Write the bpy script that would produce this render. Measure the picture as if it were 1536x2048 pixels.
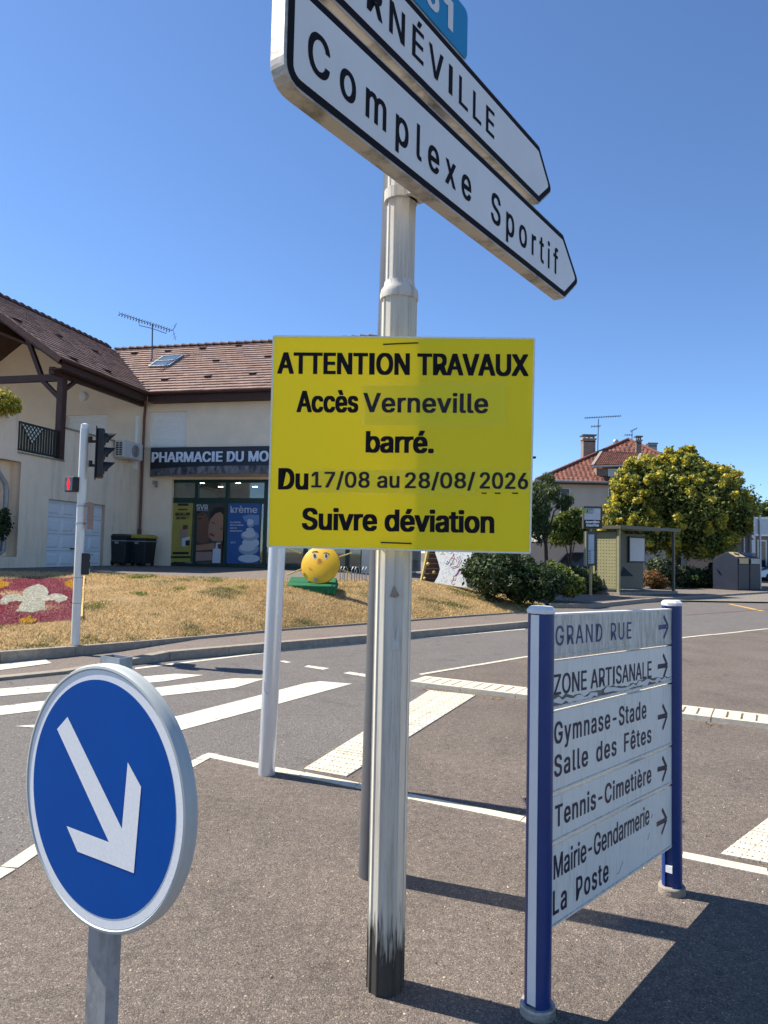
import bpy, bmesh, math, random
import numpy as np
from mathutils import Vector, Matrix
random.seed(7); rng = np.random.default_rng(7)
for o in list(bpy.data.objects): bpy.data.objects.remove(o)
scene = bpy.context.scene
COL = scene.collection
rad = math.radians

# ------------------------------------------------------------------ camera
FPX = 1430.0; CAM_H = 1.5; PITCH = math.atan(79 / 1430.0); ROLL = 0.0215
Fv = np.array([0, math.cos(PITCH), math.sin(PITCH)])
_R0 = np.array([1.0, 0, 0]); _U0 = np.array([0, -math.sin(PITCH), math.cos(PITCH)])
Rv = math.cos(ROLL) * _R0 + math.sin(ROLL) * _U0
Uv = -math.sin(ROLL) * _R0 + math.cos(ROLL) * _U0
CP = np.array([0, 0, CAM_H])
cd = bpy.data.cameras.new('camera'); cam = bpy.data.objects.new('camera', cd); COL.objects.link(cam)
cd.sensor_fit = 'VERTICAL'; cd.sensor_height = 36; cd.lens = FPX / 2048 * 36
cd.clip_start = 0.02; cd.clip_end = 3000
cam.matrix_world = Matrix(((Rv[0], Uv[0], -Fv[0], 0), (Rv[1], Uv[1], -Fv[1], 0), (Rv[2], Uv[2], -Fv[2], CAM_H), (0, 0, 0, 1)))
scene.camera = cam
scene.render.resolution_x = 768; scene.render.resolution_y = 1024

# ------------------------------------------------------------------ light
SUN_EL = rad(49.5); SUN_AZ_TRAVEL = rad(-21)          # where the light travels to, seen from above
sunpos = Vector((-math.cos(SUN_AZ_TRAVEL) * math.cos(SUN_EL), -math.sin(SUN_AZ_TRAVEL) * math.cos(SUN_EL), math.sin(SUN_EL)))
ld = bpy.data.lights.new('sun', 'SUN'); ld.energy = 4.4; ld.angle = rad(0.53); ld.color = (1.0, 0.93, 0.82)
sun = bpy.data.objects.new('sun', ld); COL.objects.link(sun); sun.rotation_euler = sunpos.to_track_quat('Z', 'Y').to_euler()
sun.location = (-20, 10, 30)
w = bpy.data.worlds.new('World'); scene.world = w; w.use_nodes = True
nt = w.node_tree; bgn = nt.nodes['Background']; sk = nt.nodes.new('ShaderNodeTexSky')
sk.sky_type = 'NISHITA'; sk.sun_disc = False; sk.sun_elevation = SUN_EL
sk.sun_rotation = math.atan2(sunpos.x, sunpos.y); sk.altitude = 1500; sk.air_density = 1.0; sk.dust_density = 0.3; sk.ozone_density = 8.0
nt.links.new(sk.outputs[0], bgn.inputs[0]); bgn.inputs[1].default_value = 0.10
vs = scene.view_settings; vs.view_transform = 'Standard'; vs.look = 'None'; vs.gamma = 1; vs.exposure = 0.97; vs.use_curve_mapping = False

# ------------------------------------------------------------------ pixel helpers (photo is 1536 x 2048)
def ray(x, y): return (x - 768) / FPX * Rv - (y - 1024) / FPX * Uv + Fv
def gp(x, y, z=0.0):
    d = ray(x, y); return CP + d * ((z - CAM_H) / d[2])
def atY(x, y, Y):
    d = ray(x, y); return CP + d * (Y / d[1])
def hit(x, y, P, n):
    d = ray(x, y); return CP + d * (((np.array(P) - CP) @ n) / (d @ n))
def proj(P):
    v = np.asarray(P, float) - CP; wz = v @ Fv
    return 768 + FPX * (v @ Rv) / wz, 1024 - FPX * (v @ Uv) / wz

# ------------------------------------------------------------------ mesh helpers
class MB:
    def __init__(s): s.v = []; s.f = []
    def add(s, vs, fs):
        b = len(s.v); s.v += [tuple(map(float, p)) for p in vs]; s.f += [tuple(b + i for i in f) for f in fs]; return s
    def box(s, c, size, ax=None):
        """c centre, size full sizes, ax optional 3 axis vectors"""
        c = np.array(c, float); h = np.array(size, float) / 2
        A = np.eye(3) if ax is None else np.array(ax, float)
        vs = [c + A[0] * h[0] * i + A[1] * h[1] * j + A[2] * h[2] * k for i in (-1, 1) for j in (-1, 1) for k in (-1, 1)]
        return s.add(vs, [(0, 1, 3, 2), (4, 6, 7, 5), (0, 4, 5, 1), (2, 3, 7, 6), (0, 2, 6, 4), (1, 5, 7, 3)])
    def bb(s, x0, x1, y0, y1, z0, z1):
        return s.box(((x0 + x1) / 2, (y0 + y1) / 2, (z0 + z1) / 2), (abs(x1 - x0), abs(y1 - y0), abs(z1 - z0)))
    def bar(s, a, b, wd, dp, up=(0, 0, 1)):
        a = np.array(a, float); b = np.array(b, float); d = b - a; L = np.linalg.norm(d); d = d / L
        u = np.array(up, float); x = np.cross(u, d)
        if np.linalg.norm(x) < 1e-4: x = np.cross(np.array([1.0, 0, 0]), d)
        x /= np.linalg.norm(x); y = np.cross(d, x)
        return s.box((a + b) / 2, (wd, dp, L), (x, y, d))
    def tube(s, pts, r, n=12, cap=True):
        pts = [np.array(p, float) for p in pts]; rs = r if isinstance(r, (list, tuple)) else [r] * len(pts)
        rings = []; px = None
        for i, p in enumerate(pts):
            d = pts[min(i + 1, len(pts) - 1)] - pts[max(i - 1, 0)]; d = d / np.linalg.norm(d)
            if px is None:
                px = np.cross(d, [0, 0, 1.0])
                if np.linalg.norm(px) < 1e-3: px = np.array([1.0, 0, 0])
            px = px - d * (px @ d); px /= np.linalg.norm(px); py = np.cross(d, px)
            rings.append([p + rs[i] * (math.cos(2 * math.pi * k / n) * px + math.sin(2 * math.pi * k / n) * py) for k in range(n)])
        b = len(s.v); s.v += [tuple(q) for rg in rings for q in rg]
        for i in range(len(pts) - 1):
            for k in range(n):
                a0 = b + i * n + k; a1 = b + i * n + (k + 1) % n
                s.f.append((a0, a1, a1 + n, a0 + n))
        if cap:
            s.f.append(tuple(b + k for k in range(n))[::-1]); s.f.append(tuple(b + (len(pts) - 1) * n + k for k in range(n)))
        return s
    def prism(s, poly, O, ax, ay, t):
        """2D polygon in frame O,ax,ay ; extruded by vector t"""
        O = np.array(O, float); ax = np.array(ax, float); ay = np.array(ay, float); t = np.array(t, float)
        a = [O + ax * p[0] + ay * p[1] for p in poly]; n = len(poly)
        return s.add(a + [q + t for q in a], [tuple(range(n))[::-1], tuple(range(n, 2 * n))] + [(i, (i + 1) % n, n + (i + 1) % n, n + i) for i in range(n)])
    def lathe(s, prof, O, axis, n=48, close=False):
        """prof: list of (r,h) along axis"""
        O = np.array(O, float); d = np.array(axis, float); d /= np.linalg.norm(d)
        x = np.cross(d, [0, 0, 1.0]);
        if np.linalg.norm(x) < 1e-3: x = np.array([1.0, 0, 0])
        x /= np.linalg.norm(x); y = np.cross(d, x); b = len(s.v)
        for r, h in prof:
            for k in range(n):
                a = 2 * math.pi * k / n; s.v.append(tuple(O + d * h + r * (math.cos(a) * x + math.sin(a) * y)))
        for i in range(len(prof) - 1):
            for k in range(n):
                a0 = b + i * n + k; a1 = b + i * n + (k + 1) % n; s.f.append((a0, a1, a1 + n, a0 + n))
        s.f.append(tuple(b + k for k in range(n))); s.f.append(tuple(b + (len(prof) - 1) * n + k for k in range(n)))
        return s
    def poly(s, pts): return s.add(pts, [tuple(range(len(pts)))])

ORG = {}
def setp(o, label=None, cat=None, group=None, kind=None):
    if label: o['label'] = label
    if cat: o['category'] = cat
    if group: o['group'] = group
    if kind: o['kind'] = kind
    return o
def thing(name, loc, label, cat, group=None, rz=0.0):
    e = bpy.data.objects.new(name, None); COL.objects.link(e); e.location = tuple(map(float, loc)); e.rotation_euler = (0, 0, rz)
    e.empty_display_size = 0.1; ORG[e.name] = (np.array(loc, float), rz)
    return setp(e, label, cat, group)
def root_of(o):
    while o.parent: o = o.parent
    return o
def build(name, mb, mt, parent=None, origin=None, local=False, smooth=False, bevel=0, fix=True):
    """mb in world coordinates (or in the parent's frame with local=True)"""
    me = bpy.data.meshes.new(name)
    V = np.array(mb.v, float)
    if parent is not None:
        if not local:
            O, rz = ORG[root_of(parent).name]; V = V - O
            if rz: c, s_ = math.cos(-rz), math.sin(-rz); V = np.stack([V[:, 0] * c - V[:, 1] * s_, V[:, 0] * s_ + V[:, 1] * c, V[:, 2]], 1)
    elif origin is not None: V = V - np.array(origin, float)
    me.from_pydata([tuple(p) for p in V], [], mb.f)
    if fix:
        bm = bmesh.new(); bm.from_mesh(me); bmesh.ops.recalc_face_normals(bm, faces=bm.faces); bm.to_mesh(me); bm.free()
    if smooth: me.shade_smooth() if hasattr(me, 'shade_smooth') else me.polygons.foreach_set('use_smooth', [True] * len(me.polygons))
    me.update()
    for m in (mt if isinstance(mt, (list, tuple)) else [mt]): me.materials.append(m)
    o = bpy.data.objects.new(name, me); COL.objects.link(o)
    if parent is not None: o.parent = parent
    elif origin is not None: o.location = tuple(map(float, origin)); ORG[o.name] = (np.array(origin, float), 0.0)
    else: ORG[o.name] = (np.zeros(3), 0.0)
    if smooth == 'edge':
        md = o.modifiers.new('es', 'EDGE_SPLIT'); md.split_angle = rad(38)
    if bevel:
        md = o.modifiers.new('bev', 'BEVEL'); md.width = bevel; md.segments = 2; md.limit_method = 'ANGLE'; md.angle_limit = rad(40)
    return o
def arr_mesh(name, V, F, mt, parent=None, origin=None):
    """V (n,3) world, F (m,k) int array, all same size"""
    V = np.asarray(V, np.float32)
    if parent is not None: V = V - ORG[root_of(parent).name][0]
    elif origin is not None: V = V - np.array(origin)
    F = np.asarray(F, np.int32); k = F.shape[1]; me = bpy.data.meshes.new(name)
    me.vertices.add(len(V)); me.vertices.foreach_set('co', V.astype(np.float32).ravel())
    me.loops.add(F.size); me.loops.foreach_set('vertex_index', F.ravel())
    me.polygons.add(len(F)); me.polygons.foreach_set('loop_start', np.arange(0, F.size, k, dtype=np.int32)); me.polygons.foreach_set('loop_total', np.full(len(F), k, np.int32))
    me.update(calc_edges=True); me.materials.append(mt)
    o = bpy.data.objects.new(name, me); COL.objects.link(o)
    if parent is not None: o.parent = parent
    elif origin is not None: o.location = tuple(map(float, origin)); ORG[o.name] = (np.array(origin, float), 0.0)
    else: ORG[o.name] = (np.zeros(3), 0.0)
    return o

# ------------------------------------------------------------------ materials
def srgb(r, g, b):
    f = lambda c: (c / 255 / 12.92) if c / 255 <= 0.04045 else ((c / 255 + 0.055) / 1.055) ** 2.4
    return (f(r), f(g), f(b))
def N(nt, typ, **kw):
    n = nt.nodes.new(typ)
    for k, v in kw.items(): setattr(n, k, v)
    return n
def mat(name, col, rough=0.6, metal=0.0, var=0.12, scale=8.0, bump=0.0, bscale=60.0, spec=0.4, col2=None, emit=None, trans=0.0, island=0.0, stretch=None, coat=0.0):
    m = bpy.data.materials.new(name); m.use_nodes = True; nt = m.node_tree; L = nt.links
    b = nt.nodes['Principled BSDF']; b.inputs['Roughness'].default_value = rough; b.inputs['Metallic'].default_value = metal
    b.inputs['Specular IOR Level'].default_value = spec; b.inputs['Coat Weight'].default_value = coat
    tc = N(nt, 'ShaderNodeTexCoord'); mp = N(nt, 'ShaderNodeMapping'); L.new(tc.outputs['Object'], mp.inputs[0])
    if stretch: mp.inputs['Scale'].default_value = stretch
    nz = N(nt, 'ShaderNodeTexNoise'); nz.inputs['Scale'].default_value = scale; nz.inputs['Detail'].default_value = 6; nz.inputs['Roughness'].default_value = 0.65
    L.new(mp.outputs[0], nz.inputs['Vector'])
    rp = N(nt, 'ShaderNodeValToRGB'); c = np.array(col)
    c2 = np.array(col2) if col2 is not None else np.clip(c * (1 + var), 0, 1)
    c1 = c if col2 is not None else c * (1 - var)
    rp.color_ramp.elements[0].position = 0.32; rp.color_ramp.elements[1].position = 0.68
    rp.color_ramp.elements[0].color = (*c1, 1); rp.color_ramp.elements[1].color = (*c2, 1)
    L.new(nz.outputs[0], rp.inputs[0]); out = rp.outputs[0]
    if island:
        gi = N(nt, 'ShaderNodeNewGeometry'); mm = N(nt, 'ShaderNodeMapRange'); mm.inputs[3].default_value = 1 - island; mm.inputs[4].default_value = 1 + island
        L.new(gi.outputs['Random Per Island'], mm.inputs[0]); vm = N(nt, 'ShaderNodeVectorMath', operation='SCALE'); L.new(out, vm.inputs[0]); L.new(mm.outputs[0], vm.inputs['Scale']); out = vm.outputs[0]
    L.new(out, b.inputs['Base Color'])
    if bump:
        n2 = N(nt, 'ShaderNodeTexNoise'); n2.inputs['Scale'].default_value = bscale; n2.inputs['Detail'].default_value = 4; L.new(mp.outputs[0], n2.inputs['Vector'])
        bp = N(nt, 'ShaderNodeBump'); bp.inputs['Strength'].default_value = bump; bp.inputs['Distance'].default_value = 0.01
        L.new(n2.outputs[0], bp.inputs['Height']); L.new(bp.outputs[0], b.inputs['Normal'])
    if emit: b.inputs['Emission Color'].default_value = (*emit[0], 1); b.inputs['Emission Strength'].default_value = emit[1]
    if trans:
        tr = N(nt, 'ShaderNodeBsdfTranslucent'); mx = N(nt, 'ShaderNodeMixShader'); mx.inputs[0].default_value = trans
        L.new(out, tr.inputs[0]); L.new(b.outputs[0], mx.inputs[1]); L.new(tr.outputs[0], mx.inputs[2]); L.new(mx.outputs[0], nt.nodes['Material Output'].inputs[0])
    return m
def asphalt(name, dark, light, sc=120.0, patch=0.12, bump=0.5):
    m = bpy.data.materials.new(name); m.use_nodes = True; nt = m.node_tree; L = nt.links
    b = nt.nodes['Principled BSDF']; b.inputs['Roughness'].default_value = 0.88; b.inputs['Specular IOR Level'].default_value = 0.3
    tc = N(nt, 'ShaderNodeTexCoord')
    vo = N(nt, 'ShaderNodeTexVoronoi'); vo.inputs['Scale'].default_value = sc; L.new(tc.outputs['Object'], vo.inputs['Vector'])
    sep = N(nt, 'ShaderNodeSeparateColor'); L.new(vo.outputs['Color'], sep.inputs[0])
    rp = N(nt, 'ShaderNodeValToRGB'); e = rp.color_ramp.elements; d = np.array(dark); l = np.array(light)
    e[0].position = 0.0; e[0].color = (*d, 1); e[1].position = 0.95; e[1].color = (*(l * 1.0), 1)
    x = e.new(0.35); x.color = (*(d * 0.65 + l * 0.35), 1); x = e.new(0.975); x.color = (*np.clip(l * 1.6, 0, 1), 1)
    L.new(sep.outputs[0], rp.inputs[0])
    nz = N(nt, 'ShaderNodeTexNoise'); nz.inputs['Scale'].default_value = 1.1; nz.inputs['Detail'].default_value = 9; nz.inputs['Roughness'].default_value = 0.6; L.new(tc.outputs['Object'], nz.inputs['Vector'])
    n3 = N(nt, 'ShaderNodeTexNoise'); n3.inputs['Scale'].default_value = 22; n3.inputs['Detail'].default_value = 5; L.new(tc.outputs['Object'], n3.inputs['Vector'])
    ad = N(nt, 'ShaderNodeMath', operation='ADD'); L.new(nz.outputs[0], ad.inputs[0]); L.new(n3.outputs[0], ad.inputs[1])
    mr = N(nt, 'ShaderNodeMapRange'); mr.inputs[1].default_value = 0.6; mr.inputs[2].default_value = 1.4; mr.inputs[3].default_value = 1 - patch; mr.inputs[4].default_value = 1 + patch; L.new(ad.outputs[0], mr.inputs[0])
    vm = N(nt, 'ShaderNodeVectorMath', operation='SCALE'); L.new(rp.outputs[0], vm.inputs[0]); L.new(mr.outputs[0], vm.inputs['Scale']); n4 = N(nt, 'ShaderNodeTexNoise'); n4.inputs['Scale'].default_value = 2.6; n4.inputs['Detail'].default_value = 8; n4.inputs['Roughness'].default_value = 0.7; n4.inputs['Distortion'].default_value = 0.6; L.new(tc.outputs['Object'], n4.inputs['Vector'])
    m4 = N(nt, 'ShaderNodeMapRange'); m4.inputs[1].default_value = 0.56; m4.inputs[2].default_value = 0.74; m4.inputs[3].default_value = 1.0; m4.inputs[4].default_value = 0.62; L.new(n4.outputs[0], m4.inputs[0])
    v4 = N(nt, 'ShaderNodeVectorMath', operation='SCALE'); L.new(vm.outputs[0], v4.inputs[0]); L.new(m4.outputs[0], v4.inputs['Scale']); L.new(v4.outputs[0], b.inputs['Base Color'])
    n2 = N(nt, 'ShaderNodeTexNoise'); n2.inputs['Scale'].default_value = sc * 0.8; n2.inputs['Detail'].default_value = 3; L.new(tc.outputs['Object'], n2.inputs['Vector'])
    su = N(nt, 'ShaderNodeMath', operation='SUBTRACT'); L.new(n2.outputs[0], su.inputs[0]); L.new(vo.outputs['Distance'], su.inputs[1])
    bp = N(nt, 'ShaderNodeBump'); bp.inputs['Strength'].default_value = bump; bp.inputs['Distance'].default_value = 0.006; L.new(su.outputs[0], bp.inputs['Height']); L.new(bp.outputs[0], b.inputs['Normal'])
    return m
def streaky(name, col, dirt, rough=0.5, metal=0.0, lo=0.5, hi=0.75, stretch=(14, 14, 0.8), scale=3.0, zdirt=None, bump=0.05):
    """painted metal with vertical run-off streaks of dirt; zdirt=(z0,z1,colour) splash dirt near the foot"""
    m = mat(name, col, rough, metal, var=0.04, scale=3, bump=bump, bscale=40); nt = m.node_tree; L = nt.links; b = nt.nodes['Principled BSDF']
    src = b.inputs['Base Color'].links[0].from_socket
    tc = N(nt, 'ShaderNodeTexCoord'); mp = N(nt, 'ShaderNodeMapping'); mp.inputs['Scale'].default_value = stretch; L.new(tc.outputs['Object'], mp.inputs[0])
    nz = N(nt, 'ShaderNodeTexNoise'); nz.inputs['Scale'].default_value = scale; nz.inputs['Detail'].default_value = 8; nz.inputs['Roughness'].default_value = 0.7; L.new(mp.outputs[0], nz.inputs['Vector'])
    mr = N(nt, 'ShaderNodeMapRange'); mr.inputs[1].default_value = lo; mr.inputs[2].default_value = hi; L.new(nz.outputs[0], mr.inputs[0])
    mx = N(nt, 'ShaderNodeMix', data_type='RGBA'); L.new(mr.outputs[0], mx.inputs[0]); L.new(src, mx.inputs[6]); mx.inputs[7].default_value = (*dirt, 1); out = mx.outputs[2]
    if zdirt:
        sp = N(nt, 'ShaderNodeSeparateXYZ'); L.new(tc.outputs['Object'], sp.inputs[0])
        ns = N(nt, 'ShaderNodeTexNoise'); ns.inputs['Scale'].default_value = 5; ns.inputs['Detail'].default_value = 5
        mp2 = N(nt, 'ShaderNodeMapping'); mp2.inputs['Scale'].default_value = (16, 16, 1.6); L.new(tc.outputs['Object'], mp2.inputs[0]); L.new(mp2.outputs[0], ns.inputs['Vector'])
        ma = N(nt, 'ShaderNodeMath', operation='MULTIPLY_ADD'); L.new(ns.outputs[0], ma.inputs[0]); ma.inputs[1].default_value = -0.45; L.new(sp.outputs[2], ma.inputs[2])
        m2 = N(nt, 'ShaderNodeMapRange'); m2.inputs[1].default_value = zdirt[0]; m2.inputs[2].default_value = zdirt[1]; m2.inputs[3].default_value = 0.93; m2.inputs[4].default_value = 0; L.new(ma.outputs[0], m2.inputs[0])
        mz = N(nt, 'ShaderNodeMix', data_type='RGBA'); L.new(m2.outputs[0], mz.inputs[0]); L.new(out, mz.inputs[6]); mz.inputs[7].default_value = (*zdirt[2], 1); out = mz.outputs[2]
    L.new(out, b.inputs['Base Color']); return m
def glass(name, tint=(0.8, 0.9, 0.9), alpha=0.55, rough=0.03):
    m = bpy.data.materials.new(name); m.use_nodes = True; nt = m.node_tree; L = nt.links; nt.nodes.remove(nt.nodes['Principled BSDF'])
    tr = N(nt, 'ShaderNodeBsdfTransparent'); tr.inputs[0].default_value = (*tint, 1); gl = N(nt, 'ShaderNodeBsdfGlossy'); gl.inputs['Roughness'].default_value = rough
    fr = N(nt, 'ShaderNodeFresnel'); fr.inputs[0].default_value = 1.5; ma = N(nt, 'ShaderNodeMath', operation='MULTIPLY_ADD'); L.new(fr.outputs[0], ma.inputs[0]); ma.inputs[1].default_value = 1.0; ma.inputs[2].default_value = 1 - alpha - 0.4 if alpha < 0.6 else 0.02
    mx = N(nt, 'ShaderNodeMixShader'); L.new(ma.outputs[0], mx.inputs[0]); L.new(tr.outputs[0], mx.inputs[1]); L.new(gl.outputs[0], mx.inputs[2]); L.new(mx.outputs[0], nt.nodes['Material Output'].inputs[0])
    return m

M = {}
M['asphalt_road'] = asphalt('asphalt_road', (0.095, 0.086, 0.079), (0.175, 0.159, 0.145), 130)
M['asphalt_island'] = asphalt('asphalt_island', (0.076, 0.063, 0.053), (0.192, 0.156, 0.127), 205, 0.34, 0.45)
M['asphalt_path'] = asphalt('asphalt_path', (0.11, 0.09, 0.075), (0.23, 0.19, 0.16), 150)
M['paint'] = streaky('road_paint', (0.60, 0.56, 0.46), (0.15, 0.135, 0.12), 0.75, 0, 0.57, 0.66, (1, 1, 1), 9.0, None, 0.4)
M['concrete'] = mat('concrete_kerb', (0.29, 0.25, 0.20), 0.85, var=0.2, scale=12, bump=0.4, bscale=90)
M['cream_concrete'] = mat('cream_concrete', (0.62, 0.55, 0.42), 0.85, var=0.12, scale=18, bump=0.4, bscale=120)
M['earth'] = mat('earth', (0.16, 0.12, 0.07), 0.95, col2=(0.11, 0.10, 0.05), scale=0.6)
M['bank_soil'] = mat('bank_soil', (0.40, 0.265, 0.125), 0.95, col2=(0.27, 0.185, 0.085), scale=3.0, bump=1.0, bscale=45)
M['black'] = mat('black_plastic', (0.018, 0.018, 0.02), 0.5, var=0.2)
M['letter'] = mat('sign_letter_black', (0.012, 0.011, 0.014), 0.8, var=0.1, spec=0.15)
M['white_paint'] = mat('white_paint', (0.78, 0.78, 0.76), 0.45, var=0.04)
M['galv'] = mat('galvanised_steel', (0.42, 0.45, 0.47), 0.45, 0.75, var=0.18, scale=22, bump=0.08, bscale=50)
M['alu'] = mat('aluminium', (0.62, 0.64, 0.66), 0.38, 0.8, var=0.06, scale=9, stretch=(1, 1, 0.1))
M['glass'] = glass('window_glass', (0.75, 0.85, 0.85), 0.5)
M['dark_glass'] = mat('dark_glass', (0.02, 0.025, 0.03), 0.08, var=0.2, spec=0.7)
# ------------------------------------------------------------------ text
import os
FONT = None
try:      # the sans face that ships with Blender; the built-in face is used where it is missing
    for d_ in (bpy.utils.system_resource('DATAFILES', path='fonts'), ):
        p_ = os.path.join(d_, 'Inter.woff2')
        if os.path.exists(p_): FONT = bpy.data.fonts.load(p_)
except Exception: FONT = None
_tc = {}
def _raw_geo(s, bold=0.0, space=1.0):
    key = (s, bold, space)
    if key in _tc: return _tc[key]
    cu = bpy.data.curves.new('lettering', 'FONT'); cu.body = s; cu.font = FONT or cu.font; cu.size = 1; cu.resolution_u = 3; cu.offset = bold; cu.space_character = space
    ob = bpy.data.objects.new('lettering', cu); COL.objects.link(ob)
    dg = bpy.context.evaluated_depsgraph_get(); ev = ob.evaluated_get(dg); me = ev.to_mesh()
    V = np.array([v.co[:] for v in me.vertices]); F = [tuple(p.vertices) for p in me.polygons]
    ev.to_mesh_clear(); bpy.data.objects.remove(ob); bpy.data.curves.remove(cu)
    _tc[key] = (V, F); return V, F
def text_geo(s, bold=0.0, space=1.0):
    """lay the glyphs out one by one; capital I and the plain one (written ¦) are drawn as simple strokes"""
    if len(s) == 1 and s not in 'I¦': return _raw_geo(s)
    cap = _raw_geo('H')[0][:, 1].max(); hh = np.ptp(_raw_geo('HH')[0][:, 0]); key = ('L', s, space)
    if key in _tc: return _tc[key]
    x = 0.0; Vs = []; Fs = []; nb = 0; st = 0.098
    for c in s:
        if c == ' ': x += 0.20 if space <= 1.05 else 0.40; continue
        if c == 'I': V = np.array([(0.075, 0, 0), (0.075 + st, 0, 0), (0.075 + st, cap, 0), (0.075, cap, 0)]); F = [(0, 1, 2, 3)]; adv = 0.15 + st
        elif c == '¦': V = np.array([(0.22, 0, 0), (0.22 + st, 0, 0), (0.22 + st, cap, 0), (0.24, cap, 0), (0.08, cap * .83, 0), (0.08, cap * .70, 0), (0.22, cap * .80, 0)]); F = [(0, 1, 2, 3, 6), (3, 4, 5, 6)]; adv = 0.42
        else: V, F = _raw_geo(c); adv = np.ptp(_raw_geo('H' + c + 'H')[0][:, 0]) - hh
        W = V.copy(); W[:, 0] += x; Vs.append(W); Fs += [tuple(q + nb for q in f) for f in F]; nb += len(V); x += adv + (space - 1) * 0.45
    _tc[key] = (np.concatenate(Vs), Fs); return _tc[key]
def _words(V, F, gap):
    """split glyph geometry into words by the wide gaps between islands"""
    par = list(range(len(V)))
    def fd(i):
        while par[i] != i: par[i] = par[par[i]]; i = par[i]
        return i
    for f in F:
        r0 = fd(f[0])
        for q in f[1:]: par[fd(q)] = r0
    isl = {}
    for i in range(len(V)): isl.setdefault(fd(i), []).append(i)
    iv = sorted([(V[ix, 0].min(), V[ix, 0].max(), ix) for ix in isl.values()], key=lambda t: t[0]); out = []; hi = None
    for lo_, hi_, ix in iv:
        if hi is None or lo_ - hi > gap: out.append([]); hi = hi_
        out[-1] += ix; hi = max(hi, hi_)
    return [set(o) for o in out]
def text_parts(s, BL, BR, TL, eps=0.0008, bold=0.0, space=1.0):
    """map a string so that its ends and its baseline and cap line fall on BL, BR, TL; one MB per word; strokes thickened by bold (in em)"""
    BL, BR, TL = (np.array(p, float) for p in (BL, BR, TL)); n = np.cross(BR - BL, TL - BL); n /= np.linalg.norm(n)
    V, F = text_geo(s, 0.0, space); H = text_geo('H', 0.0)[0]; bv = bold * .42; b0, cap = H[:, 1].min() - bv, H[:, 1].max() + bv
    x0, x1 = V[:, 0].min() - bold, V[:, 0].max() + bold; res = []
    words = _words(V, F, 0.0) if space >= 1.25 else _words(V, F, 0.19 + (space - 1) * .5) if ' ' in s else [set(range(len(V)))]
    for wd in words:
        ix = sorted(wd); mp_ = {v: k for k, v in enumerate(ix)}; W = V[ix]; FF = [tuple(mp_[q] for q in f) for f in F if f[0] in wd]; mb = MB()
        offs = [(0, 0)] + ([(bold * a_, bv * b_) for a_ in (-1, 0, 1) for b_ in (-1, 0, 1) if a_ or b_] if bold else [])
        for k, (ox, oy) in enumerate(offs):
            mb.add(BL + np.outer((W[:, 0] + ox - x0) / (x1 - x0), BR - BL) + np.outer((W[:, 1] + oy - b0) / (cap - b0), TL - BL) + n * (eps + k * eps * 0.03), FF)
        res.append(mb)
    return res
def lettering(s, BL, BR, TL, mt, parent, eps=0.0008, bold=0.0, space=1.0, name='lettering'):
    for mb in text_parts(s, BL, BR, TL, eps, bold, space): build(name, mb, mt, parent, fix=False)
def stroke(mb, pts, wd, n, eps=0.0):
    """flat ribbon along 3D polyline lying in a plane of normal n"""
    pts = [np.array(p, float) for p in pts]; n = np.array(n, float); Ls = []; Rs = []
    for i, p in enumerate(pts):
        d = pts[min(i + 1, len(pts) - 1)] - pts[max(i - 1, 0)]; d /= np.linalg.norm(d); sd = np.cross(n, d) * wd / 2
        Ls.append(p + sd + n * eps); Rs.append(p - sd + n * eps)
    k = len(pts); return mb.add(Ls + Rs, [(i, i + 1, k + i + 1, k + i) for i in range(k - 1)])

# ------------------------------------------------------------------ ground and road
setp(build('ground', MB().poly([(-900, -300, -0.12), (900, -300, -0.12), (900, 1500, -0.12), (-900, 1500, -0.12)]), M['earth']), kind='structure')
setp(build('road', MB().poly([(-70, -60, 0), (90, -60, 0), (90, 45, 0), (60, 75, 0), (20, 36, 0), (-70, 30, 0)]), M['asphalt_road']), kind='structure')
BORDER = [(-260, 1890), (0, 1737), (70, 1690), (390, 1520), (417, 1508), (535, 1533), (610, 1547), (720, 1569), (818, 1590), (1050, 1636), (1365, 1706), (1536, 1740), (1900, 1830)]
bw = [gp(*p) for p in BORDER]
isl = MB().poly([tuple(p[:2]) + (0.004,) for p in bw] + [(5, -20, 0.004), (-6, -20, 0.004)])
setp(build('island_paving', isl, M['asphalt_island']), kind='structure')
BLK_T = [(818, 1357), (846, 1351), (1050, 1373), (1363, 1411), (1536, 1430), (1900, 1475)]
BLK_B = [(800, 1371), (818, 1372), (1050, 1397), (1363, 1438), (1536, 1457), (1900, 1505)]
reg = [gp(*p) for p in [(610, 1547), (720, 1569), (818, 1590), (1050, 1636), (1365, 1706), (1536, 1740), (1900, 1830), (1900, 1480), (1536, 1440), (1363, 1420), (1050, 1380), (830, 1358), (859, 1381)]]
setp(build('crossing_paving', MB().poly([tuple(p[:2]) + (0.003,) for p in reg]), M['asphalt_island']), kind='structure')
reg = [gp(*p) for p in [(830, 1362), (846, 1351), (1050, 1316), (1300, 1284), (1536, 1259), (1900, 1226), (3200, 1300), (3000, 1600), (1900, 1480), (1536, 1436), (1363, 1416), (1050, 1378)]]
setp(build('far_island_paving', MB().poly([tuple(p[:2]) + (0.003,) for p in reg]), M['asphalt_island']), kind='structure')

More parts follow.
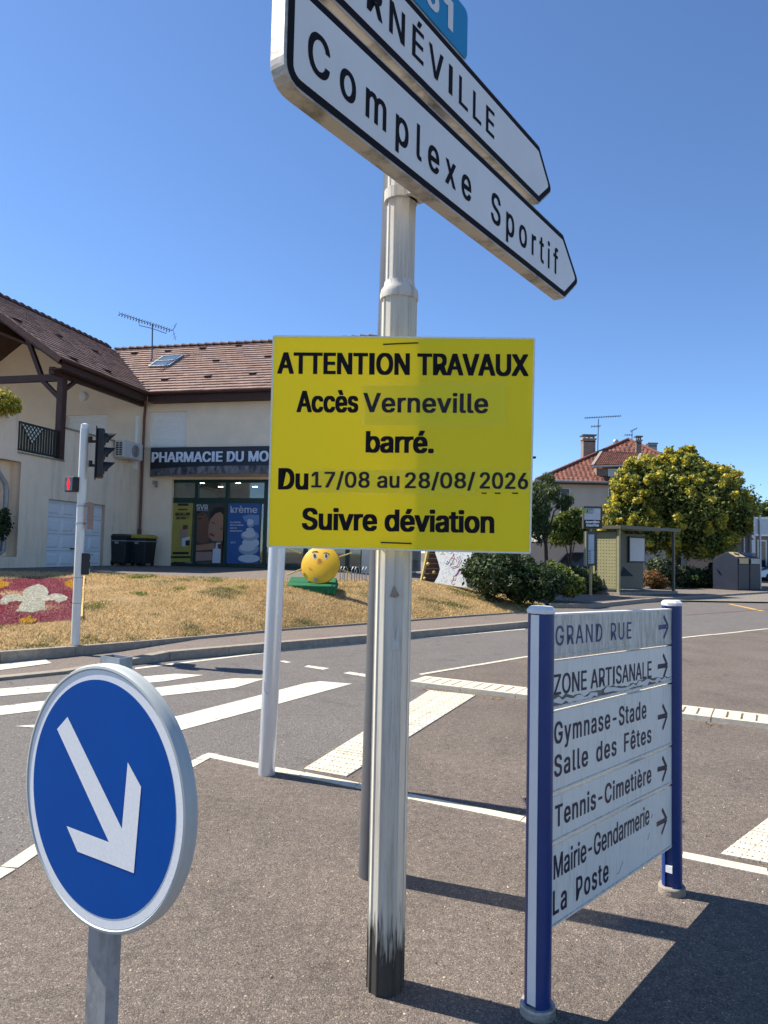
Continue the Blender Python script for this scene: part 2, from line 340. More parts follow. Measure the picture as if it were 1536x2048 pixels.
def strip(name, px, wd, z0, z1, mt, seg=1.0, parent=None, side=1, jitter=0.0):
    """row of stones along a ground polyline given in pixels, each stone an object"""
    w_ = [gp(*p)[:2] for p in px]; out = []; acc = []
    for a, b in zip(w_[:-1], w_[1:]):
        L = np.linalg.norm(b - a); k = max(1, int(round(L / seg)))
        acc += [(a + (b - a) * i / k, a + (b - a) * (i + 1) / k) for i in range(k)]
    for a, b in acc:
        d = (b - a) / np.linalg.norm(b - a); nrm = np.array([-d[1], d[0]]) * side; g = d * 0.004
        zz = z1 + random.uniform(-jitter, jitter)
        q = [a + g, b - g, b - g + nrm * wd, a + g + nrm * wd]
        mb = MB().add([(*p, z0) for p in q] + [(*p, zz) for p in q], [(0, 1, 2, 3), (4, 5, 6, 7), (0, 1, 5, 4), (1, 2, 6, 5), (2, 3, 7, 6), (3, 0, 4, 7)])
        out.append(build(name, mb, mt, parent, bevel=0))
    return out
def structure_root(name):
    e = bpy.data.objects.new(name, None); COL.objects.link(e); e['kind'] = 'structure'; ORG[e.name] = (np.zeros(3), 0.0); return e
brd = structure_root('island_border')
strip('border_stone', BORDER, 0.085, -0.03, 0.010, M['cream_concrete'], 0.9, brd, -1, 0.002)
edge2 = structure_root('far_island_border')
strip('border_stone', [(846, 1351), (1050, 1316), (1300, 1284), (1536, 1259), (1900, 1226)], 0.07, -0.03, 0.010, M['cream_concrete'], 1.0, edge2, 1, 0.002)

# grooved warning blocks
blk = structure_root('grooved_block_row')
def grooved(mb, a, b, wv, h):
    """block with four slots across: base plus ribs with real gaps"""
    d = b - a; n = wv
    def bx(t0, t1, w0, w1, z0, z1):
        q = [a + d * t0 + n * w0, a + d * t1 + n * w0, a + d * t1 + n * w1, a + d * t0 + n * w1]
        mb.add([(*p, z0) for p in q] + [(*p, z1) for p in q], [(0, 1, 2, 3), (4, 5, 6, 7), (0, 1, 5, 4), (1, 2, 6, 5), (2, 3, 7, 6), (3, 0, 4, 7)])
    bx(0, 1, 0, 1, -0.04, h - 0.02)
    cuts = [0.0, 0.2, 0.4, 0.6, 0.8, 1.0]; g = 0.011 / np.linalg.norm(d)
    for i in range(5): bx(cuts[i] + (g if i else 0.004), cuts[i + 1] - (g if i < 4 else 0.004), 0.14, 0.86, h - 0.021, h)
    bx(0.004, 0.996, 0, 0.14, h - 0.021, h - 0.001); bx(0.004, 0.996, 0.86, 1, h - 0.021, h - 0.001)
fr = [gp(*p)[:2] for p in [(818, 1371), (1050, 1396), (1363, 1437), (1536, 1456), (1900, 1503)]]
bk = [gp(*p)[:2] for p in [(838, 1352), (1050, 1374), (1363, 1412), (1536, 1431), (1900, 1476)]]
A0, A1 = fr[0], fr[-1]; dirb = (A1 - A0) / np.linalg.norm(A1 - A0); wv = np.array([-dirb[1], dirb[0]]) * 0.42
tot = np.linalg.norm(A1 - A0); k = int(tot / 0.62)
for i in range(k):
    mb = MB(); grooved(mb, A0 + dirb * (i * 0.62 + 0.004), A0 + dirb * (i * 0.62 + 0.616), wv, 0.05); build('grooved_block', mb, M['cream_concrete'], blk)

# tactile studs
tac = structure_root('tactile_paving')
def tactile(pxs, cols, rows, nm='tactile_slab'):
    c = [gp(*p)[:2] for p in pxs]     # TL,TR,BR,BL
    f = lambda s, t: (c[0] * (1 - s) + c[1] * s) * (1 - t) + (c[3] * (1 - s) + c[2] * s) * t
    for i in range(cols):
        for j in range(rows):
            s0, s1, t0, t1 = i / cols + .006, (i + 1) / cols - .006, j / rows + .002, (j + 1) / rows - .002
            q = [f(s0, t0), f(s1, t0), f(s1, t1), f(s0, t1)]
            mb = MB().add([(*p, -0.02) for p in q] + [(*p, 0.012) for p in q], [(4, 5, 6, 7), (0, 1, 5, 4), (1, 2, 6, 5), (2, 3, 7, 6), (3, 0, 4, 7)])
            for a in range(4):
                for b in range(5):
                    if random.random() < 0.12: continue
                    p = f(s0 + (s1 - s0) * (a + .5) / 4, t0 + (t1 - t0) * (b + .5) / 5); mb.lathe([(0.013, 0.0115), (0.009, 0.017)], (*p, 0), (0, 0, 1), 7)
            build(nm, mb, M['cream_concrete'], tac)
tactile([(859, 1382), (952, 1392), (692, 1556), (606, 1541)], 3, 6)
tactile([(1640, 1560), (1800, 1585), (1560, 1735), (1440, 1712)], 3, 4)

# painted markings
def marking(name, px, z=0.004, mt=None): return setp(build(name, MB().poly([tuple(gp(*p)[:2]) + (z,) for p in px]), mt or M['paint']), kind='structure')
marking('zebra_stripe', [(-160, 1392), (0, 1378), (352, 1348), (407, 1350.5), (330, 1363), (0, 1393), (-160, 1410)])
marking('zebra_stripe', [(-160, 1436), (0, 1413), (470, 1357), (530, 1358), (470, 1376), (300, 1395), (0, 1431), (-160, 1455)])
marking('zebra_stripe', [(30, 1453), (200, 1441), (355, 1433), (500, 1396), (610, 1367), (640, 1363), (704, 1368), (620, 1391), (500, 1424), (355, 1463), (200, 1466)])
marking('centre_dash', [(608, 1334), (616, 1331), (659, 1337), (646, 1340)])
marking('centre_dash', [(686, 1347), (699, 1344), (760, 1353), (748, 1357)])
marking('centre_dash', [(558, 1323), (568, 1321.6), (583, 1325), (572, 1326.5)])
marking('edge_line', [(270, 1336), (560, 1301.5), (1051, 1257.5), (1051, 1259), (560, 1303.5), (270, 1339)])
M['yellow_mark'] = mat('yellow_marking', (0.55, 0.33, 0.09), 0.8)
marking('bus_mark', [(1455, 1208), (1462, 1208), (1530, 1222), (1518, 1222)], 0.004, M['yellow_mark'])
M['tar'] = mat('tar_seam', (0.13, 0.09, 0.075), 0.8)
marking('tar_seam', [(1370, 1230), (1536, 1218), (1536, 1219), (1370, 1231)], 0.004, M['tar'])

# pavement and kerb on the far side
SWF = [(-300, 1400), (-150, 1378), (0, 1356), (130, 1343), (205, 1331), (340, 1304), (564, 1285), (821, 1264), (1051, 1244), (1100, 1240)]
SWZ = [.03, .03, .03, .03, .04, .11, .12, .12, .12, .12]
SWB = [(-300, 1362), (-150, 1345), (0, 1328), (140, 1311), (250, 1295), (400, 1277), (567, 1260.5), (821, 1242.5), (1051, 1225.5), (1090, 1222)]
F3 = [gp(*p, z) for p, z in zip(SWF, SWZ)]; B3 = [gp(*p, z) for p, z in zip(SWB, SWZ)]
mb = MB(); nn = len(F3); mb.add(F3 + B3, [(i, i + 1, nn + i + 1, nn + i) for i in range(nn - 1)])
setp(build('pavement', mb, M['asphalt_path']), kind='structure')
kerb = structure_root('kerb')
for i in range(nn - 1):
    a, b = F3[i], F3[i + 1]; L = np.linalg.norm(b - a); k = max(1, int(round(L / 1.0)))
    for j in range(k):
        p, q = a + (b - a) * j / k, a + (b - a) * (j + 1) / k; d = (q - p) / np.linalg.norm(q - p); nv = np.array([-d[1], d[0], 0]) * 0.15; g = d * 0.004
        top = [p + g, q - g, q - g + nv, p + g + nv]; top = [t + np.array([0, 0, 0.004]) for t in top]; bot = [np.array([t[0], t[1], -0.06]) for t in top]
        build('kerb_stone', MB().add(bot + top, [(0, 1, 2, 3), (4, 5, 6, 7), (0, 1, 5, 4), (1, 2, 6, 5), (2, 3, 7, 6), (3, 0, 4, 7)]), M['concrete'], kerb)
marking('tactile_pad', [(-60, 1341), (0, 1333), (90, 1324), (103, 1332), (0, 1346), (-60, 1354)], 0.036)

# grass bank
EDG = [(-420, 1345), (-120, 1315), (0, 1305), (150, 1294), (300, 1282), (440, 1270), (567, 1258.5), (700, 1249), (821, 1240), (940, 1231), (1051, 1224), (1085, 1221)]
EDZ = [.16, .16, .16, .145, .14, .14, .14, .14, .14, .14, .13, .12]
CRE = [(-420, 1136), (-120, 1140), (0, 1143), (150, 1146), (290, 1150), (430, 1156), (560, 1160), (690, 1158), (840, 1162), (960, 1180), (1060, 1203), (1095, 1212)]
CRZ = [.85, .85, .85, .85, .85, .85, .85, .83, .76, .5, .2, .12]
E3 = np.array([gp(*p, z) for p, z in zip(EDG, EDZ)]); C3 = np.array([gp(*p, z) for p, z in zip(CRE, CRZ)])
def bank(c, t):
    """c in 0..len-1 along, t 0..1 from edging to crest"""
    c = np.clip(np.asarray(c, float), 0, len(E3) - 1.0001); i = c.astype(int); fr_ = (c - i)[..., None]; t = np.asarray(t, float)[..., None]
    e = E3[i] * (1 - fr_) + E3[i + 1] * fr_; q = C3[i] * (1 - fr_) + C3[i + 1] * fr_
    p = e * (1 - t) + q * t; tt = t[..., 0]
    p[..., 2] = e[..., 2] * (1 - tt) + q[..., 2] * tt + 0.10 * np.sin(np.pi * tt) * (q[..., 2] - e[..., 2]) * 1.5
    return p
cc, tt = np.meshgrid(np.linspace(0, len(E3) - 1.001, 111), np.linspace(0, 1, 25)); G = bank(cc, tt); G[..., 2] += (np.sin(G[..., 0] * 3.1) * np.cos(G[..., 1] * 2.7)) * 0.015 * np.sin(np.pi * tt)
idx = np.arange(G.shape[0] * G.shape[1]).reshape(G.shape[:2])
Fq = np.stack([idx[:-1, :-1], idx[:-1, 1:], idx[1:, 1:], idx[1:, :-1]], -1).reshape(-1, 4)
bk_o = setp(arr_mesh('grass_bank', G.reshape(-1, 3), Fq, M['bank_soil']), kind='structure')
edg = structure_root('bank_edging')
for i in range(len(E3) - 1):
    a, b = E3[i], E3[i + 1]; L = np.linalg.norm(b - a); k = max(1, int(round(L / 1.0)))
    for j in range(k):
        p, q = a + (b - a) * j / k, a + (b - a) * (j + 1) / k; d = (q - p) / np.linalg.norm(q - p); nv = np.array([-d[1], d[0], 0]) * 0.09; g = d * 0.003
        top = [p + g - nv * .3, q - g - nv * .3, q - g + nv, p + g + nv]; top = [t_ + np.array([0, 0, .012]) for t_ in top]; bot = [np.array([t_[0], t_[1], 0.0]) for t_ in top]
        build('edging_stone', MB().add(bot + top, [(0, 1, 2, 3), (4, 5, 6, 7), (0, 1, 5, 4), (1, 2, 6, 5), (2, 3, 7, 6), (3, 0, 4, 7)]), M['concrete'], edg)
# forecourt behind the crest
far = C3.copy(); far[:, 1] += 16; far[:, 0] *= 1.35
far[:, 2] = [.85, .85, .85, .85, .85, .85, .85, .83, .6, .3, .1, .1]
nn = len(C3); setp(build('forecourt', MB().add(list(C3 - np.array([0, 0, .003])) + list(far), [(i, i + 1, nn + i + 1, nn + i) for i in range(nn - 1)]), M['asphalt_path']), kind='structure')

# bus platform
bp_px = [(1100, 1216), (1182, 1217), (1285, 1206), (1536, 1189), (2000, 1168)]
fr3 = [gp(*p, 0.0) for p in bp_px]; dn = np.array([-0.55, 0.85, 0])
bp3 = [np.array([p[0], p[1], .12]) for p in fr3]
ext = [p + dn * 14 for p in bp3]; nn = len(bp3)
setp(build('bus_platform', MB().add(bp3 + ext, [(i, i + 1, nn + i + 1, nn + i) for i in range(nn - 1)]), M['asphalt_path']), kind='structure')
kb2 = structure_root('platform_kerb')
for i in range(nn - 1):
    a, b = bp3[i], bp3[i + 1]; L = np.linalg.norm(b - a); k = max(1, int(round(L / 1.0)))
    for j in range(k):
        p, q = a + (b - a) * j / k, a + (b - a) * (j + 1) / k; d = (q - p) / np.linalg.norm(q - p); nv = np.array([-d[1], d[0], 0]) * .15; g = d * .003
        top = [p + g, q - g, q - g + nv, p + g + nv]; top = [t_ + np.array([0, 0, .004]) for t_ in top]; bot = [np.array([t_[0], t_[1], -0.05]) for t_ in top]
        build('kerb_stone', MB().add(bot + top, [(0, 1, 2, 3), (4, 5, 6, 7), (0, 1, 5, 4), (1, 2, 6, 5), (2, 3, 7, 6), (3, 0, 4, 7)]), M['concrete'], kb2)
# yard behind: light paving
M['yard'] = asphalt('yard_paving', (0.13, 0.12, 0.10), (0.26, 0.23, 0.20), 60)
setp(build('yard', MB().poly([(3, 24, .05), (30, 26, .05), (95, 60, .05), (95, 110, .05), (-10, 110, .05), (-10, 40, .05)]), M['yard']), kind='structure')

# loose grit and small stones on the island
def grit(name, n, area, smin, smax, mt, z):
    px = np.stack([rng.uniform(area[0], area[1], n), rng.uniform(area[2], area[3], n)], 1)
    base = np.array([[1, 0, 0], [-.5, .87, 0], [-.5, -.87, 0], [0, 0, 1.0]]); V = []; F = []
    for i in range(n):
        p = np.array([px[i, 0], px[i, 1], z]); s = rng.uniform(smin, smax) ** 1.0; a = rng.uniform(0, 6.28); R_ = np.array([[math.cos(a), -math.sin(a), 0], [math.sin(a), math.cos(a), 0], [0, 0, .8]])
        q = (base * rng.uniform(.6, 1.2, (4, 3))) @ R_.T * s + p; b = 4 * i; V.append(q); F += [(b, b + 1, b + 3), (b + 1, b + 2, b + 3), (b + 2, b, b + 3)]
    return setp(arr_mesh(name, np.concatenate(V), F, mt), name.replace('_', ' ') + ' scattered over the brown asphalt', None, None, 'stuff')
M['grit_l'] = mat('pale_grit', (0.42, 0.35, 0.27), 0.9, island=0.4); M['grit_d'] = mat('dark_grit', (0.05, 0.04, 0.035), 0.9, island=0.4)
grit('pale_grit', 1500, (-3, 5, 1.5, 6.2), 0.0025, 0.0065, M['grit_l'], 0.004)
grit('dark_grit', 1300, (-3, 5, 1.5, 6.2), 0.003, 0.008, M['grit_d'], 0.004)
# ================================================================== foreground signs
# ---------------- direction sign mast
PB = gp(770, 1976); PB[2] = 0.0
M['mast'] = streaky('mast_white', (0.64, 0.60, 0.50), (0.20, 0.175, 0.13), 0.85, 0.0, 0.47, 0.92, (16, 16, 0.7), 3.0, (-0.07, 0.03, (0.022, 0.018, 0.015)))
M['mast_top'] = streaky('mast_white_upper', (0.62, 0.59, 0.52), (0.22, 0.19, 0.145), 0.85, 0.0, 0.46, 0.88, (16, 16, 0.6), 3.0)
mast = thing('sign_mast', PB, 'tall white fluted sign mast, black with grime at its foot, carrying the yellow board', 'mast')
def fluted(mb, c, r, z0, z1, nfl=16, dz=0.0045):
    prof = []
    for k in range(nfl):
        a0 = 2 * math.pi * k / nfl; da = 2 * math.pi / nfl
        for (f_, rr) in ((0.0, r + dz), (0.10, r + dz), (0.16, r - dz * .3), (0.94, r - dz * .3)): prof.append((rr * math.cos(a0 + f_ * da), rr * math.sin(a0 + f_ * da)))
    n = len(prof); mb.add([(c[0] + p[0], c[1] + p[1], z0) for p in prof] + [(c[0] + p[0], c[1] + p[1], z1) for p in prof], [(i, (i + 1) % n, n + (i + 1) % n, n + i) for i in range(n)] + [tuple(range(n))[::-1], tuple(range(n, 2 * n))])
    return mb
build('lower_tube', fluted(MB(), PB, 0.0625, -0.02, 2.42, 12, 0.0028), M['mast'], mast)
build('collar', MB().lathe([(0.058, 2.405), (0.069, 2.41), (0.07, 2.428), (0.066, 2.445), (0.057, 2.458), (0.0545, 2.475), (0.05, 2.477)], (PB[0], PB[1], 0), (0, 0, 1), 40), M['mast_top'], mast, smooth='edge')
build('upper_tube', fluted(MB(), PB, 0.051, 2.44, 3.62, 12, 0.0024), M['mast_top'], mast)
for pp_, mt_ in (([(779, 1193), (788, 1170), (799, 1192), (790, 1196)], 'sticker_tan'), ([(784, 1300), (786, 1246), (790, 1282), (797, 1250), (799, 1301)], 'sticker_white')):
    M.setdefault('sticker_tan', mat('torn_sticker_tan', (0.30, 0.24, 0.18), .8, var=.2, scale=40)); M.setdefault('sticker_white', mat('torn_sticker_white', (0.62, 0.60, 0.52), .7, var=.1, scale=40))
    build('sticker_remnant', MB().poly([atY(*q, PB[1] - .0672) for q in pp_]), M[mt_], mast, fix=False)
build('mast_cap', MB().lathe([(0.056, 3.60), (0.056, 3.63), (0.03, 3.65)], (PB[0], PB[1], 0), (0, 0, 1), 24), M['white_paint'], mast)

# ---------------- direction panels
DA = rad(54.0); dv = np.array([math.cos(DA), math.sin(DA), 0]); dn_ = np.array([dv[1], -dv[0], 0]); DP0 = np.array([0.039, 2.523, 0]) + dn_ * 0.15
Z = np.array([0, 0, 1.0])
M['sign_white'] = mat('sign_sheeting_white', (0.76, 0.75, 0.71), 0.4, var=0.05, scale=2.5, bump=0.02, bscale=300, spec=0.5)
M['sign_alu'] = streaky('sign_edge_metal', (0.50, 0.46, 0.40), (0.10, 0.085, 0.06), 0.5, 0.35, 0.48, 0.72, (3, 3, 10), 2.2)
def rounded(poly, rads, seg=5):
    out = []; n = len(poly)
    for i in range(n):
        p = np.array(poly[i], float); a = np.array(poly[i - 1], float); b = np.array(poly[(i + 1) % n], float); r = rads[i]
        if r <= 0: out.append(tuple(p)); continue
        u1 = (a - p) / np.linalg.norm(a - p); u2 = (b - p) / np.linalg.norm(b - p); ang = math.acos(np.clip(u1 @ u2, -1, 1)); tlen = r / math.tan(ang / 2)
        s_, e_ = p + u1 * tlen, p + u2 * tlen
        for k in range(seg + 1):
            t = k / seg; out.append(tuple((1 - t) ** 2 * s_ + 2 * t * (1 - t) * p + t * t * e_))
    return out
def inset(poly, d):
    n = len(poly); P = [np.array(p, float) for p in poly]; A = sum(P[i][0] * P[(i + 1) % n][1] - P[(i + 1) % n][0] * P[i][1] for i in range(n)); sg = 1 if A > 0 else -1; out = []
    for i in range(n):
        a, p, b = P[i - 1], P[i], P[(i + 1) % n]; e1 = (p - a) / np.linalg.norm(p - a); e2 = (b - p) / np.linalg.norm(b - p)
        n1 = np.array([-e1[1], e1[0]]) * sg; n2 = np.array([-e2[1], e2[0]]) * sg; m = n1 + n2; m = m / max(1e-6, (m @ n1)); out.append(tuple(p + m * d))
    return out
def dir_panel(name, label, poly, rads, lines, thick=0.055, border=0.024):
    c = DP0 + np.array([0, 0, poly[0][1]]); t = thing(name, c, label, 'direction sign')
    o = rounded(poly, rads); outer = rounded(inset(poly, -0.008), [r * 1.2 for r in rads])
    body = build('panel_frame', MB().prism(outer, DP0, dv, Z, -dn_ * thick), M['sign_alu'], t, bevel=0.004)
    b2 = build('border', MB().prism(o, DP0 + dn_ * 0.0002, dv, Z, dn_ * 0.0012), M['letter'], t)
    wp = rounded(inset(poly, border), [max(0, r * .6) for r in rads])
    fc = build('face', MB().prism(wp, DP0 + dn_ * 0.0015, dv, Z, dn_ * 0.0008), M['sign_white'], t)
    for (s, s0, s1, zb, zc, bold, sp) in lines:
        P = lambda s_, z_: DP0 + dv * s_ + Z * z_ + dn_ * 0.0025
        lettering(s, P(s0, zb), P(s1, zb), P(s0, zc), M['letter'], fc, 0.0006, bold, sp)
    # clamp round the mast behind the panel
    zc_ = (min(p[1] for p in poly) + max(p[1] for p in poly)) / 2
    for zz in (min(p[1] for p in poly) + 0.05, max(p[1] for p in poly) - 0.05):
        mbc = MB(); q = PB + Z * zz; mbc.lathe([(0.0535, -0.02), (0.062, -0.02), (0.062, 0.02), (0.0535, 0.02)], q, Z, 28)
        mbc.box(q + dn_ * 0.075, (0.09, 0.05, 0.04), (dv, dn_, Z)); build('clamp', mbc, M['mast_top'], t)
    return t
lowp = [(-0.755, 2.743), (1.168, 2.743), (1.342, 2.873), (1.143, 3.034), (-0.755, 3.034)]
dir_panel('direction_sign', 'long white pointed sign reading Complexe Sportif, below the other pointed sign on the mast', lowp, [.06, .012, .03, .012, .06],
          [('Complexe', -0.677, 0.239, 2.817, 2.938, 0.017, 1.42), ('Sportif', 0.40, 1.078, 2.815, 2.938, 0.017, 1.42)])
V_, F_ = text_geo('VERNÉVILLE', 0.0, 1.3); Vn, _ = text_geo('NÉVILLE', 0.0, 1.3)
wN = Vn[:, 0].max() - Vn[:, 0].min(); wA = V_[:, 0].max() - V_[:, 0].min(); s1_ = 0.418; s0_ = s1_ - (0.418 + 0.303) * wA / wN
upp = [(-0.765, 3.084), (0.862, 3.084), (0.998, 3.196), (0.857, 3.335), (-0.765, 3.335)]
dir_panel('direction_sign', 'white pointed sign reading VERNÉVILLE with a blue route plate above it', upp, [.05, .012, .028, .012, .05],
          [('VERNÉVILLE', s0_, s1_, 3.153, 3.262, 0.018, 1.3)])
M['route_blue'] = mat('route_plate_blue', (0.012, 0.24, 0.46), 0.4, var=0.05)
rt = thing('route_plate', DP0 + Z * 3.36, 'cyan blue route number plate on top of the Vernéville sign', 'road sign')
rp_ = rounded([(-0.42, 3.352), (0.197, 3.352), (0.197, 3.545), (-0.42, 3.545)], [.03] * 4)
pl = build('plate', MB().prism(rp_, DP0 + dn_ * 0.0, dv, Z, -dn_ * 0.03), M['route_blue'], rt)
build('plate_rim', MB().prism(rounded([(-0.424, 3.346), (0.201, 3.346), (0.201, 3.549), (-0.424, 3.549)], [.034] * 4), DP0 - dn_ * 0.004, dv, Z, -dn_ * 0.03), M['sign_alu'], rt)
P = lambda s_, z_: DP0 + dv * s_ + Z * z_ + dn_ * 0.0012
lettering('D 5¦', P(-0.31, 3.392), P(0.088, 3.392), P(-0.31, 3.505), M['sign_white'], pl, 0.0005, 0.03, 1.1)

# ---------------- yellow temporary board
YTL, YTR, YBR, YBL = atY(547, 672, 2.476), atY(1069, 677, 2.424), atY(1060, 1106, 2.424), atY(535, 1093, 2.476)
yu = (YTR - YTL) / np.linalg.norm(YTR - YTL); yn = np.cross(YBL - YTL, yu); yn /= np.linalg.norm(yn)
if yn[1] > 0: yn = -yn
ybd = thing('works_notice_board', (YBL + YBR) / 2, 'bright yellow corrugated roadworks notice tied to the white mast', 'notice board')
ym = bpy.data.materials.new('yellow_corrugated'); ym.use_nodes = True; nt = ym.node_tree; L = nt.links; b = nt.nodes['Principled BSDF']; b.inputs['Roughness'].default_value = 0.42
tc = N(nt, 'ShaderNodeTexCoord'); wvn = N(nt, 'ShaderNodeTexWave'); wvn.inputs['Scale'].default_value = 62; wvn.inputs['Distortion'].default_value = 0.15; L.new(tc.outputs['Object'], wvn.inputs['Vector'])
nz = N(nt, 'ShaderNodeTexNoise'); nz.inputs['Scale'].default_value = 4; nz.inputs['Detail'].default_value = 6; L.new(tc.outputs['Object'], nz.inputs['Vector'])
rp = N(nt, 'ShaderNodeValToRGB'); rp.color_ramp.elements[0].color = (0.98, 0.83, 0.002, 1); rp.color_ramp.elements[1].color = (1.0, 0.87, 0.004, 1); L.new(nz.outputs[0], rp.inputs[0]); L.new(rp.outputs[0], b.inputs['Base Color'])
bp = N(nt, 'ShaderNodeBump'); bp.inputs['Strength'].default_value = 0.10; bp.inputs['Distance'].default_value = 0.002; L.new(wvn.outputs[0], bp.inputs['Height']); L.new(bp.outputs[0], b.inputs['Normal'])
tr = N(nt, 'ShaderNodeBsdfTranslucent'); L.new(rp.outputs[0], tr.inputs[0]); mx = N(nt, 'ShaderNodeMixShader'); mx.inputs[0].default_value = 0.36; L.new(b.outputs[0], mx.inputs[1]); L.new(tr.outputs[0], mx.inputs[2]); L.new(mx.outputs[0], nt.nodes['Material Output'].inputs[0])
M['yellow'] = ym
M['yellow_patch'] = mat('yellow_patch', (1.0, 0.93, 0.004), 0.5, var=0.0, trans=0.38)
board = build('board', MB().add([p for p in (YTL, YTR, YBR, YBL)] + [p - yn * 0.005 for p in (YTL, YTR, YBR, YBL)], [(0, 1, 2, 3), (4, 5, 6, 7), (0, 1, 5, 4), (1, 2, 6, 5), (2, 3, 7, 6), (3, 0, 4, 7)]), M['yellow'], ybd)
M['flute'] = mat('clear_flute_edge', (0.80, 0.80, 0.66), 0.35, var=0.1, scale=90)
for nm, (a, b_) in dict(t=(YTL, YTR), r=(YTR, YBR), l=(YBL, YTL), b=(YBL, YBR)).items():
    build('board_edge', MB().bar(a - yn * .0025 , b_ - yn * .0025, 0.0058, 0.0058), M['flute'], board)
Y = lambda x, y, e=0.0: hit(x, y, YTL, yn) + yn * e
def ytext(s, bl, br, h, bold, sp=1.0, e=0.0006, col='letter', par=None):
    lettering(s, Y(*bl), Y(*br), Y(bl[0] + h * .0215, bl[1] - h), M[col], par or board, e, bold, sp)
def yquad(nm, px, mt, e, par=None): return build(nm, MB().poly([Y(*p, e) for p in px]), mt, par or board)
ytext('ATTENTION TRAVAUX', (554.5, 747.5), (1057, 752.5), 43, 0.034)
ytext('Accès', (593, 824.5), (716.5, 825), 43, 0.034); ytext('barré.', (731, 905), (867.5, 906.5), 43, 0.034)
ytext('Du', (556, 979), (616.5, 979.5), 43, 0.034); ytext('Suivre déviation', (603.5, 1059.3), (988.5, 1066.5), 43.5, 0.034)
tape_m = bpy.data.materials.new('clear_tape'); tape_m.use_nodes = True; nt = tape_m.node_tree; L = nt.links; nt.nodes.remove(nt.nodes['Principled BSDF'])
tr = N(nt, 'ShaderNodeBsdfTransparent'); tr.inputs[0].default_value = (1, 1, 0.99, 1); gl = N(nt, 'ShaderNodeBsdfGlossy'); gl.inputs['Roughness'].default_value = 0.1
tc = N(nt, 'ShaderNodeTexCoord'); nz = N(nt, 'ShaderNodeTexNoise'); nz.inputs['Scale'].default_value = 26; nz.inputs['Detail'].default_value = 5; nz.inputs['Distortion'].default_value = 2.2
mp = N(nt, 'ShaderNodeMapping'); mp.inputs['Scale'].default_value = (0.6, 1, 2.2); L.new(tc.outputs['Object'], mp.inputs[0]); L.new(mp.outputs[0], nz.inputs['Vector'])
bp = N(nt, 'ShaderNodeBump'); bp.inputs['Strength'].default_value = 1.0; bp.inputs['Distance'].default_value = 0.012; L.new(nz.outputs[0], bp.inputs['Height']); L.new(bp.outputs[0], gl.inputs['Normal'])
mx = N(nt, 'ShaderNodeMixShader'); mx.inputs[0].default_value = 0.035; L.new(tr.outputs[0], mx.inputs[1]); L.new(gl.outputs[0], mx.inputs[2]); L.new(mx.outputs[0], nt.nodes['Material Output'].inputs[0])
def patch(px, tape, words):
    p = yquad('patch', px, M['yellow_patch'], 0.0012)
    for wd in words: ytext(*wd, par=p, e=0.002)
    yquad('tape', tape, tape_m, 0.0032, p)
patch([(728, 771), (1010, 771), (1011, 850), (730, 850)], [(722, 765), (1015, 765), (1014, 855), (722, 854)], [('Verneville', (726, 824.6), (976, 826.5), 38.6, 0.022, 1.04)])
patch([(622, 941), (799, 940), (799, 986), (622, 985)], [(618, 937), (803, 937), (803, 990), (618, 988)], [('17/08 au', (622.5, 975), (799, 976), 31.5, 0.02, 1.02)])
patch([(806, 940), (950, 940), (949, 987), (806, 988)], [(803.5, 937), (953, 937), (952, 992), (804, 991)], [('28/08/', (809.5, 976.5), (950, 977), 31.5, 0.02, 1.02)])
# last digits of the old date, left showing under the newest patch
for x0, x1 in ((962, 974), (988, 1002), (1023, 1037)): yquad('old_digit_edge', [(x0, 985), (x1, 985.3), (x1 - 2, 988), (x0 + 2, 987.7)], M['letter'], 0.0007)
patch([(956, 940), (1058, 941), (1058, 984.5), (956, 984)], [(954, 937), (1061, 937), (1061, 985), (954, 985)], [('2026', (959, 977.2), (1056, 978.5), 32.5, 0.022, 1.0)])
for a, b_ in (((767, 689), (836, 686)), ((762, 1085), (823, 1087))):
    pa, pb = Y(*a, .002), Y(*b_, .002); cen = PB.copy(); zz = (pa[2] + pb[2]) / 2
    mb = MB().tube([pa - yn * .01, pa, pa * .5 + pb * .5 + yn * .001, pb, pb - yn * .01], 0.0024, 8)
    rr = 0.0675; ring = [np.array([PB[0] + rr * math.cos(t), PB[1] + rr * math.sin(t), zz]) for t in np.linspace(rad(-20), rad(200), 14)]
    mb.tube([pb - yn * .008] + ring + [pa - yn * .008], 0.0024, 6); build('cable_tie', mb, M['black'], ybd)

# ---------------- blue local information sign
BLp = gp(1075, 2028); BRp = gp(1344, 1786); BLp[2] = BRp[2] = 0; sd = BRp - BLp; SL = np.linalg.norm(sd); sd /= SL; sn = np.array([sd[1], -sd[0], 0])
bsg = thing('information_sign', (BLp + BRp) / 2, 'low blue-posted sign with five grimy white panels of place names and arrows', 'sign')
M['post_blue'] = mat('post_blue_paint', (0.007, 0.036, 0.165), 0.4, var=0.12, scale=6, spec=0.5, bump=0.03, bscale=30)
M['dirty_white'] = streaky('dirty_white_plate', (0.82, 0.79, 0.70), (0.42, 0.38, 0.29), 0.5, 0, 0.52, 0.95, (16, 16, 2.2), 3.2)
M['dirtier_white'] = streaky('dirtier_white_plate', (0.68, 0.65, 0.56), (0.20, 0.18, 0.13), 0.55, 0, 0.42, 0.80, (13, 13, 2.6), 3.4)
M['letter_blue'] = mat('faded_blue_letter', (0.035, 0.055, 0.16), 0.5, var=0.3, scale=40)
M['letter_navy'] = mat('navy_letter', (0.014, 0.016, 0.045), 0.5, var=0.15)
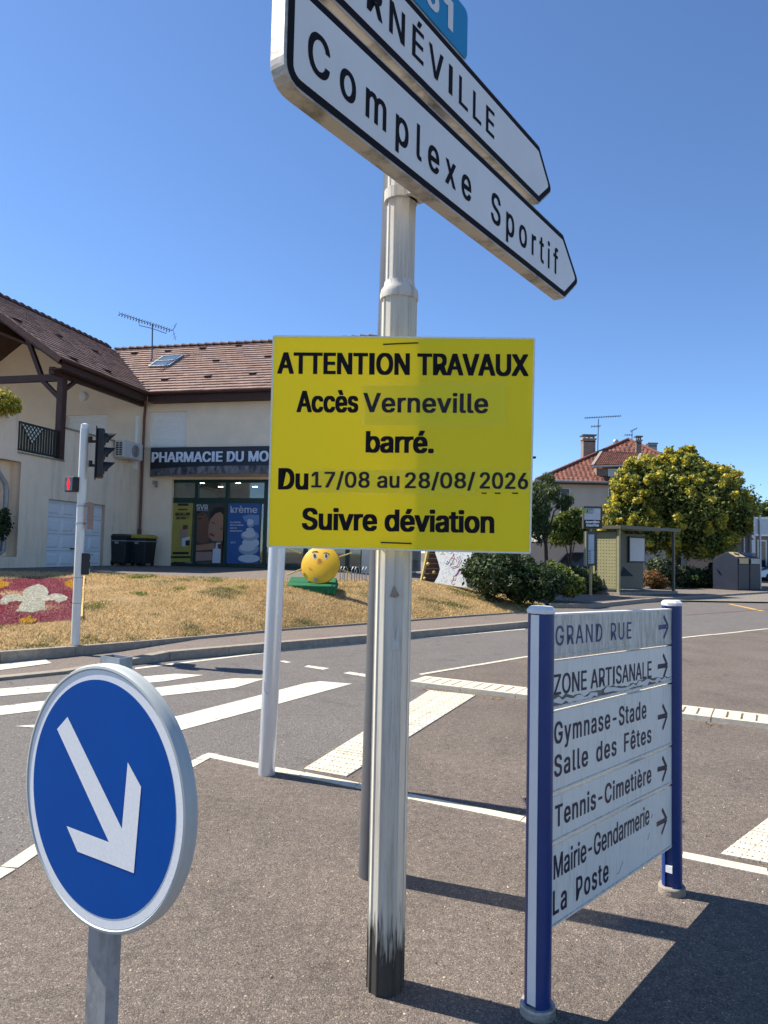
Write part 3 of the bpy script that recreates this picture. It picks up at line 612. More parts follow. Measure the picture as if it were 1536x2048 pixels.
def slotted_post(P, ztop, insert_outer, r=0.0435):
    n = 56; prof = []; ws = 0.0165; ds = 0.017
    for k in range(n):
        a = 2 * math.pi * k / n; x, y = r * math.cos(a), r * math.sin(a)
        if abs(y) < ws and abs(x) > r * .5: continue
        prof.append((a, x, y))
    def slot(sg):
        xe = math.sqrt(r * r - ws * ws)
        pts = [(sg * xe, -sg * ws), (sg * (r - ds), -sg * ws), (sg * (r - ds), sg * ws), (sg * xe, sg * ws)]
        return pts
    poly = slot(1) + [(x, y) for a, x, y in prof if 0 < a < math.pi] + slot(-1) + [(x, y) for a, x, y in prof if a > math.pi]
    po = build('post', MB().prism(poly, P + Z * -0.02, sd, np.cross(Z, sd), Z * (ztop + .02)), M['post_blue'], bsg)
    if insert_outer: build('slot_insert', MB().box(P - sd * (r - .009) + Z * (ztop / 2 + .02), (0.013, 0.031, ztop - .05), (sd, np.cross(Z, sd), Z)), M['white_paint'], po)
    else: build('slot_insert', MB().box(P - sd * (r - ds + 0.006) + Z * .115, (0.013, 0.031, .03), (sd, np.cross(Z, sd), Z)), M['white_paint'], po)
    build('post_cap', MB().lathe([(0.047, ztop - .001), (0.049, ztop + .006), (0.049, ztop + .012), (0.038, ztop + .022), (0.0, ztop + .023)], (P[0], P[1], 0), Z, 8), M['white_paint'], po)
    build('socket', MB().lathe([(0.058, -.01), (0.058, .03), (0.055, .036), (0.046, .036)], (P[0], P[1], 0), Z, 28), M['sign_alu'] if insert_outer else M['concrete'], po)
slotted_post(BLp, 1.305, True); slotted_post(BRp, 1.283, False)
ZL = [1.302, 1.143, 0.970, 0.687, 0.524, 0.247]; ZR = [1.270, 1.106, 0.934, 0.657, 0.486, 0.209]
s_a, s_b = 0.030, SL - 0.030; SP0 = BLp + sn * 0.013
def bz(i, t): return ZL[i] * (1 - t) + ZR[i] * t
S = lambda x, y, e=0.0: hit(x, y, SP0, sn) + sn * e
rows = [[('GRAND RUE', (1110.7, 1291.5), (1262.5, 1277), 39.5, .008, 1.2)],
        [('ZONE ARTISANALE', (1107.5, 1391), (1303, 1355), 41.5, .014, 1.02)],
        [('Gymnase-Stade', (1108, 1489.3), (1292.4, 1436), 44, .02, 1.16), ('Salle des Fêtes', (1108, 1555.4), (1302.3, 1484.5), 43.5, .02, 1.16)],
        [('Tennis-Cimetière', (1109.6, 1656.3), (1302.3, 1564.5), 44, .022, 1.12)],
        [('Mairie-Gendarmerie', (1106.8, 1760), (1298.5, 1647.5), 48, .016, 1.02), ('La Poste', (1105.2, 1832), (1216.8, 1761), 49, .02, 1.16)]]
arrows = [((1317, 1255), (1333, 1252.8), (1327, 1232), (1336, 1252.2), (1327, 1276.5)), ((1315.3, 1333.5), (1332, 1330.6), (1326, 1309), (1334.2, 1330.3), (1327, 1354.5)),
          ((1315.3, 1435), (1331, 1431), (1324.8, 1410), (1333.8, 1430.2), (1325, 1458.5)), ((1314.6, 1539), (1330.5, 1535), (1324.5, 1514), (1333, 1534.4), (1324.5, 1562)), ((1313, 1649), (1330, 1640), (1324, 1618.5), (1333, 1638), (1323, 1668))]
M['peel'] = mat('peeling_white_film', (0.72, 0.71, 0.66), 0.6, var=0.1); M['peel_d'] = mat('exposed_grey_adhesive', (0.17, 0.16, 0.13), 0.9, var=0.4, scale=30)
for i in range(5):
    g = 0.004; pts = lambda off: [SP0 + sd * s_a + Z * (bz(i, 0) - g) + sn * off, SP0 + sd * s_b + Z * (bz(i, 1) - g) + sn * off, SP0 + sd * s_b + Z * (bz(i + 1, 1) + g) + sn * off, SP0 + sd * s_a + Z * (bz(i + 1, 0) + g) + sn * off]
    pm = M['dirtier_white'] if i == 0 else M['dirty_white']
    pn = build('panel', MB().add(pts(0) + pts(-0.026), [(0, 1, 2, 3), (4, 5, 6, 7), (0, 1, 5, 4), (1, 2, 6, 5), (2, 3, 7, 6), (3, 0, 4, 7)]), pm, bsg, bevel=0.002)
    q = pts(0)[2:]; build('panel_lip', MB().bar(q[1] + Z * .012 + sn * .001, q[0] + Z * .012 + sn * .001, 0.0035, 0.004), M['dirtier_white'], pn)
    if i == 0: build('panel_lip', MB().bar(pts(0)[0] + sn * -.012 - Z * .0, pts(0)[1] + sn * -.012, 0.03, 0.006), M['white_paint'], pn)
    for s, bl, br, h, bold, sp in rows[i]:
        lettering(s, S(*bl), S(*br), S(bl[0] + h * .006, bl[1] - h), M['letter_blue'] if i == 0 else M['letter_navy'], pn, 0.0008, bold, sp)
    a, b_, c1, c2, c3 = arrows[i]; mb = MB(); stroke(mb, [S(*a), S(*b_)], 0.020, sn, .0008); stroke(mb, [S(*c1), S(*c2)], 0.016, sn, .0011); stroke(mb, [S(*c2), S(*c3)], 0.016, sn, .0011)
    build('arrow', mb, M['letter_blue'] if i == 0 else M['letter_navy'], pn)
    if i == 1:
        # peeling film along the lower edge
        top = []; bot = []; K = 40
        for k in range(K + 1):
            t = k / K; zb = bz(2, t) + 0.012; s_ = s_a + .012 + (s_b - s_a - .03) * t
            hgt = 0.020 + 0.016 * math.sin(t * 9 + 1) ** 2 + random.uniform(-.006, .008); top.append(SP0 + sd * s_ + Z * (zb + hgt)); bot.append(SP0 + sd * s_ + Z * (zb + random.uniform(0, .006)))
        build('exposed_backing', MB().add([p + sn * .0005 for p in top + bot], [(k, k + 1, K + 2 + k, K + 1 + k) for k in range(K)]), M['peel_d'], pn)
        top2 = [b0 + (t0 - b0) * random.uniform(.6, .95) + sn * random.uniform(.001, .003) for t0, b0 in zip(top, bot)]
        bot2 = [b0 + (t0 - b0) * random.uniform(.0, .45) + sn * random.uniform(.001, .002) for t0, b0 in zip(top, bot)]
        build('peeling_film', MB().add(top2 + bot2, [(k, k + 1, K + 2 + k, K + 1 + k) for k in range(K) if not 12 < k < 15]), M['peel'], pn)
    if i == 4:
        for pp_, w2 in (([(1302, 1637), (1305, 1628)], .004), ([(1295, 1680), (1299, 1665)], .003), ([(1234, 1748), (1237, 1746), (1246, 1722)], .0025)): build('scratch', stroke(MB(), [S(*q) for q in pp_], w2, sn, .0008), M['peel_d'], pn)

# ---------------- round keep-right sign
DC = atY(198, 1592, 1.84); na = rad(-123.5); kn = np.array([math.cos(na), math.sin(na), 0])
KD = thing('keep_right_sign', (DC[0] - kn[0] * .1, DC[1] - kn[1] * .1, 0), 'round blue sign with a white slanting arrow on a galvanised steel post', 'road sign')
M['sign_blue'] = mat('sign_blue', (0.0004, 0.068, 0.32), 0.55, var=0.05, scale=5, spec=0.12)
M['reflective'] = mat('reflective_white', (0.78, 0.80, 0.80), 0.4, var=0.05, scale=120)
M['rim'] = mat('sign_rim_grey', (0.46, 0.49, 0.47), 0.45, 0.1, var=0.06, scale=8)
rr = 0.327
disc = build('disc_shell', MB().lathe([(0.29, -.030), (rr, -.030), (rr, -.029), (rr - .003, -.021), (rr - .003, -.017), (rr, -.015), (rr, -.006), (rr - .004, .003), (rr - .010, .004), (rr - .013, 0.0), (0.0, 0.0)], DC, kn, 96), M['rim'], KD, smooth='edge')
build('white_ring', MB().lathe([(rr - .014, 0.0003), (rr - .014, .0012), (0.0, .0012)], DC, kn, 96), M['reflective'], disc)
build('blue_field', MB().lathe([(0.2885, 0.0012), (0.2885, .0020), (0.0, .0020)], DC, kn, 96), M['sign_blue'], disc)
K_ = lambda x, y: hit(x * .3652, 1300 + y * .3652, DC, kn)
ap = [(318, 432), (375, 365), (673, 977), (705, 613), (778, 748), (738, 1220), (430, 1102), (370, 962), (602, 1050)]
mb = MB(); P3 = [K_(*p) + kn * .0029 for p in ap]; mb.add(P3, [(0, 1, 2, 8), (2, 3, 4, 5), (8, 2, 5), (8, 5, 6, 7)]); build('arrow', mb, M['reflective'], disc)
ku = np.array([-kn[1], kn[0], 0]); ku = ku if ku[0] > 0 else -ku
pc = DC - kn * (.030 + .022) ; pc = pc - ku * 0.024
mb = MB(); zt = DC[2] + rr + .014; hw, hd, wt = .04, .02, .003
for sx in (-1, 1): mb.box((pc[0] + ku[0] * sx * (hw - wt / 2), pc[1] + ku[1] * sx * (hw - wt / 2), zt / 2 - .01), (wt, hd * 2, zt + .02), (ku, kn, Z)); mb.box((pc[0] + kn[0] * sx * (hd - wt / 2), pc[1] + kn[1] * sx * (hd - wt / 2), zt / 2 - .01), (hw * 2 - 2 * wt, wt, zt + .02), (ku, kn, Z))
M['galv_post'] = streaky('galvanised_post', (0.34, 0.37, 0.39), (0.24, 0.26, 0.27), 0.5, 0.4, 0.48, 0.62, (6, 6, 4), 2.5)
build('post', mb, M['galv_post'], KD)
for dz in (-.17, .17): build('bracket', MB().box(DC - kn * .05 + Z * dz, (.30, .03, .035), (ku, kn, Z)), M['galv'], KD)

# ---------------- grey lamp column and aluminium signal pole
GPp = gp(745, 1752); GPp[2] = 0
gpole = thing('steel_column', GPp, 'plain dark grey round column standing just behind the white mast', 'column')
M['grey_paint'] = mat('grey_paint', (0.115, 0.118, 0.122), 0.4, 0.1, var=0.1, scale=6)
build('shaft', MB().tube([GPp + Z * z + np.array([max(0, z) * .013, 0, 0]) for z in (-.02, 0.4, 3.5)], [.066, .066, .066], 28), M['grey_paint'], gpole, smooth='edge')
build('shaft_cap', MB().lathe([(.069, 3.49), (.069, 3.515), (.0, 3.53)], (GPp[0] + .0455, GPp[1], 0), Z, 24), M['grey_paint'], gpole)
APp = gp(533, 1549); APp[2] = 0
sig0 = thing('signal_pole', APp, 'slim bright aluminium traffic signal pole half hidden by the yellow board', 'signal pole')
M['alu_l'] = mat('bright_aluminium', (0.66, 0.68, 0.70), 0.33, 0.55, var=0.05, scale=9, stretch=(1, 1, .1))
pf = []
for k in range(40):
    a = 2 * math.pi * k / 40; r_ = .0565 if k % 20 not in (3, 4) else .053; pf.append((r_ * math.cos(a), r_ * math.sin(a)))
build('shaft', MB().prism(pf, APp - Z * .02, (1, 0, 0), (0, 1, 0), Z * 2.9 + np.array([.05, 0, 0])), M['alu_l'], sig0, smooth='edge')
mb = MB(); hz = [APp + np.array([.057 * math.cos(t), .057 * math.sin(t), .0]) for t in np.linspace(rad(-110), rad(-40), 7)]
stroke(mb, [h + Z * .98 for h in hz], .006, np.array([0.2, -1, 0])); build('hatch_seam', MB().tube([APp + np.array([.0570 * math.cos(t), .0570 * math.sin(t), z]) for t, z in [(rad(-118), .62), (rad(-112), .56), (rad(-90), .54), (rad(-68), .56), (rad(-62), .62), (rad(-62), 1.0)]], .0012, 5), M['grey_paint'], sig0)
M['lens_d'] = mat('unlit_lens', (0.05, 0.03, 0.02), 0.25)
hc = APp + np.array([0.09, .22, 2.48])
sh = build('signal_head', MB().box(hc, (.26, .14, .78)), M['black'], sig0, bevel=.02)
for i in range(3): build('lens', MB().lathe([(.095, 0), (.095, .02), (.0, .03)], hc + np.array([0, .07, .25 - .25 * i]), (0, 1, 0), 20), M['lens_d'], sh)
for dz in (-.25, .25): build('bracket', MB().bar(APp + Z * (2.48 + dz) + np.array([0, .05, 0]), hc + np.array([-.03, -.06, dz]), .03, .03), M['black'], sig0)
# ================================================================== pharmacy building
TH = rad(-13.3); BU = np.array([math.cos(TH), math.sin(TH), 0]); BV = np.array([-math.sin(TH), math.cos(TH), 0]); B0 = atY(279, 1000, 25.0); B0[2] = 0
def onU(x, y, off=0.0): p = hit(x, y, B0 + BV * off, BV); d = p - B0; return np.array([d @ BU, d @ BV, p[2]])
def onV(x, y, off=0.0): p = hit(x, y, B0 + BU * off, BU); d = p - B0; return np.array([d @ BU, d @ BV, p[2]])
PH = thing('pharmacy_building', B0, 'beige rendered L-shaped building with brown tiled roofs and a pharmacy shopfront', 'building', rz=TH)
M['render'] = mat('beige_render', (0.87, 0.72, 0.53), 0.9, var=0.07, scale=1.2, bump=0.12, bscale=70)
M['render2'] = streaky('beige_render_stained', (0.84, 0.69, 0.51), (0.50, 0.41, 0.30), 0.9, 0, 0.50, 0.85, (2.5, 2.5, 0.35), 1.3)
M['tile'] = mat('brown_roof_tile', (0.215, 0.125, 0.092), 0.75, col2=(0.29, 0.18, 0.138), scale=1.6, island=0.16, bump=0.2, bscale=30)
M['tile_dark'] = mat('dark_ridge_tile', (0.15, 0.085, 0.062), 0.75, var=0.25, island=0.2)
M['timber'] = mat('dark_stained_timber', (0.055, 0.025, 0.018), 0.6, var=0.3, scale=6, stretch=(4, 4, .6), bump=0.2)
M['gutter'] = mat('brown_gutter', (0.085, 0.035, 0.026), 0.45, var=0.15)
M['shutter'] = mat('white_roller_shutter', (0.84, 0.82, 0.76), 0.5, var=0.04)
M['green_frame'] = mat('dark_green_frame', (0.006, 0.038, 0.026), 0.35, var=0.1)
M['fascia_dark'] = mat('anthracite_fascia', (0.018, 0.022, 0.03), 0.35, var=0.1)
M['slab'] = streaky('stained_canopy_edge', (0.22, 0.22, 0.22), (0.045, 0.045, 0.05), 0.8, 0, 0.4, 0.6, (3, 3, 1.2), 2.0)
M['copper'] = mat('copper_downpipe', (0.15, 0.06, 0.04), 0.5, var=0.2)
M['zinc'] = mat('zinc', (0.30, 0.32, 0.33), 0.45, 0.4, var=0.15)
def wall(nm, axis, a0, a1, z0, z1, ops, pos, depth, mt, parent):
    """wall in plane axis ('u': varies u at v=pos, 'v': varies v at u=pos) with openings (a0,a1,z0,z1) reveals going in by depth"""
    P = (lambda a, z, d=0.0: (a, pos + d, z)) if axis == 'u' else (lambda a, z, d=0.0: (pos - d, a, z))
    A = sorted({a0, a1, *[o[0] for o in ops], *[o[1] for o in ops]}); A = [a for a in A if a0 <= a <= a1]
    ZZ = sorted({z0, z1, *[o[2] for o in ops], *[o[3] for o in ops]}); ZZ = [z for z in ZZ if z0 <= z <= z1]; mb = MB()
    for i in range(len(A) - 1):
        for j in range(len(ZZ) - 1):
            ca, cz = (A[i] + A[i + 1]) / 2, (ZZ[j] + ZZ[j + 1]) / 2
            if any(o[0] < ca < o[1] and o[2] < cz < o[3] for o in ops): continue
            mb.add([P(A[i], ZZ[j]), P(A[i + 1], ZZ[j]), P(A[i + 1], ZZ[j + 1]), P(A[i], ZZ[j + 1])], [(0, 1, 2, 3)])
    for o in ops:
        c = [(o[0], o[2]), (o[1], o[2]), (o[1], o[3]), (o[0], o[3])]
        for k in range(4):
            p, q = c[k], c[(k + 1) % 4]; mb.add([P(*p), P(*q), P(*q, depth), P(*p, depth)], [(0, 1, 2, 3)])
    return build(nm, mb, mt, parent, local=True, fix=False)
sfL = onU(341, 1050, .0)[0]; sfT = onU(345, 959, 0)[2]; SFR = 8.1
W1 = (0.273, 1.716, 4.98, 6.215); W2 = (-3.10, -1.39, 4.30, 6.18)
wall('front_wall', 'u', -8.6, 8.4, 0.5, 6.95, [W1, W2, (sfL, SFR, 0.5, sfT)], 0.0, 0.14, M['render'], PH)
GD = (-4.62, -1.95, 0.5, 2.80); RC = (-8.2, -5.78, 1.15, 3.72)
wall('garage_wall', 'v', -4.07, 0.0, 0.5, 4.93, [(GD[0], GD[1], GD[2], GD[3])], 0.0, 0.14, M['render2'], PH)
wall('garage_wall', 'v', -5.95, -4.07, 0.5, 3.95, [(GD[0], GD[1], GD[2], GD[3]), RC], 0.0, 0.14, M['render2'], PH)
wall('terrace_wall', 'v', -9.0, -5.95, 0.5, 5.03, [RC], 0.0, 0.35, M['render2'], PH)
build('gable_wall', MB().add([(8.4, 0, .5), (8.4, 8, .5), (8.4, 8, 6.95), (8.4, 4, 9.6), (8.4, 0, 6.95)], [(0, 1, 2, 3, 4)]), M['render'], PH, local=True)
mb = MB(); mb.bb(-8.6, -.12, -9.0, -8.85, .5, 5.03); mb.bb(-.36, -.34, -8.3, -5.7, 1.0, 3.8); build('terrace_front_wall', mb, M['render'], PH, local=True)
build('terrace_floor', MB().bb(-8.6, -.02, -8.85, -0.001, 3.86, 3.955), M['concrete'], PH, local=True)
mb = MB().bb(-.22, .05, -4.07, -.02, 4.93, 4.975).bb(-.3, .06, -9, -5.95, 5.03, 5.09).bb(-.2, .05, -5.95, -4.07, 3.95, 3.99); build('parapet_coping', mb, M['concrete'], PH, local=True)
build('back_wall', MB().bb(-8.6, 8.4, 7.9, 8.0, .5, 6.95), M['render'], PH, local=True)
# roofs --------------------------------------------------------------
EZ = 6.80; OV = 0.45; RW = 4.0; SLP = (9.75 - EZ) / (RW + OV); U1 = 8.75; V0 = -4.95
def tiles(nm, f, amin, amax, ncourse, tw, ok, parent, mt, lift=0.055, L=RW + OV):
    """f(a, d, h) -> local point; a along the eave, d horizontal distance in from the eave, h lift"""
    rowd = L / ncourse; V = []; F = []
    for r in range(ncourse):
        d0, d1 = r * rowd, (r + 1) * rowd + .04; off = tw * .5 * (r % 2); n = int((amax - amin) / tw) + 2
        for i in range(n):
            a0 = max(amin, amin + i * tw - off); a1 = min(amax, amin + (i + 1) * tw - off - .006)
            if a1 - a0 < .03 or not ok((a0 + a1) / 2, (d0 + d1) / 2): continue
            h0 = lift + random.uniform(-.004, .006); b = len(V)
            V += [f(a0, d0, h0), f(a1, d0, h0), f(a1, min(d1, L), .006), f(a0, min(d1, L), .006), f(a0, d0, h0 - .052), f(a1, d0, h0 - .052)]
            F += [(b, b + 1, b + 2, b + 3), (b + 4, b + 5, b + 1, b)]
    o = build(nm, MB().add(V, F), mt, parent, local=True, fix=False); o['kind'] = 'stuff'; return o
rb = lambda a, d, h: (a, -OV + d, EZ + SLP * d + h)                  # right wing: along u
lb = lambda a, d, h: (OV - d, a, EZ + SLP * d + h)                   # left wing: along v
mb = MB()
mb.add([(-OV, -OV + .0, EZ - .02), (U1, -OV, EZ - .02), (U1, RW, 9.73), (-RW, RW, 9.73)], [(0, 1, 2, 3)]); mb.add([(-RW, RW, 9.73), (U1, RW, 9.73), (U1, 8.45, EZ - .02), (-8.45, 8.45, EZ - .02)], [(0, 1, 2, 3)])
rf = build('roof', mb, M['tile_dark'], PH, local=True)
mb = MB().add([(OV, V0, EZ - .02), (OV, -OV, EZ - .02), (-RW, RW, 9.73), (-RW, V0, 9.73)], [(0, 1, 2, 3)]).add([(-RW, V0, 9.73), (-RW, RW, 9.73), (-8.45, 8.45, EZ - .02), (-8.45, V0, EZ - .02)], [(0, 1, 2, 3)])
lf = build('roof', mb, M['tile_dark'], PH, local=True)
tiles('roof_tiles', rb, -RW, U1, 20, .26, lambda a, d: a > -(-OV + d) + .0, rf, M['tile'])
tiles('roof_tiles', lb, V0, RW, 20, .26, lambda a, d: a < -(OV - d) - .0, lf, M['tile'])
def ridge_piece():
    mb = MB(); n = 8
    for x, r in ((0, .15), (.36, .085)):
        for k in range(n + 1): t = math.pi * k / n; mb.v.append((x, r * math.cos(t) * 1.15, r * math.sin(t)))
    mb.f = [(k, k + 1, n + 2 + k, n + 1 + k) for k in range(n)] + [tuple(range(n + 1)), tuple(range(n + 1, 2 * n + 2))[::-1]]
    return mb
rpm = None
def put_piece(nm, src, loc, rot, parent):
    o = bpy.data.objects.new(nm, src.data); COL.objects.link(o); o.parent = parent; o.location = loc; o.rotation_euler = rot; return o
r0 = build('ridge_tile', ridge_piece(), M['tile_dark'], rf, local=True); r0.location = (-RW + .1, RW, 9.74)
for i in range(1, 37): put_piece('ridge_tile', r0, (-RW + .1 + i * .345, RW, 9.74 + random.uniform(-.006, .006)), (0, 0, 0), rf)
for i in range(25): put_piece('ridge_tile', r0, (-RW, V0 + .0 + i * .345, 9.74 + random.uniform(-.006, .006)), (0, 0, math.pi / 2), lf)
# verge tiles on the front gable
sl = math.atan(SLP); v0 = None
for i in range(15):
    d = i * (RW + OV) / 15; p = (OV - d, V0, EZ + SLP * d)
    if v0 is None:
        mb = MB().box((-.17, .05, .005), (.36, .12, .05)).box((-.17, -.02, -.055), (.36, .03, .17)); v0 = build('verge_tile', mb, M['tile_dark'], lf, local=True); v0.location = p; v0.rotation_euler = (0, sl + .05, 0)
    else: put_piece('verge_tile', v0, p, (0, sl + .05, 0), lf)
# fascia, gutters
mb = MB().bb(OV - .02, U1 - .1, -OV + .03, -OV + .06, EZ - .30, EZ - .06).bb(OV - .02, U1 - .1, -OV + .06, 0, EZ - .30, EZ - .27); build('fascia', mb, M['timber'], rf, local=True)
mb = MB().bb(OV - .06, OV - .03, V0 + .1, -OV + .0, EZ - .28, EZ - .06).bb(-.02, OV - .06, V0 + .1, -OV, EZ - .28, EZ - .25); build('fascia', mb, M['timber'], lf, local=True)
def gutter(a, b, parent):
    a, b = np.array(a, float), np.array(b, float); d = (b - a) / np.linalg.norm(b - a); s_ = np.cross(d, [0, 0, 1.0]); mb = MB(); n = 8; R_ = .075; V = []
    for p in (a, b):
        for rr_ in (R_, R_ - .008):
            for k in range(n + 1): t = math.pi + math.pi * k / n; V.append(p + s_ * rr_ * math.cos(t) + np.array([0, 0, rr_ * math.sin(t)]))
    m = n + 1; F = []
    for k in range(n): F += [(k, k + 1, 2 * m + k + 1, 2 * m + k), (m + k, m + k + 1, 3 * m + k + 1, 3 * m + k)]
    F += [(0, m, 3 * m, 2 * m), (n, m + n, 3 * m + n, 2 * m + n)]
    return build('gutter', MB().add(V, F), M['gutter'], parent, local=True)
gutter((OV + .0, -OV - .05, EZ - .02), (U1 - .05, -OV - .05, EZ - .02), rf); gutter((OV + .05, V0 + .05, EZ - .02), (OV + .05, -OV - .02, EZ - .02), lf)
build('valley', MB().bar((OV, -OV, EZ + .02), (-RW, RW, 9.76), .10, .012), M['zinc'], rf, local=True)
# vent tiles
def roofpt(px, py, which):
    if which == 'r': P0l, nl = np.array([0, -OV, EZ]), np.array([0, -SLP, 1.0])
    else: P0l, nl = np.array([OV, 0, EZ]), np.array([SLP, 0, 1.0])
    nl = nl / np.linalg.norm(nl); nw = BU * nl[0] + BV * nl[1] + Z * nl[2]; Pw = B0 + BU * P0l[0] + BV * P0l[1] + Z * P0l[2]
    p = hit(px, py, Pw, nw); d = p - B0; return np.array([d @ BU, d @ BV, p[2]])
M['vent'] = mat('dark_vent_tile', (0.05, 0.025, 0.02), 0.6)
vt = None
for w_, L_ in (('r', [(271, 708), (338, 703), (407, 698), (479, 692), (434, 722), (537, 714), (332, 760), (418, 754), (507, 748)]), ('l', [(30, 641), (112, 672), (185, 702), (142, 718), (210, 742)])):
    for q in L_:
        p = roofpt(*q, w_)
        if vt is None: vt = build('vent_tile', MB().add([(-.11, -.16, 0), (.11, -.16, 0), (.11, .14, 0), (-.11, .14, 0), (-.10, -.16, .09), (.10, -.16, .09)], [(0, 1, 5, 4), (4, 5, 2, 3), (0, 4, 3), (1, 2, 5)]), M['vent'], rf, local=True); o = vt
        else: o = put_piece('vent_tile', vt, (0, 0, 0), (0, 0, 0), rf if w_ == 'r' else lf)
        o.location = tuple(p + np.array([0, 0, .02])); o.rotation_euler = (sl, 0, 0) if w_ == 'r' else (0, sl, 0)
        if w_ == 'l': o.rotation_euler = (sl, 0, math.pi / 2)
# skylight
c4 = [roofpt(*q, 'r') for q in [(299, 734), (337, 733), (370, 716), (326, 718)]]; cen = sum(c4) / 4; su_, sv_ = .42, .62
ca, sa = math.cos(sl), math.sin(sl); axs = (np.array([1, 0, 0]), np.array([0, ca, sa]), np.array([0, -sa, ca]))
sk_o = build('skylight', MB().box(cen + axs[2] * .05, (2 * su_, .07, .1), axs).box(cen + axs[1] * sv_ + axs[2] * .05, (2 * su_, .07, .1), axs).box(cen - axs[1] * sv_ + axs[2] * .05, (2 * su_, .07, .1), axs).box(cen + axs[0] * su_ + axs[2] * .05, (.07, 2 * sv_, .1), axs).box(cen - axs[0] * su_ + axs[2] * .05, (.07, 2 * sv_, .1), axs), M['zinc'], rf, local=True)
M['sky_glass'] = mat('skylight_glass', (0.10, 0.14, 0.18), 0.06, var=0.05, spec=0.9)
build('pane', MB().box(cen + axs[2] * .07, (2 * su_ - .06, 2 * sv_ - .06, .02), axs), M['sky_glass'], sk_o, local=True)
# timber porch: corner post, tie beam, rafters, braces
PV = V0 + .45
def timber(a, b, w_=.16, d_=.16, nm='timber_beam', up=(0, 1, 0)): return build(nm, MB().bar(a, b, w_, d_, up), M['timber'], PH, local=True)
timber((-.02, -4.25, 3.99), (-.02, -4.25, EZ - .2), .2, .2, 'timber_post')
timber((-.02, V0 + .2, EZ - .28), (-.02, .0, EZ - .28), .16, .2, 'wall_plate', (0, 0, 1))
tzb = 6.42
timber((-8.2, -4.25, tzb), (.05, -4.25, tzb), .14, .2, 'tie_beam', (0, 0, 1))
timber((.35, -4.25, EZ - .17), (-RW, -4.25, 9.5), .14, .2, 'rafter'); timber((-8.3, -4.25, EZ - .17), (-RW, -4.25, 9.5), .14, .2, 'rafter')
timber((.38, V0 + .10, EZ - .14), (-RW, V0 + .10, 9.58), .06, .22, 'barge_board')
timber((-.02, -4.25, 5.75), (-.75, -4.25, 6.4), .12, .12, 'brace'); timber((-.75, -4.25, 6.5), (-1.4, -4.25, 7.9), .12, .12, 'brace'); timber((-.02, -4.25, 6.0), (-.02, -3.6, 6.5), .1, .1, 'brace')
timber((-1.9, -4.9, 7.85), (-1.9, .0, 7.85), .22, .26, 'purlin', (0, 0, 1))
# soffit boards under the left roof
build('soffit', MB().add([(.36, V0 + .05, EZ - .07), (.36, -.02, EZ - .07), (-RW, -.02, 9.66), (-RW, V0 + .05, 9.66)], [(0, 1, 2, 3)]).add([(-RW, V0 + .05, 9.66), (-RW, -.02, 9.66), (-8.3, -.02, EZ - .07), (-8.3, V0 + .05, EZ - .07)], [(0, 1, 2, 3)]), M['timber'], lf, local=True)
build('gable_infill', MB().add([(.2, -.01, 6.9), (-RW, -.01, 9.62), (-8.2, -.01, 6.9)], [(0, 1, 2)]), M['render'], PH, local=True)
# roller shutters
def shutter(a0, a1, z0, z1):
    n = int((z1 - z0) / .055); mb = MB(); y0 = .10
    for i in range(n):
        za = z0 + (z1 - z0) * i / n; zb = z0 + (z1 - z0) * (i + 1) / n
        mb.add([(a0, y0 + .012, za), (a1, y0 + .012, za), (a1, y0, za + (zb - za) * .3), (a0, y0, za + (zb - za) * .3), (a1, y0, za + (zb - za) * .8), (a0, y0, za + (zb - za) * .8), (a1, y0 + .012, zb), (a0, y0 + .012, zb)], [(0, 1, 2, 3), (3, 2, 4, 5), (5, 4, 6, 7)])
    wn = build('window', mb, M['shutter'], PH, local=True, fix=False)
    build('guide_rail', MB().bb(a0, a0 + .05, .08, .13, z0, z1).bb(a1 - .05, a1, .08, .13, z0, z1).bb(a0, a1, .07, .13, z1 - .06, z1), M['shutter'], wn, local=True)
    build('sill', MB().bb(a0 - .1, a1 + .06, -.07, .12, z0 - .07, z0), M['cream_concrete'], wn, local=True)
shutter(*W1); shutter(*W2)
# round wall lamp and terrace railing
p = onU(168, 793, 0); build('wall_lamp', MB().lathe([(.17, 0), (.17, .05), (.13, .11), (.0, .12)], (p[0], 0, p[2]), (0, -1, 0), 24), M['shutter'], PH, local=True)
M['rail_green'] = mat('dark_green_railing', (0.012, 0.022, 0.018), 0.5)
rl = build('railing', MB().bar((-.02, -5.93, 4.80), (-.02, -4.35, 4.80), .05, .05).bar((-.02, -5.93, 4.05), (-.02, -4.35, 4.05), .05, .05), M['rail_green'], PH, local=True)
for i in range(15):
    v_ = -5.9 + i * .108; build('baluster', MB().bb(-.035, -.005, v_ - .03, v_ + .03, 4.05, 4.80), M['rail_green'], rl, local=True)
M['lattice'] = mat('lattice_gap_light', (0.62, 0.66, 0.56), 0.6)  # pale plate added for the bright background showing through the gaps
lt_ = build('lattice_gap_plate', MB().prism([(-5.86, 4.76), (-4.98, 4.76), (-5.42, 4.26)], (-.003, 0, 0), (0, 1, 0), (0, 0, 1), (.006, 0, 0)), M['lattice'], rl, local=True); mb = MB()
for k in range(6):
    t = k / 6; a_ = np.array([.012, -5.86 + .88 * t, 4.76]); mb.bar(a_, np.array([.012, -5.42 + .44 * t, 4.26 + .5 * t]), .022, .02, (1, 0, 0)); a_ = np.array([.014, -4.98 - .88 * t, 4.76]); mb.bar(a_, np.array([.014, -5.42 - .44 * t, 4.26 + .5 * t]), .022, .02, (1, 0, 0))
build('lattice_bars', mb, M['rail_green'], lt_, local=True)
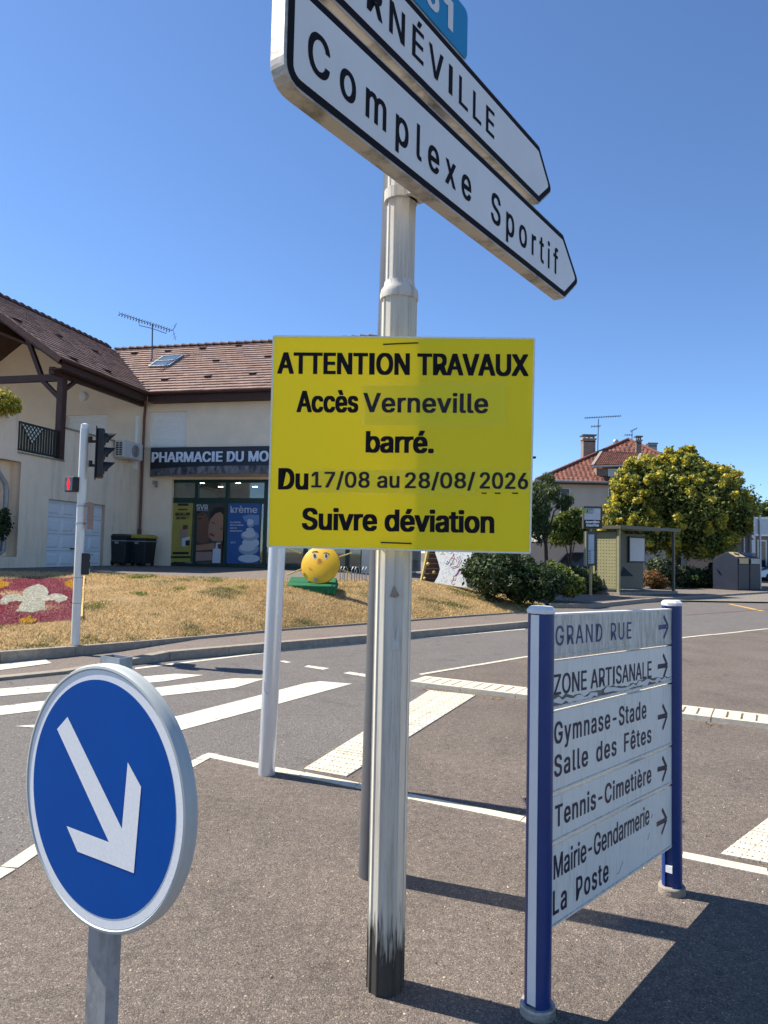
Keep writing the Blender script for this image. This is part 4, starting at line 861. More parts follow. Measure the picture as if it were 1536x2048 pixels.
# garage door
M['door_white'] = mat('garage_door_white', (0.72, 0.74, 0.74), 0.45, var=0.04)
gd = build('garage_door', MB().bb(-.16, -.12, GD[0], GD[1], .8, GD[3]), M['door_white'], PH, local=True)
gp0 = None; ncol, nrow = 4, 4
for j in range(nrow):
    for i in range(ncol):
        wv_, hv_ = (GD[1] - GD[0]) / ncol, 1.98 / nrow; c = (-.118, GD[0] + wv_ * (i + .5), .82 + hv_ * (j + .5))
        if gp0 is None:
            a, b_ = wv_ * .40, hv_ * .34; a2, b2 = a - .045, b_ - .045
            gp0 = build('door_panel', MB().add([(-.004, -a, -b_), (-.004, a, -b_), (-.004, a, b_), (-.004, -a, b_), (.022, -a2, -b2), (.022, a2, -b2), (.022, a2, b2), (.022, -a2, b2)], [(4, 5, 6, 7), (0, 1, 5, 4), (1, 2, 6, 5), (2, 3, 7, 6), (3, 0, 4, 7)]), M['door_white'], gd, local=True); gp0.location = c
        else: put_piece('door_panel', gp0, c, (0, 0, 0), gd)
for j in range(1, nrow): build('door_joint', MB().bb(-.121, -.1165, GD[0], GD[1], .82 + 1.98 / nrow * j - .006, .82 + 1.98 / nrow * j + .006), M['zinc'], gd, local=True)
build('handle', MB().bb(-.12, -.07, -3.45, -3.22, 1.36, 1.40), M['black'], gd, local=True)
# recess with pipe
RCz = build('downpipe', MB().tube([(-.15, -6.6, 3.9), (-.15, -6.45, 3.4), (-.15, -6.15, 3.1), (-.15, -6.1, 2.9), (-.15, -6.12, 1.3), (-.15, -6.3, 1.2), (-.15, -6.6, 1.2)], .07, 12), M['zinc'], PH, local=True, smooth='edge')
# copper downpipe at the inner corner, cable duct, air conditioner
build('downpipe', MB().tube([(OV - .1, -OV - .02, 6.72), (OV - .1, -OV, 6.6), (.12, -.07, 6.35), (.10, -.07, 6.0), (.10, -.07, .8)], .045, 10), M['copper'], PH, local=True, smooth='edge')
build('pipe_shoe', MB().tube([(.10, -.07, .8), (.10, -.07, 2.1)], .058, 10), M['gutter'], PH, local=True)
build('cable_duct', MB().bb(.0, .07, -.42, -.30, 4.15, 6.0), M['shutter'], PH, local=True)
M['ac_white'] = mat('air_conditioner_casing', (0.55, 0.54, 0.50), 0.5, var=0.05)
AC = thing('air_conditioner', B0 + BU * .25 + BV * -1.15 + Z * 4.37, 'boxy cream air conditioner unit with round fan grille on the garage wall', 'air conditioner', rz=TH)
build('casing', MB().bb(-.18, .18, -.55, .55, .04, .60), M['ac_white'], AC, local=True, bevel=.02)
fg = build('fan_grille', MB().lathe([(.21, 0), (.21, .012), (.19, .014), (.0, .016)], (.18, .12, .32), (1, 0, 0), 28), M['grey_paint'], AC, local=True)
for r_ in (.06, .11, .16, .2):
    build('grille_ring', MB().tube([(.2, .12 + r_ * math.cos(t), .32 + r_ * math.sin(t)) for t in np.linspace(0, 2 * math.pi, 25)], .006, 5, False), M['ac_white'], fg, local=True)
for i in range(6):
    for j in range(2): build('side_vent', MB().bb(-.12 + j * .13, -.02 + j * .13, -.556, -.548, .10 + i * .075, .15 + i * .075), M['black'], AC, local=True)
for y_ in (-.38, .38): build('bracket', MB().bb(-.25, .16, y_ - .02, y_ + .02, .0, .04), M['ac_white'], AC, local=True)
# TV aerial
ap_ = roofpt(300, 724, 'r'); aw = B0 + BU * ap_[0] + BV * ap_[1] + Z * ap_[2]
AE = thing('tv_aerial', aw, 'long many-toothed television aerial on a thin mast above the pharmacy roof', 'aerial')
M['aerial'] = mat('aerial_metal', (0.10, 0.13, 0.18), 0.4, 0.5)
dpt = aw[1]; tp = atY(305, 648, dpt); build('mast', MB().tube([aw, atY(304, 716, dpt), tp], .028, 8), M['aerial'], AE)
a, b_ = atY(239, 627, dpt - .6), atY(345, 661, dpt + .5); bm_ = build('boom', MB().tube([a, b_], .02, 6), M['aerial'], AE); d_ = (b_ - a); sdv = np.cross(d_ / np.linalg.norm(d_), Z); sdv /= np.linalg.norm(sdv)
for i in range(19):
    q = a + d_ * i / 19; build('element', MB().tube([q - sdv * .16 - Z * .055, q, q + sdv * .16 - Z * .055], .011, 5).tube([q - Z * .09, q + Z * .07], .011, 5), M['aerial'], bm_)
for s_ in (1, -1): build('reflector', MB().tube([b_ + d_ * .01, b_ + d_ * .07 + Z * .35 * s_], .009, 5).tube([b_ + d_ * .05 + Z * .25 * s_ - sdv * .2, b_ + d_ * .05 + Z * .25 * s_ + sdv * .2], .008, 5).tube([b_ + d_ * .03 + Z * .12 * s_ - sdv * .2, b_ + d_ * .03 + Z * .12 * s_ + sdv * .2], .008, 5), M['aerial'], bm_)
build('support_arm', MB().tube([a + d_ * .35, a + d_ * .37 - Z * .22, tp - Z * .18, b_ - d_ * .12 - Z * .2, b_ - d_ * .1], .014, 6), M['aerial'], AE)
# shopfront --------------------------------------------------------------
FV = .12
sf = build('shopfront_frame', MB().bb(sfL, SFR, FV, FV + .08, sfT - .10, sfT).bb(sfL, SFR, FV, FV + .08, .78, .95), M['green_frame'], PH, local=True)
mul = [onU(x, 1050, FV)[0] for x in (340, 391, 452.5, 530)]; wid = mul[2] - mul[1]
cols_ = mul + [mul[3] + (i + 1) * 1.45 for i in range(4)]; cols_ = [c for c in cols_ if c < SFR - .2] + [SFR]
trz = onU(420, 1001, FV)[2]
for c in cols_: build('mullion', MB().bb(c - .06, c + .06, FV - .02, FV + .1, .8, sfT), M['green_frame'], sf, local=True)
for i in range(len(cols_) - 1):
    a, b_ = cols_[i] + .06, cols_[i + 1] - .06
    build('transom', MB().bb(a, b_, FV - .01, FV + .09, trz - .10, trz + .09), M['green_frame'], sf, local=True)
    build('pane', MB().bb(a, b_, FV + .03, FV + .045, trz + .09, sfT - .1), M['glass'], sf, local=True); build('pane', MB().bb(a, b_, FV + .03, FV + .045, .95, trz - .10), M['glass'], sf, local=True)
# room behind the glass
M['inside'] = mat('shop_interior', (0.30, 0.27, 0.22), 0.9, var=0.2, scale=1.5); M['inside_floor'] = mat('shop_floor', (0.25, 0.23, 0.2), 0.5)
mb = MB().bb(sfL - .3, SFR + .2, 4.0, 4.1, .8, 3.9).bb(sfL - .3, sfL - .2, FV + .2, 4.0, .8, 3.9).bb(SFR + .2, SFR + .3, FV + .2, 4.0, .8, 3.9)
rm = build('shop_room', mb, M['inside'], PH, local=True); build('ceiling', MB().bb(sfL - .3, SFR + .3, FV + .15, 4.1, 3.82, 3.9), M['shutter'], rm, local=True); build('floor', MB().bb(sfL - .3, SFR + .3, FV + .15, 4.1, .72, .8), M['inside_floor'], rm, local=True)
M['spot'] = mat('ceiling_spot', (0.9, 0.9, 0.85), 0.5, emit=((1, 0.96, 0.88), 9.0))
for i in range(6):
    for j in range(2): build('ceiling_spot', MB().lathe([(.09, 0), (.09, -.015)], (sfL + .6 + i * 1.4, 1.0 + j * 1.5, 3.82), (0, 0, 1), 14), M['spot'], rm, local=True)
for i in range(4): build('shelf_unit', MB().bb(sfL + .4 + i * 2.0, sfL + 2.1 + i * 2.0, 3.4, 3.9, .8, 2.4).bb(sfL + .4 + i * 2.0, sfL + 2.1 + i * 2.0, 3.2, 3.4, 1.2, 1.26), M['inside'], rm, local=True)
# fascia with letters, curved canopy
fu0 = onU(301, 918, -.12)[0]; fz0 = onU(420, 938, -.12)[2]; fz1 = onU(420, 893.5, -.12)[2]
fa = build('shop_fascia', MB().bb(fu0, 8.2, -.12, -.005, fz0, fz1), M['fascia_dark'], PH, local=True)
M['letter_lit'] = mat('white_sign_letter', (0.74, 0.78, 0.84), 0.4, var=0.03)
def Wl(p): return B0 + BU * p[0] + BV * p[1] + Z * p[2]
l0 = onU(303, 925.5, -.16); l1 = onU(537, 921.5, -.16); bz_ = (l0[2] + l1[2]) / 2; hc_ = onU(303, 905.5, -.16)[2] - l0[2]
V_, F_ = text_geo('PHARMACIE DU MON', 0.0, 1.0); Vm, _ = text_geo('PHARMACIE DU MO', 0.0, 1.0); wfull = (l1[0] - l0[0]) * (V_[:, 0].max() - V_[:, 0].min()) / (Vm[:, 0].max() - Vm[:, 0].min())
for mb in text_parts('PHARMACIE DU MON', (l0[0], -.16, bz_), (l0[0] + wfull, -.16, bz_), (l0[0], -.16, bz_ + hc_), 0.001, 0.035):
    n0 = len(mb.v); base = list(mb.v); F0 = list(mb.f); build('lettering', MB().add(base, F0), M['letter_lit'], fa, local=True, fix=False)
    nv = n0 // 9; side = MB(); ed = {}
    for f in F0[:len(F0) // 9]:
        for k in range(len(f)):
            e = (f[k], f[(k + 1) % len(f)]); ed[tuple(sorted(e))] = ed.get(tuple(sorted(e)), 0) + 1
    for (p, q), c in ed.items():
        if c == 1: side.add([base[p], base[q], (base[q][0], -.12, base[q][2]), (base[p][0], -.12, base[p][2])], [(0, 1, 2, 3)])
    build('letter_return', side, M['letter_lit'], fa, local=True, fix=False)
K = 24; cu0, cu1 = fu0 - .02, 8.3; mb = MB(); top = []; 
for i in range(K + 1):
    t = i / K; u_ = cu0 + (cu1 - cu0) * t; d_ = -.10 - .95 * math.sin(math.pi * t) ** .8; top.append((u_, d_))
zt, zb = fz0 - .005, fz0 - .26
Vv = [(u_, d_, zt) for u_, d_ in top] + [(u_, d_, zb) for u_, d_ in top] + [(cu1, -.002, zt), (cu0, -.002, zt), (cu1, -.002, zb), (cu0, -.002, zb)]; n1 = K + 1
mb.add(Vv, [(i, i + 1, n1 + i + 1, n1 + i) for i in range(K)] + [tuple(range(n1)) + (2 * n1, 2 * n1 + 1), tuple(range(n1, 2 * n1)) + (2 * n1 + 2, 2 * n1 + 3)])
build('canopy', mb, M['slab'], PH, local=True)
build('canopy_soffit', MB().add([(u_, d_ * .96 - .0, zb - .004) for u_, d_ in top] + [(cu1, -.002, zb - .004), (cu0, -.002, zb - .004)], [tuple(range(n1 + 2))]), M['render'], PH, local=True)
build('camera', MB().box(onU(310, 965, -.1), (.10, .16, .12)).box(onU(312, 972, -.14), (.06, .1, .1)), M['zinc'], PH, local=True)
# posters on the glass
PV_ = FV - .012
def pz(x, y): p = onU(300 + x * .16927, 880 + y * .16927, PV_); return np.array([p[0], p[1], p[2]])
def pshape(nm, pts, mt, e, parent): return build(nm, MB().add([pz(*q) + np.array([0, -e, 0]) for q in pts], [tuple(range(len(pts)))]), mt, parent, local=True, fix=False)
def ptext(s, bl, br, h, mt, parent, e=.004, bold=.02): lettering_local(s, pz(*bl), pz(*br), pz(bl[0], bl[1] - h), mt, parent, e, bold)
def lettering_local(s, BL, BR, TL, mt, parent, eps, bold):
    for mb in text_parts(s, BL, BR, TL, eps, bold, 1.0): build('lettering', mb, mt, parent, local=True, fix=False)
def flat(nm, col, rough=.6): return mat(nm, col, rough, var=.06, scale=3)
P_y = flat('poster_yellow', (0.36, 0.30, 0.06)); P_k = flat('poster_black', (0.02, 0.02, 0.02)); P_w = flat('poster_white', (0.55, 0.58, 0.62)); P_b = flat('poster_blue', (0.035, 0.11, 0.30)); P_b2 = flat('poster_pale_blue', (0.16, 0.28, 0.48))
P_s1 = flat('poster_skin_dark', (0.17, 0.075, 0.045)); P_s2 = flat('poster_skin_light', (0.36, 0.19, 0.115)); P_h = flat('poster_hair', (0.02, 0.014, 0.012)); P_br = flat('poster_brown', (0.10, 0.045, 0.03)); P_pk = flat('poster_pinkish', (0.34, 0.21, 0.17)); P_sh = flat('poster_cream_shade', (0.30, 0.36, 0.45)); P_lip = flat('poster_lip', (0.20, 0.06, 0.045)); P_bg = flat('poster_grey_green', (0.05, 0.055, 0.05))
a = pshape('poster', [(270, 745), (508, 745), (478, 1440), (238, 1440)], P_y, 0, PH)
ptext('BROUILLARD', (300, 895), (475, 892), 36, P_k, a, bold=.05); ptext('MATINAL ?', (312, 938), (456, 936), 32, P_k, a, bold=.05)
for q in ([(328, 750), (455, 750), (455, 778), (328, 778)], [(335, 813), (442, 813), (442, 829), (335, 829)], [(268, 1322), (457, 1322), (456, 1350), (267, 1350)], [(240, 1372), (480, 1372), (479, 1396), (239, 1396)]): pshape('poster_bar', q, P_k, .003, a)
pshape('poster_bottle', [(352, 1190), (345, 1100), (375, 1040), (390, 1005), (445, 1005), (445, 1090), (425, 1150), (400, 1190)], P_pk, .003, a); pshape('poster_cap', [(390, 1005), (447, 1003), (447, 1050), (390, 1060)], P_br, .005, a); pshape('poster_jar', [(375, 1255), (378, 1165), (470, 1140), (472, 1240), (420, 1258)], P_w, .005, a); pshape('poster_jar', [(420, 1190), (470, 1180), (470, 1245), (420, 1250)], P_k, .007, a)
b = pshape('poster', [(545, 748), (872, 748), (846, 1452), (512, 1452)], P_bg, 0, PH)
pshape('poster_face', [(540, 870), (600, 850), (660, 870), (690, 940), (705, 1010), (700, 1060), (690, 1110), (700, 1170), (670, 1210), (610, 1222), (560, 1200), (528, 1180)], P_s1, .003, b)
pshape('poster_face', [(700, 985), (722, 920), (770, 860), (830, 850), (868, 870), (858, 1195), (800, 1198), (740, 1190), (700, 1150), (688, 1105), (690, 1050)], P_s2, .005, b)
pshape('poster_hair', [(705, 930), (715, 860), (760, 800), (820, 790), (870, 800), (869, 890), (835, 850), (775, 868), (725, 925)], P_h, .007, b); pshape('poster_hair', [(545, 850), (600, 835), (655, 850), (600, 858), (543, 885)], P_h, .005, b)
pshape('poster_nose', [(725, 1030), (760, 1010), (780, 1055), (770, 1075), (730, 1080)], P_pk, .007, b); pshape('poster_lips', [(695, 1105), (730, 1100), (768, 1130), (760, 1145), (715, 1130)], P_lip, .007, b); pshape('poster_lips', [(618, 1095), (668, 1090), (690, 1100), (660, 1112), (628, 1108)], P_lip, .005, b)
for q in ([(565, 925), (612, 922), (610, 935), (570, 937)], [(725, 965), (770, 985), (768, 992), (725, 974)], [(832, 1030), (860, 1058), (856, 1066), (830, 1042)], [(560, 885), (625, 872), (640, 882), (575, 893)]): pshape('poster_eye', q, P_h, .008, b)
pshape('poster_arm', [(520, 1235), (846, 1195), (850, 1300), (840, 1452), (740, 1452), (740, 1330), (515, 1330)], P_br, .003, b); pshape('poster_arm', [(540, 1245), (760, 1215), (770, 1290), (520, 1310)], P_s2, .005, b); pshape('poster_caption', [(518, 1325), (735, 1320), (735, 1420), (515, 1430)], P_pk, .006, b)
pshape('poster_bottle', [(735, 1452), (745, 1290), (775, 1280), (780, 1215), (838, 1212), (836, 1224), (800, 1232), (802, 1280), (838, 1290), (832, 1455)], P_w, .008, b)
ptext('SVR', (550, 822), (688, 826), 62, P_w, b, .01, .02); pshape('poster_line', [(552, 832), (690, 834), (690, 838), (552, 836)], P_w, .009, b)
c = pshape('poster', [(918, 748), (1312, 750), (1280, 1462), (886, 1455)], P_b, 0, PH)
ptext('krème', (952, 858), (1268, 862), 78, P_w, c, .004, .012)
for i, (s_, x1) in enumerate((('La crème', 1072), ('de la crème', 1105), ('est en', 1028), ('pharmacie.', 1095))): ptext(s_, (946, 980 + 34 * i), (x1, 981 + 34 * i), 20, P_w, c, .004, .03)
ptext('N°1', (955, 1222), (1012, 1222), 22, P_w, c, .004, .02)
def blob(cx, cy, rx, ry, mt, e): pshape('poster_cream', [(cx + rx * math.cos(t), cy + ry * math.sin(t)) for t in np.linspace(0, 2 * math.pi, 21)[:-1]], mt, e, c)
pshape('poster_glow', [(1090, 900), (1180, 880), (1290, 890), (1285, 1000), (1200, 1010), (1120, 960)], P_b2, .002, c)
for i, (cx, cy, rx, ry) in enumerate([(1170, 1400, 130, 48), (1165, 1285, 120, 72), (1190, 1215, 100, 60), (1180, 1130, 105, 62), (1185, 1075, 48, 40), (1190, 1000, 40, 32), (1190, 965, 36, 30)]): blob(cx, cy, rx, ry, P_sh if i % 2 else P_w, .003 + .001 * i); blob(cx - 12, cy - 14, rx * .78, ry * .62, P_w, .0035 + .001 * i)
# ================================================================== things on the bank and by the pharmacy
# wheelie bins
M['bin_dark'] = mat('bin_dark_green', (0.016, 0.02, 0.022), 0.45, var=0.2); M['bin_yellow'] = mat('bin_yellow_lid', (0.42, 0.32, 0.03), 0.5)
def wheelie(u_, v_, lab, lidm, wd=.62):
    base = B0 + BU * u_ + BV * v_ + Z * .85; t = thing('wheelie_bin', base, lab, 'bin', 'bins beside the garage door', rz=TH)
    prof = lambda k, z: [(-wd / 2 * k, -.36 * k, z), (wd / 2 * k, -.36 * k, z), (wd / 2 * k, .36 * k, z), (-wd / 2 * k, .36 * k, z)]
    b_ = build('body', MB().add(prof(.84, .08) + prof(1.0, .92), [(0, 1, 2, 3), (4, 5, 6, 7), (0, 1, 5, 4), (1, 2, 6, 5), (2, 3, 7, 6), (3, 0, 4, 7)]), M['bin_dark'], t, local=True, bevel=.03)
    build('rim_band', MB().bb(-wd / 2 - .01, wd / 2 + .01, -.375, .375, .80, .83), M['zinc'], b_, local=True)
    build('lid', MB().add(prof(1.06, .92) + prof(1.06, .97) + prof(.8, 1.04), [(0, 1, 5, 4), (1, 2, 6, 5), (2, 3, 7, 6), (3, 0, 4, 7), (4, 5, 9, 8), (5, 6, 10, 9), (6, 7, 11, 10), (7, 4, 8, 11), (8, 9, 10, 11), (0, 1, 2, 3)]), lidm, t, local=True)
    for sx in (-1, 1): build('wheel', MB().lathe([(.09, -.02), (.1, -.015), (.1, .015), (.09, .02)], (sx * wd * .35, .25, .1), (1, 0, 0), 16), M['black'], t, local=True)
    for sx in (-1, 1): build('wheel', MB().lathe([(.09, -.02), (.1, -.015), (.1, .015), (.09, .02)], (sx * wd * .35, -.25, .1), (1, 0, 0), 16), M['black'], t, local=True)
    build('label_plate', MB().bb(-.08, .06, -.377, -.37, .72, .79), M['zinc'], b_, local=True)
for (x, lab, lm) in ((209, 'black wheelie bin, the first of three along the garage wall', M['bin_dark']), (246, 'black wheelie bin standing between two others by the wall', M['bin_dark']), (285, 'black wheelie bin with a yellow-edged lid beside the shopfront wall', M['bin_yellow'])):
    q = onU(x, 1110, -1.2 if x < 280 else -.9); wheelie(q[0], -1.2 if x < 280 else -.9, lab, lm)

# traffic signal on the bank
TP = gp(150, 1290, .16)
TS = thing('traffic_signal', TP, 'grey pole on the grass bank carrying a black traffic light and a red walking-man signal', 'traffic light')
M['pole_grey'] = mat('pole_grey_white', (0.66, 0.66, 0.62), 0.4, 0.1, var=0.08, scale=5, stretch=(1, 1, .3))
dT = TP[1]; topz = atY(171, 846, dT)[2]
build('shaft', MB().tube([TP - Z * .05, np.array([TP[0], TP[1], topz - .08])], .056, 24), M['pole_grey'], TS, smooth='edge'); build('shaft_cap', MB().lathe([(.05, -.09), (.05, -.02), (.0, 0)], (TP[0], TP[1], topz), Z, 20), M['white_paint'], TS)
def T(x, y, dy=0.0): return atY(x, y, dT + dy)
hv = np.array([.94, .34, 0]); hs = np.array([-.34, .94, 0])    # the head looks along hv
c0, c1 = T(203, 858, .05), T(198, 956, .05); hcn = (c0 + c1) / 2
hd_ = build('signal_head', MB().box(hcn, (.10, .22, np.linalg.norm(c0 - c1)), (hv, hs, Z)), M['black'], TS, bevel=.02)
build('backing_board', MB().box(hcn - hv * .055, (.012, .27, np.linalg.norm(c0 - c1) + .04), (hv, hs, Z)), M['black'], hd_)
for i in range(3):
    q = hcn + Z * (.20 - .20 * i) + hv * .05; build('lens', MB().lathe([(.085, 0), (.085, .01), (.04, .02)], q, hv, 20), M['lens_d'], hd_)
    mb = MB(); n = 14; V = []
    for k in range(n + 1):
        t = math.pi * (-.12 + 1.24 * k / n); L_ = .05 + .10 * max(0, math.sin(t)); o_ = hs * math.cos(t) * .09 + Z * math.sin(t) * .09; V += [q + o_, q + o_ + hv * L_]
    mb.add(V, [(2 * k, 2 * k + 1, 2 * k + 3, 2 * k + 2) for k in range(n)]); build('visor', mb, M['black'], hd_, fix=False)
for y_ in (883, 931): build('bracket', MB().bar(T(177, y_), T(196, y_, .04), .03, .035).box(T(181, y_ - 4), (.03, .06, .08)), M['black'], TS)
pv = np.array([-.50, -.866, 0]); ps_ = np.array([.866, -.50, 0]); pc_ = T(146, 969, -.02)
pb_ = build('walking_man_box', MB().box(pc_, (.20, .13, .205), (ps_, pv, Z)), M['black'], TS, bevel=.018)
build('bracket', MB().bar(pc_, np.array([TP[0], TP[1], pc_[2]]), .03, .05).box(T(161, 967), (.03, .06, .2)), M['black'], TS)
M['red_lit'] = mat('red_signal_lit', (0.5, 0.0, 0.0), 0.5, var=0, emit=((1.0, 0.0, 0.006), 0.75))
f0 = pc_ + pv * .067; mm = MB(); PP = lambda a, b_: f0 + ps_ * a + Z * b_
build('signal_window', MB().box(f0 + pv * .001, (.16, .003, .175), (ps_, pv, Z)), M['dark_glass'], pb_)
def mp(pts): mm.add([PP(*p) + pv * .004 for p in pts], [tuple(range(len(pts)))])
mp([(.018 * math.cos(t) - .0, .058 + .018 * math.sin(t)) for t in np.linspace(0, 2 * math.pi, 15)[:-1]]); mp([(-.028, .036), (.028, .036), (.036, .0), (.022, -.02), (-.022, -.02), (-.036, 0)]); mp([(-.022, -.02), (-.002, -.02), (-.003, -.078), (-.02, -.078)]); mp([(.002, -.02), (.022, -.02), (.02, -.078), (.003, -.078)])
build('red_man', mm, M['red_lit'], pb_, fix=False)
M['sign_back'] = mat('brownish_sign_back', (0.30, 0.20, 0.17), 0.5, 0.3, var=0.2)
build('side_plate', MB().box(T(181, 1032, .1), (.016, .30, .37), (np.array([.985, .17, 0]), np.array([-.17, .985, 0]), Z)), M['sign_back'], TS)
for y_ in (1012, 1047): build('clamp', MB().lathe([(.058, -.012), (.062, -.012), (.062, .012), (.058, .012)], (TP[0], TP[1], T(165, y_)[2]), Z, 20).bar(np.array([TP[0] + .04, TP[1] + .02, T(165, y_)[2]]), T(180, y_, .08), .02, .02), M['galv'], TS)
rc = T(171, 1128, .02); rb_ = build('repeater_box', MB().box(rc, (.10, .09, .29), (hv, hs, Z)), M['black'], TS, bevel=.012)
M['green_lit'] = mat('green_signal', (0.01, 0.12, 0.08), 0.4, emit=((0.02, 0.4, 0.25), 0.3))
for i in range(3): build('lens', MB().lathe([(.028, 0), (.028, .008)], rc + hv * .05 + Z * (.09 - .09 * i), hv, 14), M['green_lit'] if i == 2 else M['lens_d'], rb_)
build('visor', MB().box(rc + hv * .075 + Z * .125, (.05, .07, .008), (hv, hs, Z)), M['black'], rb_)
build('hatch_seam', MB().lathe([(.0565, -.003), (.0572, -.003), (.0572, .003), (.0565, .003)], (TP[0], TP[1], T(157, 1155)[2]), Z, 24).lathe([(.0565, -.003), (.0572, -.003), (.0572, .003), (.0565, .003)], (TP[0], TP[1], T(154, 1206)[2]), Z, 24), M['grey_paint'], TS)

# sun sculpture on its green box
def bank_at(px, py):
    """point of the bank surface seen at a pixel"""
    d = ray(px, py); best = None
    cg, tg = np.meshgrid(np.linspace(0, len(E3) - 1.01, 240), np.linspace(0, 1, 80)); P_ = bank(cg, tg).reshape(-1, 3)
    v = P_ - CP; w_ = v @ Fv; X = 768 + FPX * (v @ Rv) / w_; Yp = 1024 - FPX * (v @ Uv) / w_
    return P_[np.argmin((X - px) ** 2 + (Yp - py) ** 2)]
gb = bank_at(620, 1182); dS = gb[1]
M['sun_yellow'] = mat('sun_yellow_paint', (0.78, 0.45, 0.012), 0.45, var=0.06); M['astro'] = mat('green_carpet', (0.01, 0.13, 0.045), 0.9, var=0.2, scale=30, bump=0.5, bscale=120)
SB = thing('green_plinth', (gb[0], gb[1] + .25, gb[2] - .05), 'low box covered in bright green carpet on the dry bank', 'plinth')
x0, x1 = atY(570, 1170, dS)[0], atY(673, 1170, dS)[0]; ztop = atY(620, 1171, dS)[2]; zbk = atY(620, 1154, dS + .8)[2]; zlow = atY(620, 1182, dS)[2] - .05
build('carpet_box', MB().add([(x0, dS, zlow), (x1, dS, zlow), (x1, dS + .8, zbk - .16), (x0, dS + .8, zbk - .16), (x0 + .02, dS + .03, ztop), (x1 - .02, dS + .03, ztop), (x1 - .06, dS + .8, zbk), (x0 + .01, dS + .8, zbk)], [(0, 1, 2, 3), (4, 5, 6, 7), (0, 1, 5, 4), (1, 2, 6, 5), (2, 3, 7, 6), (3, 0, 4, 7)]), M['astro'], SB, bevel=.02)
mb = MB()
for i in range(9): a = x0 + (x1 - x0) * (i + .3) / 9; mb.add([(a, dS - .012, zlow), (a + .05, dS - .02, zlow), (a + .04, dS + .025, ztop - .02), (a + .01, dS + .025, ztop - .02)], [(0, 1, 2, 3)])
build('carpet_fold', mb, M['astro'], SB)
sc = atY(640, 1129, dS + .34); rs = 39.5 * (dS + .34) / FPX; fd = np.array([-.22, -.93, .34]); fd /= np.linalg.norm(fd); fu = np.cross(Z, fd) * -1; fu /= np.linalg.norm(fu)
SU = thing('sun_figure', (sc[0], sc[1], sc[2] - rs), 'round yellow sun figure with a smiling face and stick rays', 'sculpture')
dk = build('disc', MB().lathe([(rs, -.06), (rs, -.005), (rs - .008, 0), (.0, .001)], sc, fd, 56), M['sun_yellow'], SU, smooth='edge')
Q = lambda x, y, e=.003: hit(x, y, sc, fd) + fd * e
P_eye = flat('sun_eye_white', (0.7, 0.68, 0.6)); P_brow = flat('sun_brow', (0.10, 0.03, 0.015)); P_or = flat('sun_nose_orange', (0.55, 0.18, 0.05)); P_iris = flat('sun_iris', (0.04, 0.05, 0.05))
def qb(nm, cx, cy, rx, ry, mt, e): build(nm, MB().poly([Q(cx + rx * math.cos(t), cy + ry * math.sin(t), e) for t in np.linspace(0, 2 * math.pi, 17)[:-1]]), mt, dk, fix=False)
for cx in (629.5, 652.5): qb('eye', cx, 1112, 4.2, 6, P_eye, .003); qb('pupil', cx, 1112, 2.6, 4.2, P_iris, .005)
for q in ([(624, 1105), (629, 1102.5), (636, 1103.5)], [(647, 1107), (653, 1105.5), (659, 1109)]): build('brow', stroke(MB(), [Q(*p) for p in q], .02, fd, .002), P_brow, dk, fix=False)
qb('nose', 639, 1121, 4, 4, P_or, .004); build('mouth', stroke(MB(), [Q(*p) for p in [(633, 1124), (637, 1127), (641, 1127), (645, 1122)]], .014, fd, .003), P_or, dk, fix=False); build('cheek_mark', stroke(stroke(MB(), [Q(617, 1134), (Q(620, 1140))], .012, fd, .002), [Q(623, 1135), Q(620, 1138), Q(625, 1140)], .012, fd, .002), P_or, dk, fix=False)
M['ray'] = mat('ray_stick', (0.55, 0.40, 0.12), 0.6)
for a, b_ in (((602, 1107), (570, 1095)), ((604, 1138), (573, 1150)), ((678, 1114), (703, 1106)), ((676, 1136), (702, 1147)), ((612, 1094), (590, 1070)), ((668, 1100), (690, 1080))): build('ray', MB().tube([atY(*a, dS + .36), atY(*b_, dS + .36)], .014, 8), M['ray'], SU)
build('support', MB().bar((sc[0], sc[1] + .08, ztop - .02), (sc[0], sc[1] + .05, sc[2]), .06, .04), M['timber'], SU); build('screw_plate', MB().box(Q(631, 1160, .02), (.05, .03, .09)), M['zinc'], SU)

# painted music board
mbp = bank_at(905, 1174); dM = mbp[1]
BM = thing('painted_board', (mbp[0], mbp[1], mbp[2] - .02), 'wavy-edged white board painted with music clefs, standing on the bank', 'painted board')
ol = [(868, 1166), (876, 1152), (880, 1138), (876, 1122), (871, 1108), (870, 1095), (878, 1082), (895, 1076), (915, 1076), (935, 1084), (944, 1098), (943, 1114), (935, 1128), (929, 1142), (931, 1158), (935, 1176)]
bn_ = np.array([-.50, -.80, .24]); bn_ /= np.linalg.norm(bn_); BPt = atY(905, 1140, dM + .05); G_ = lambda x, y, e=0: hit(x, y, BPt, bn_) + bn_ * e
P_bd = mat('board_white', (0.62, 0.64, 0.62), 0.5, var=.04)
f_ = [G_(*p) for p in ol]; k = len(f_); bd = build('board', MB().add(f_ + [p - bn_ * .03 for p in f_], [tuple(range(k)), tuple(range(k, 2 * k))] + [(i, (i + 1) % k, k + (i + 1) % k, k + i) for i in range(k)]), P_bd, BM)
cl = {'purple': flat('paint_purple', (0.18, 0.05, 0.18)), 'rust': flat('paint_rust', (0.35, 0.10, 0.06)), 'navy': flat('paint_navy', (0.03, 0.04, 0.09)), 'gold': flat('paint_gold', (0.50, 0.38, 0.04)), 'pink': flat('paint_pink', (0.45, 0.12, 0.2))}
def sw(pts, col, w_=.015): build('brush_stroke', stroke(MB(), [G_(*p) for p in pts], w_, bn_, .003), cl[col], bd, fix=False)
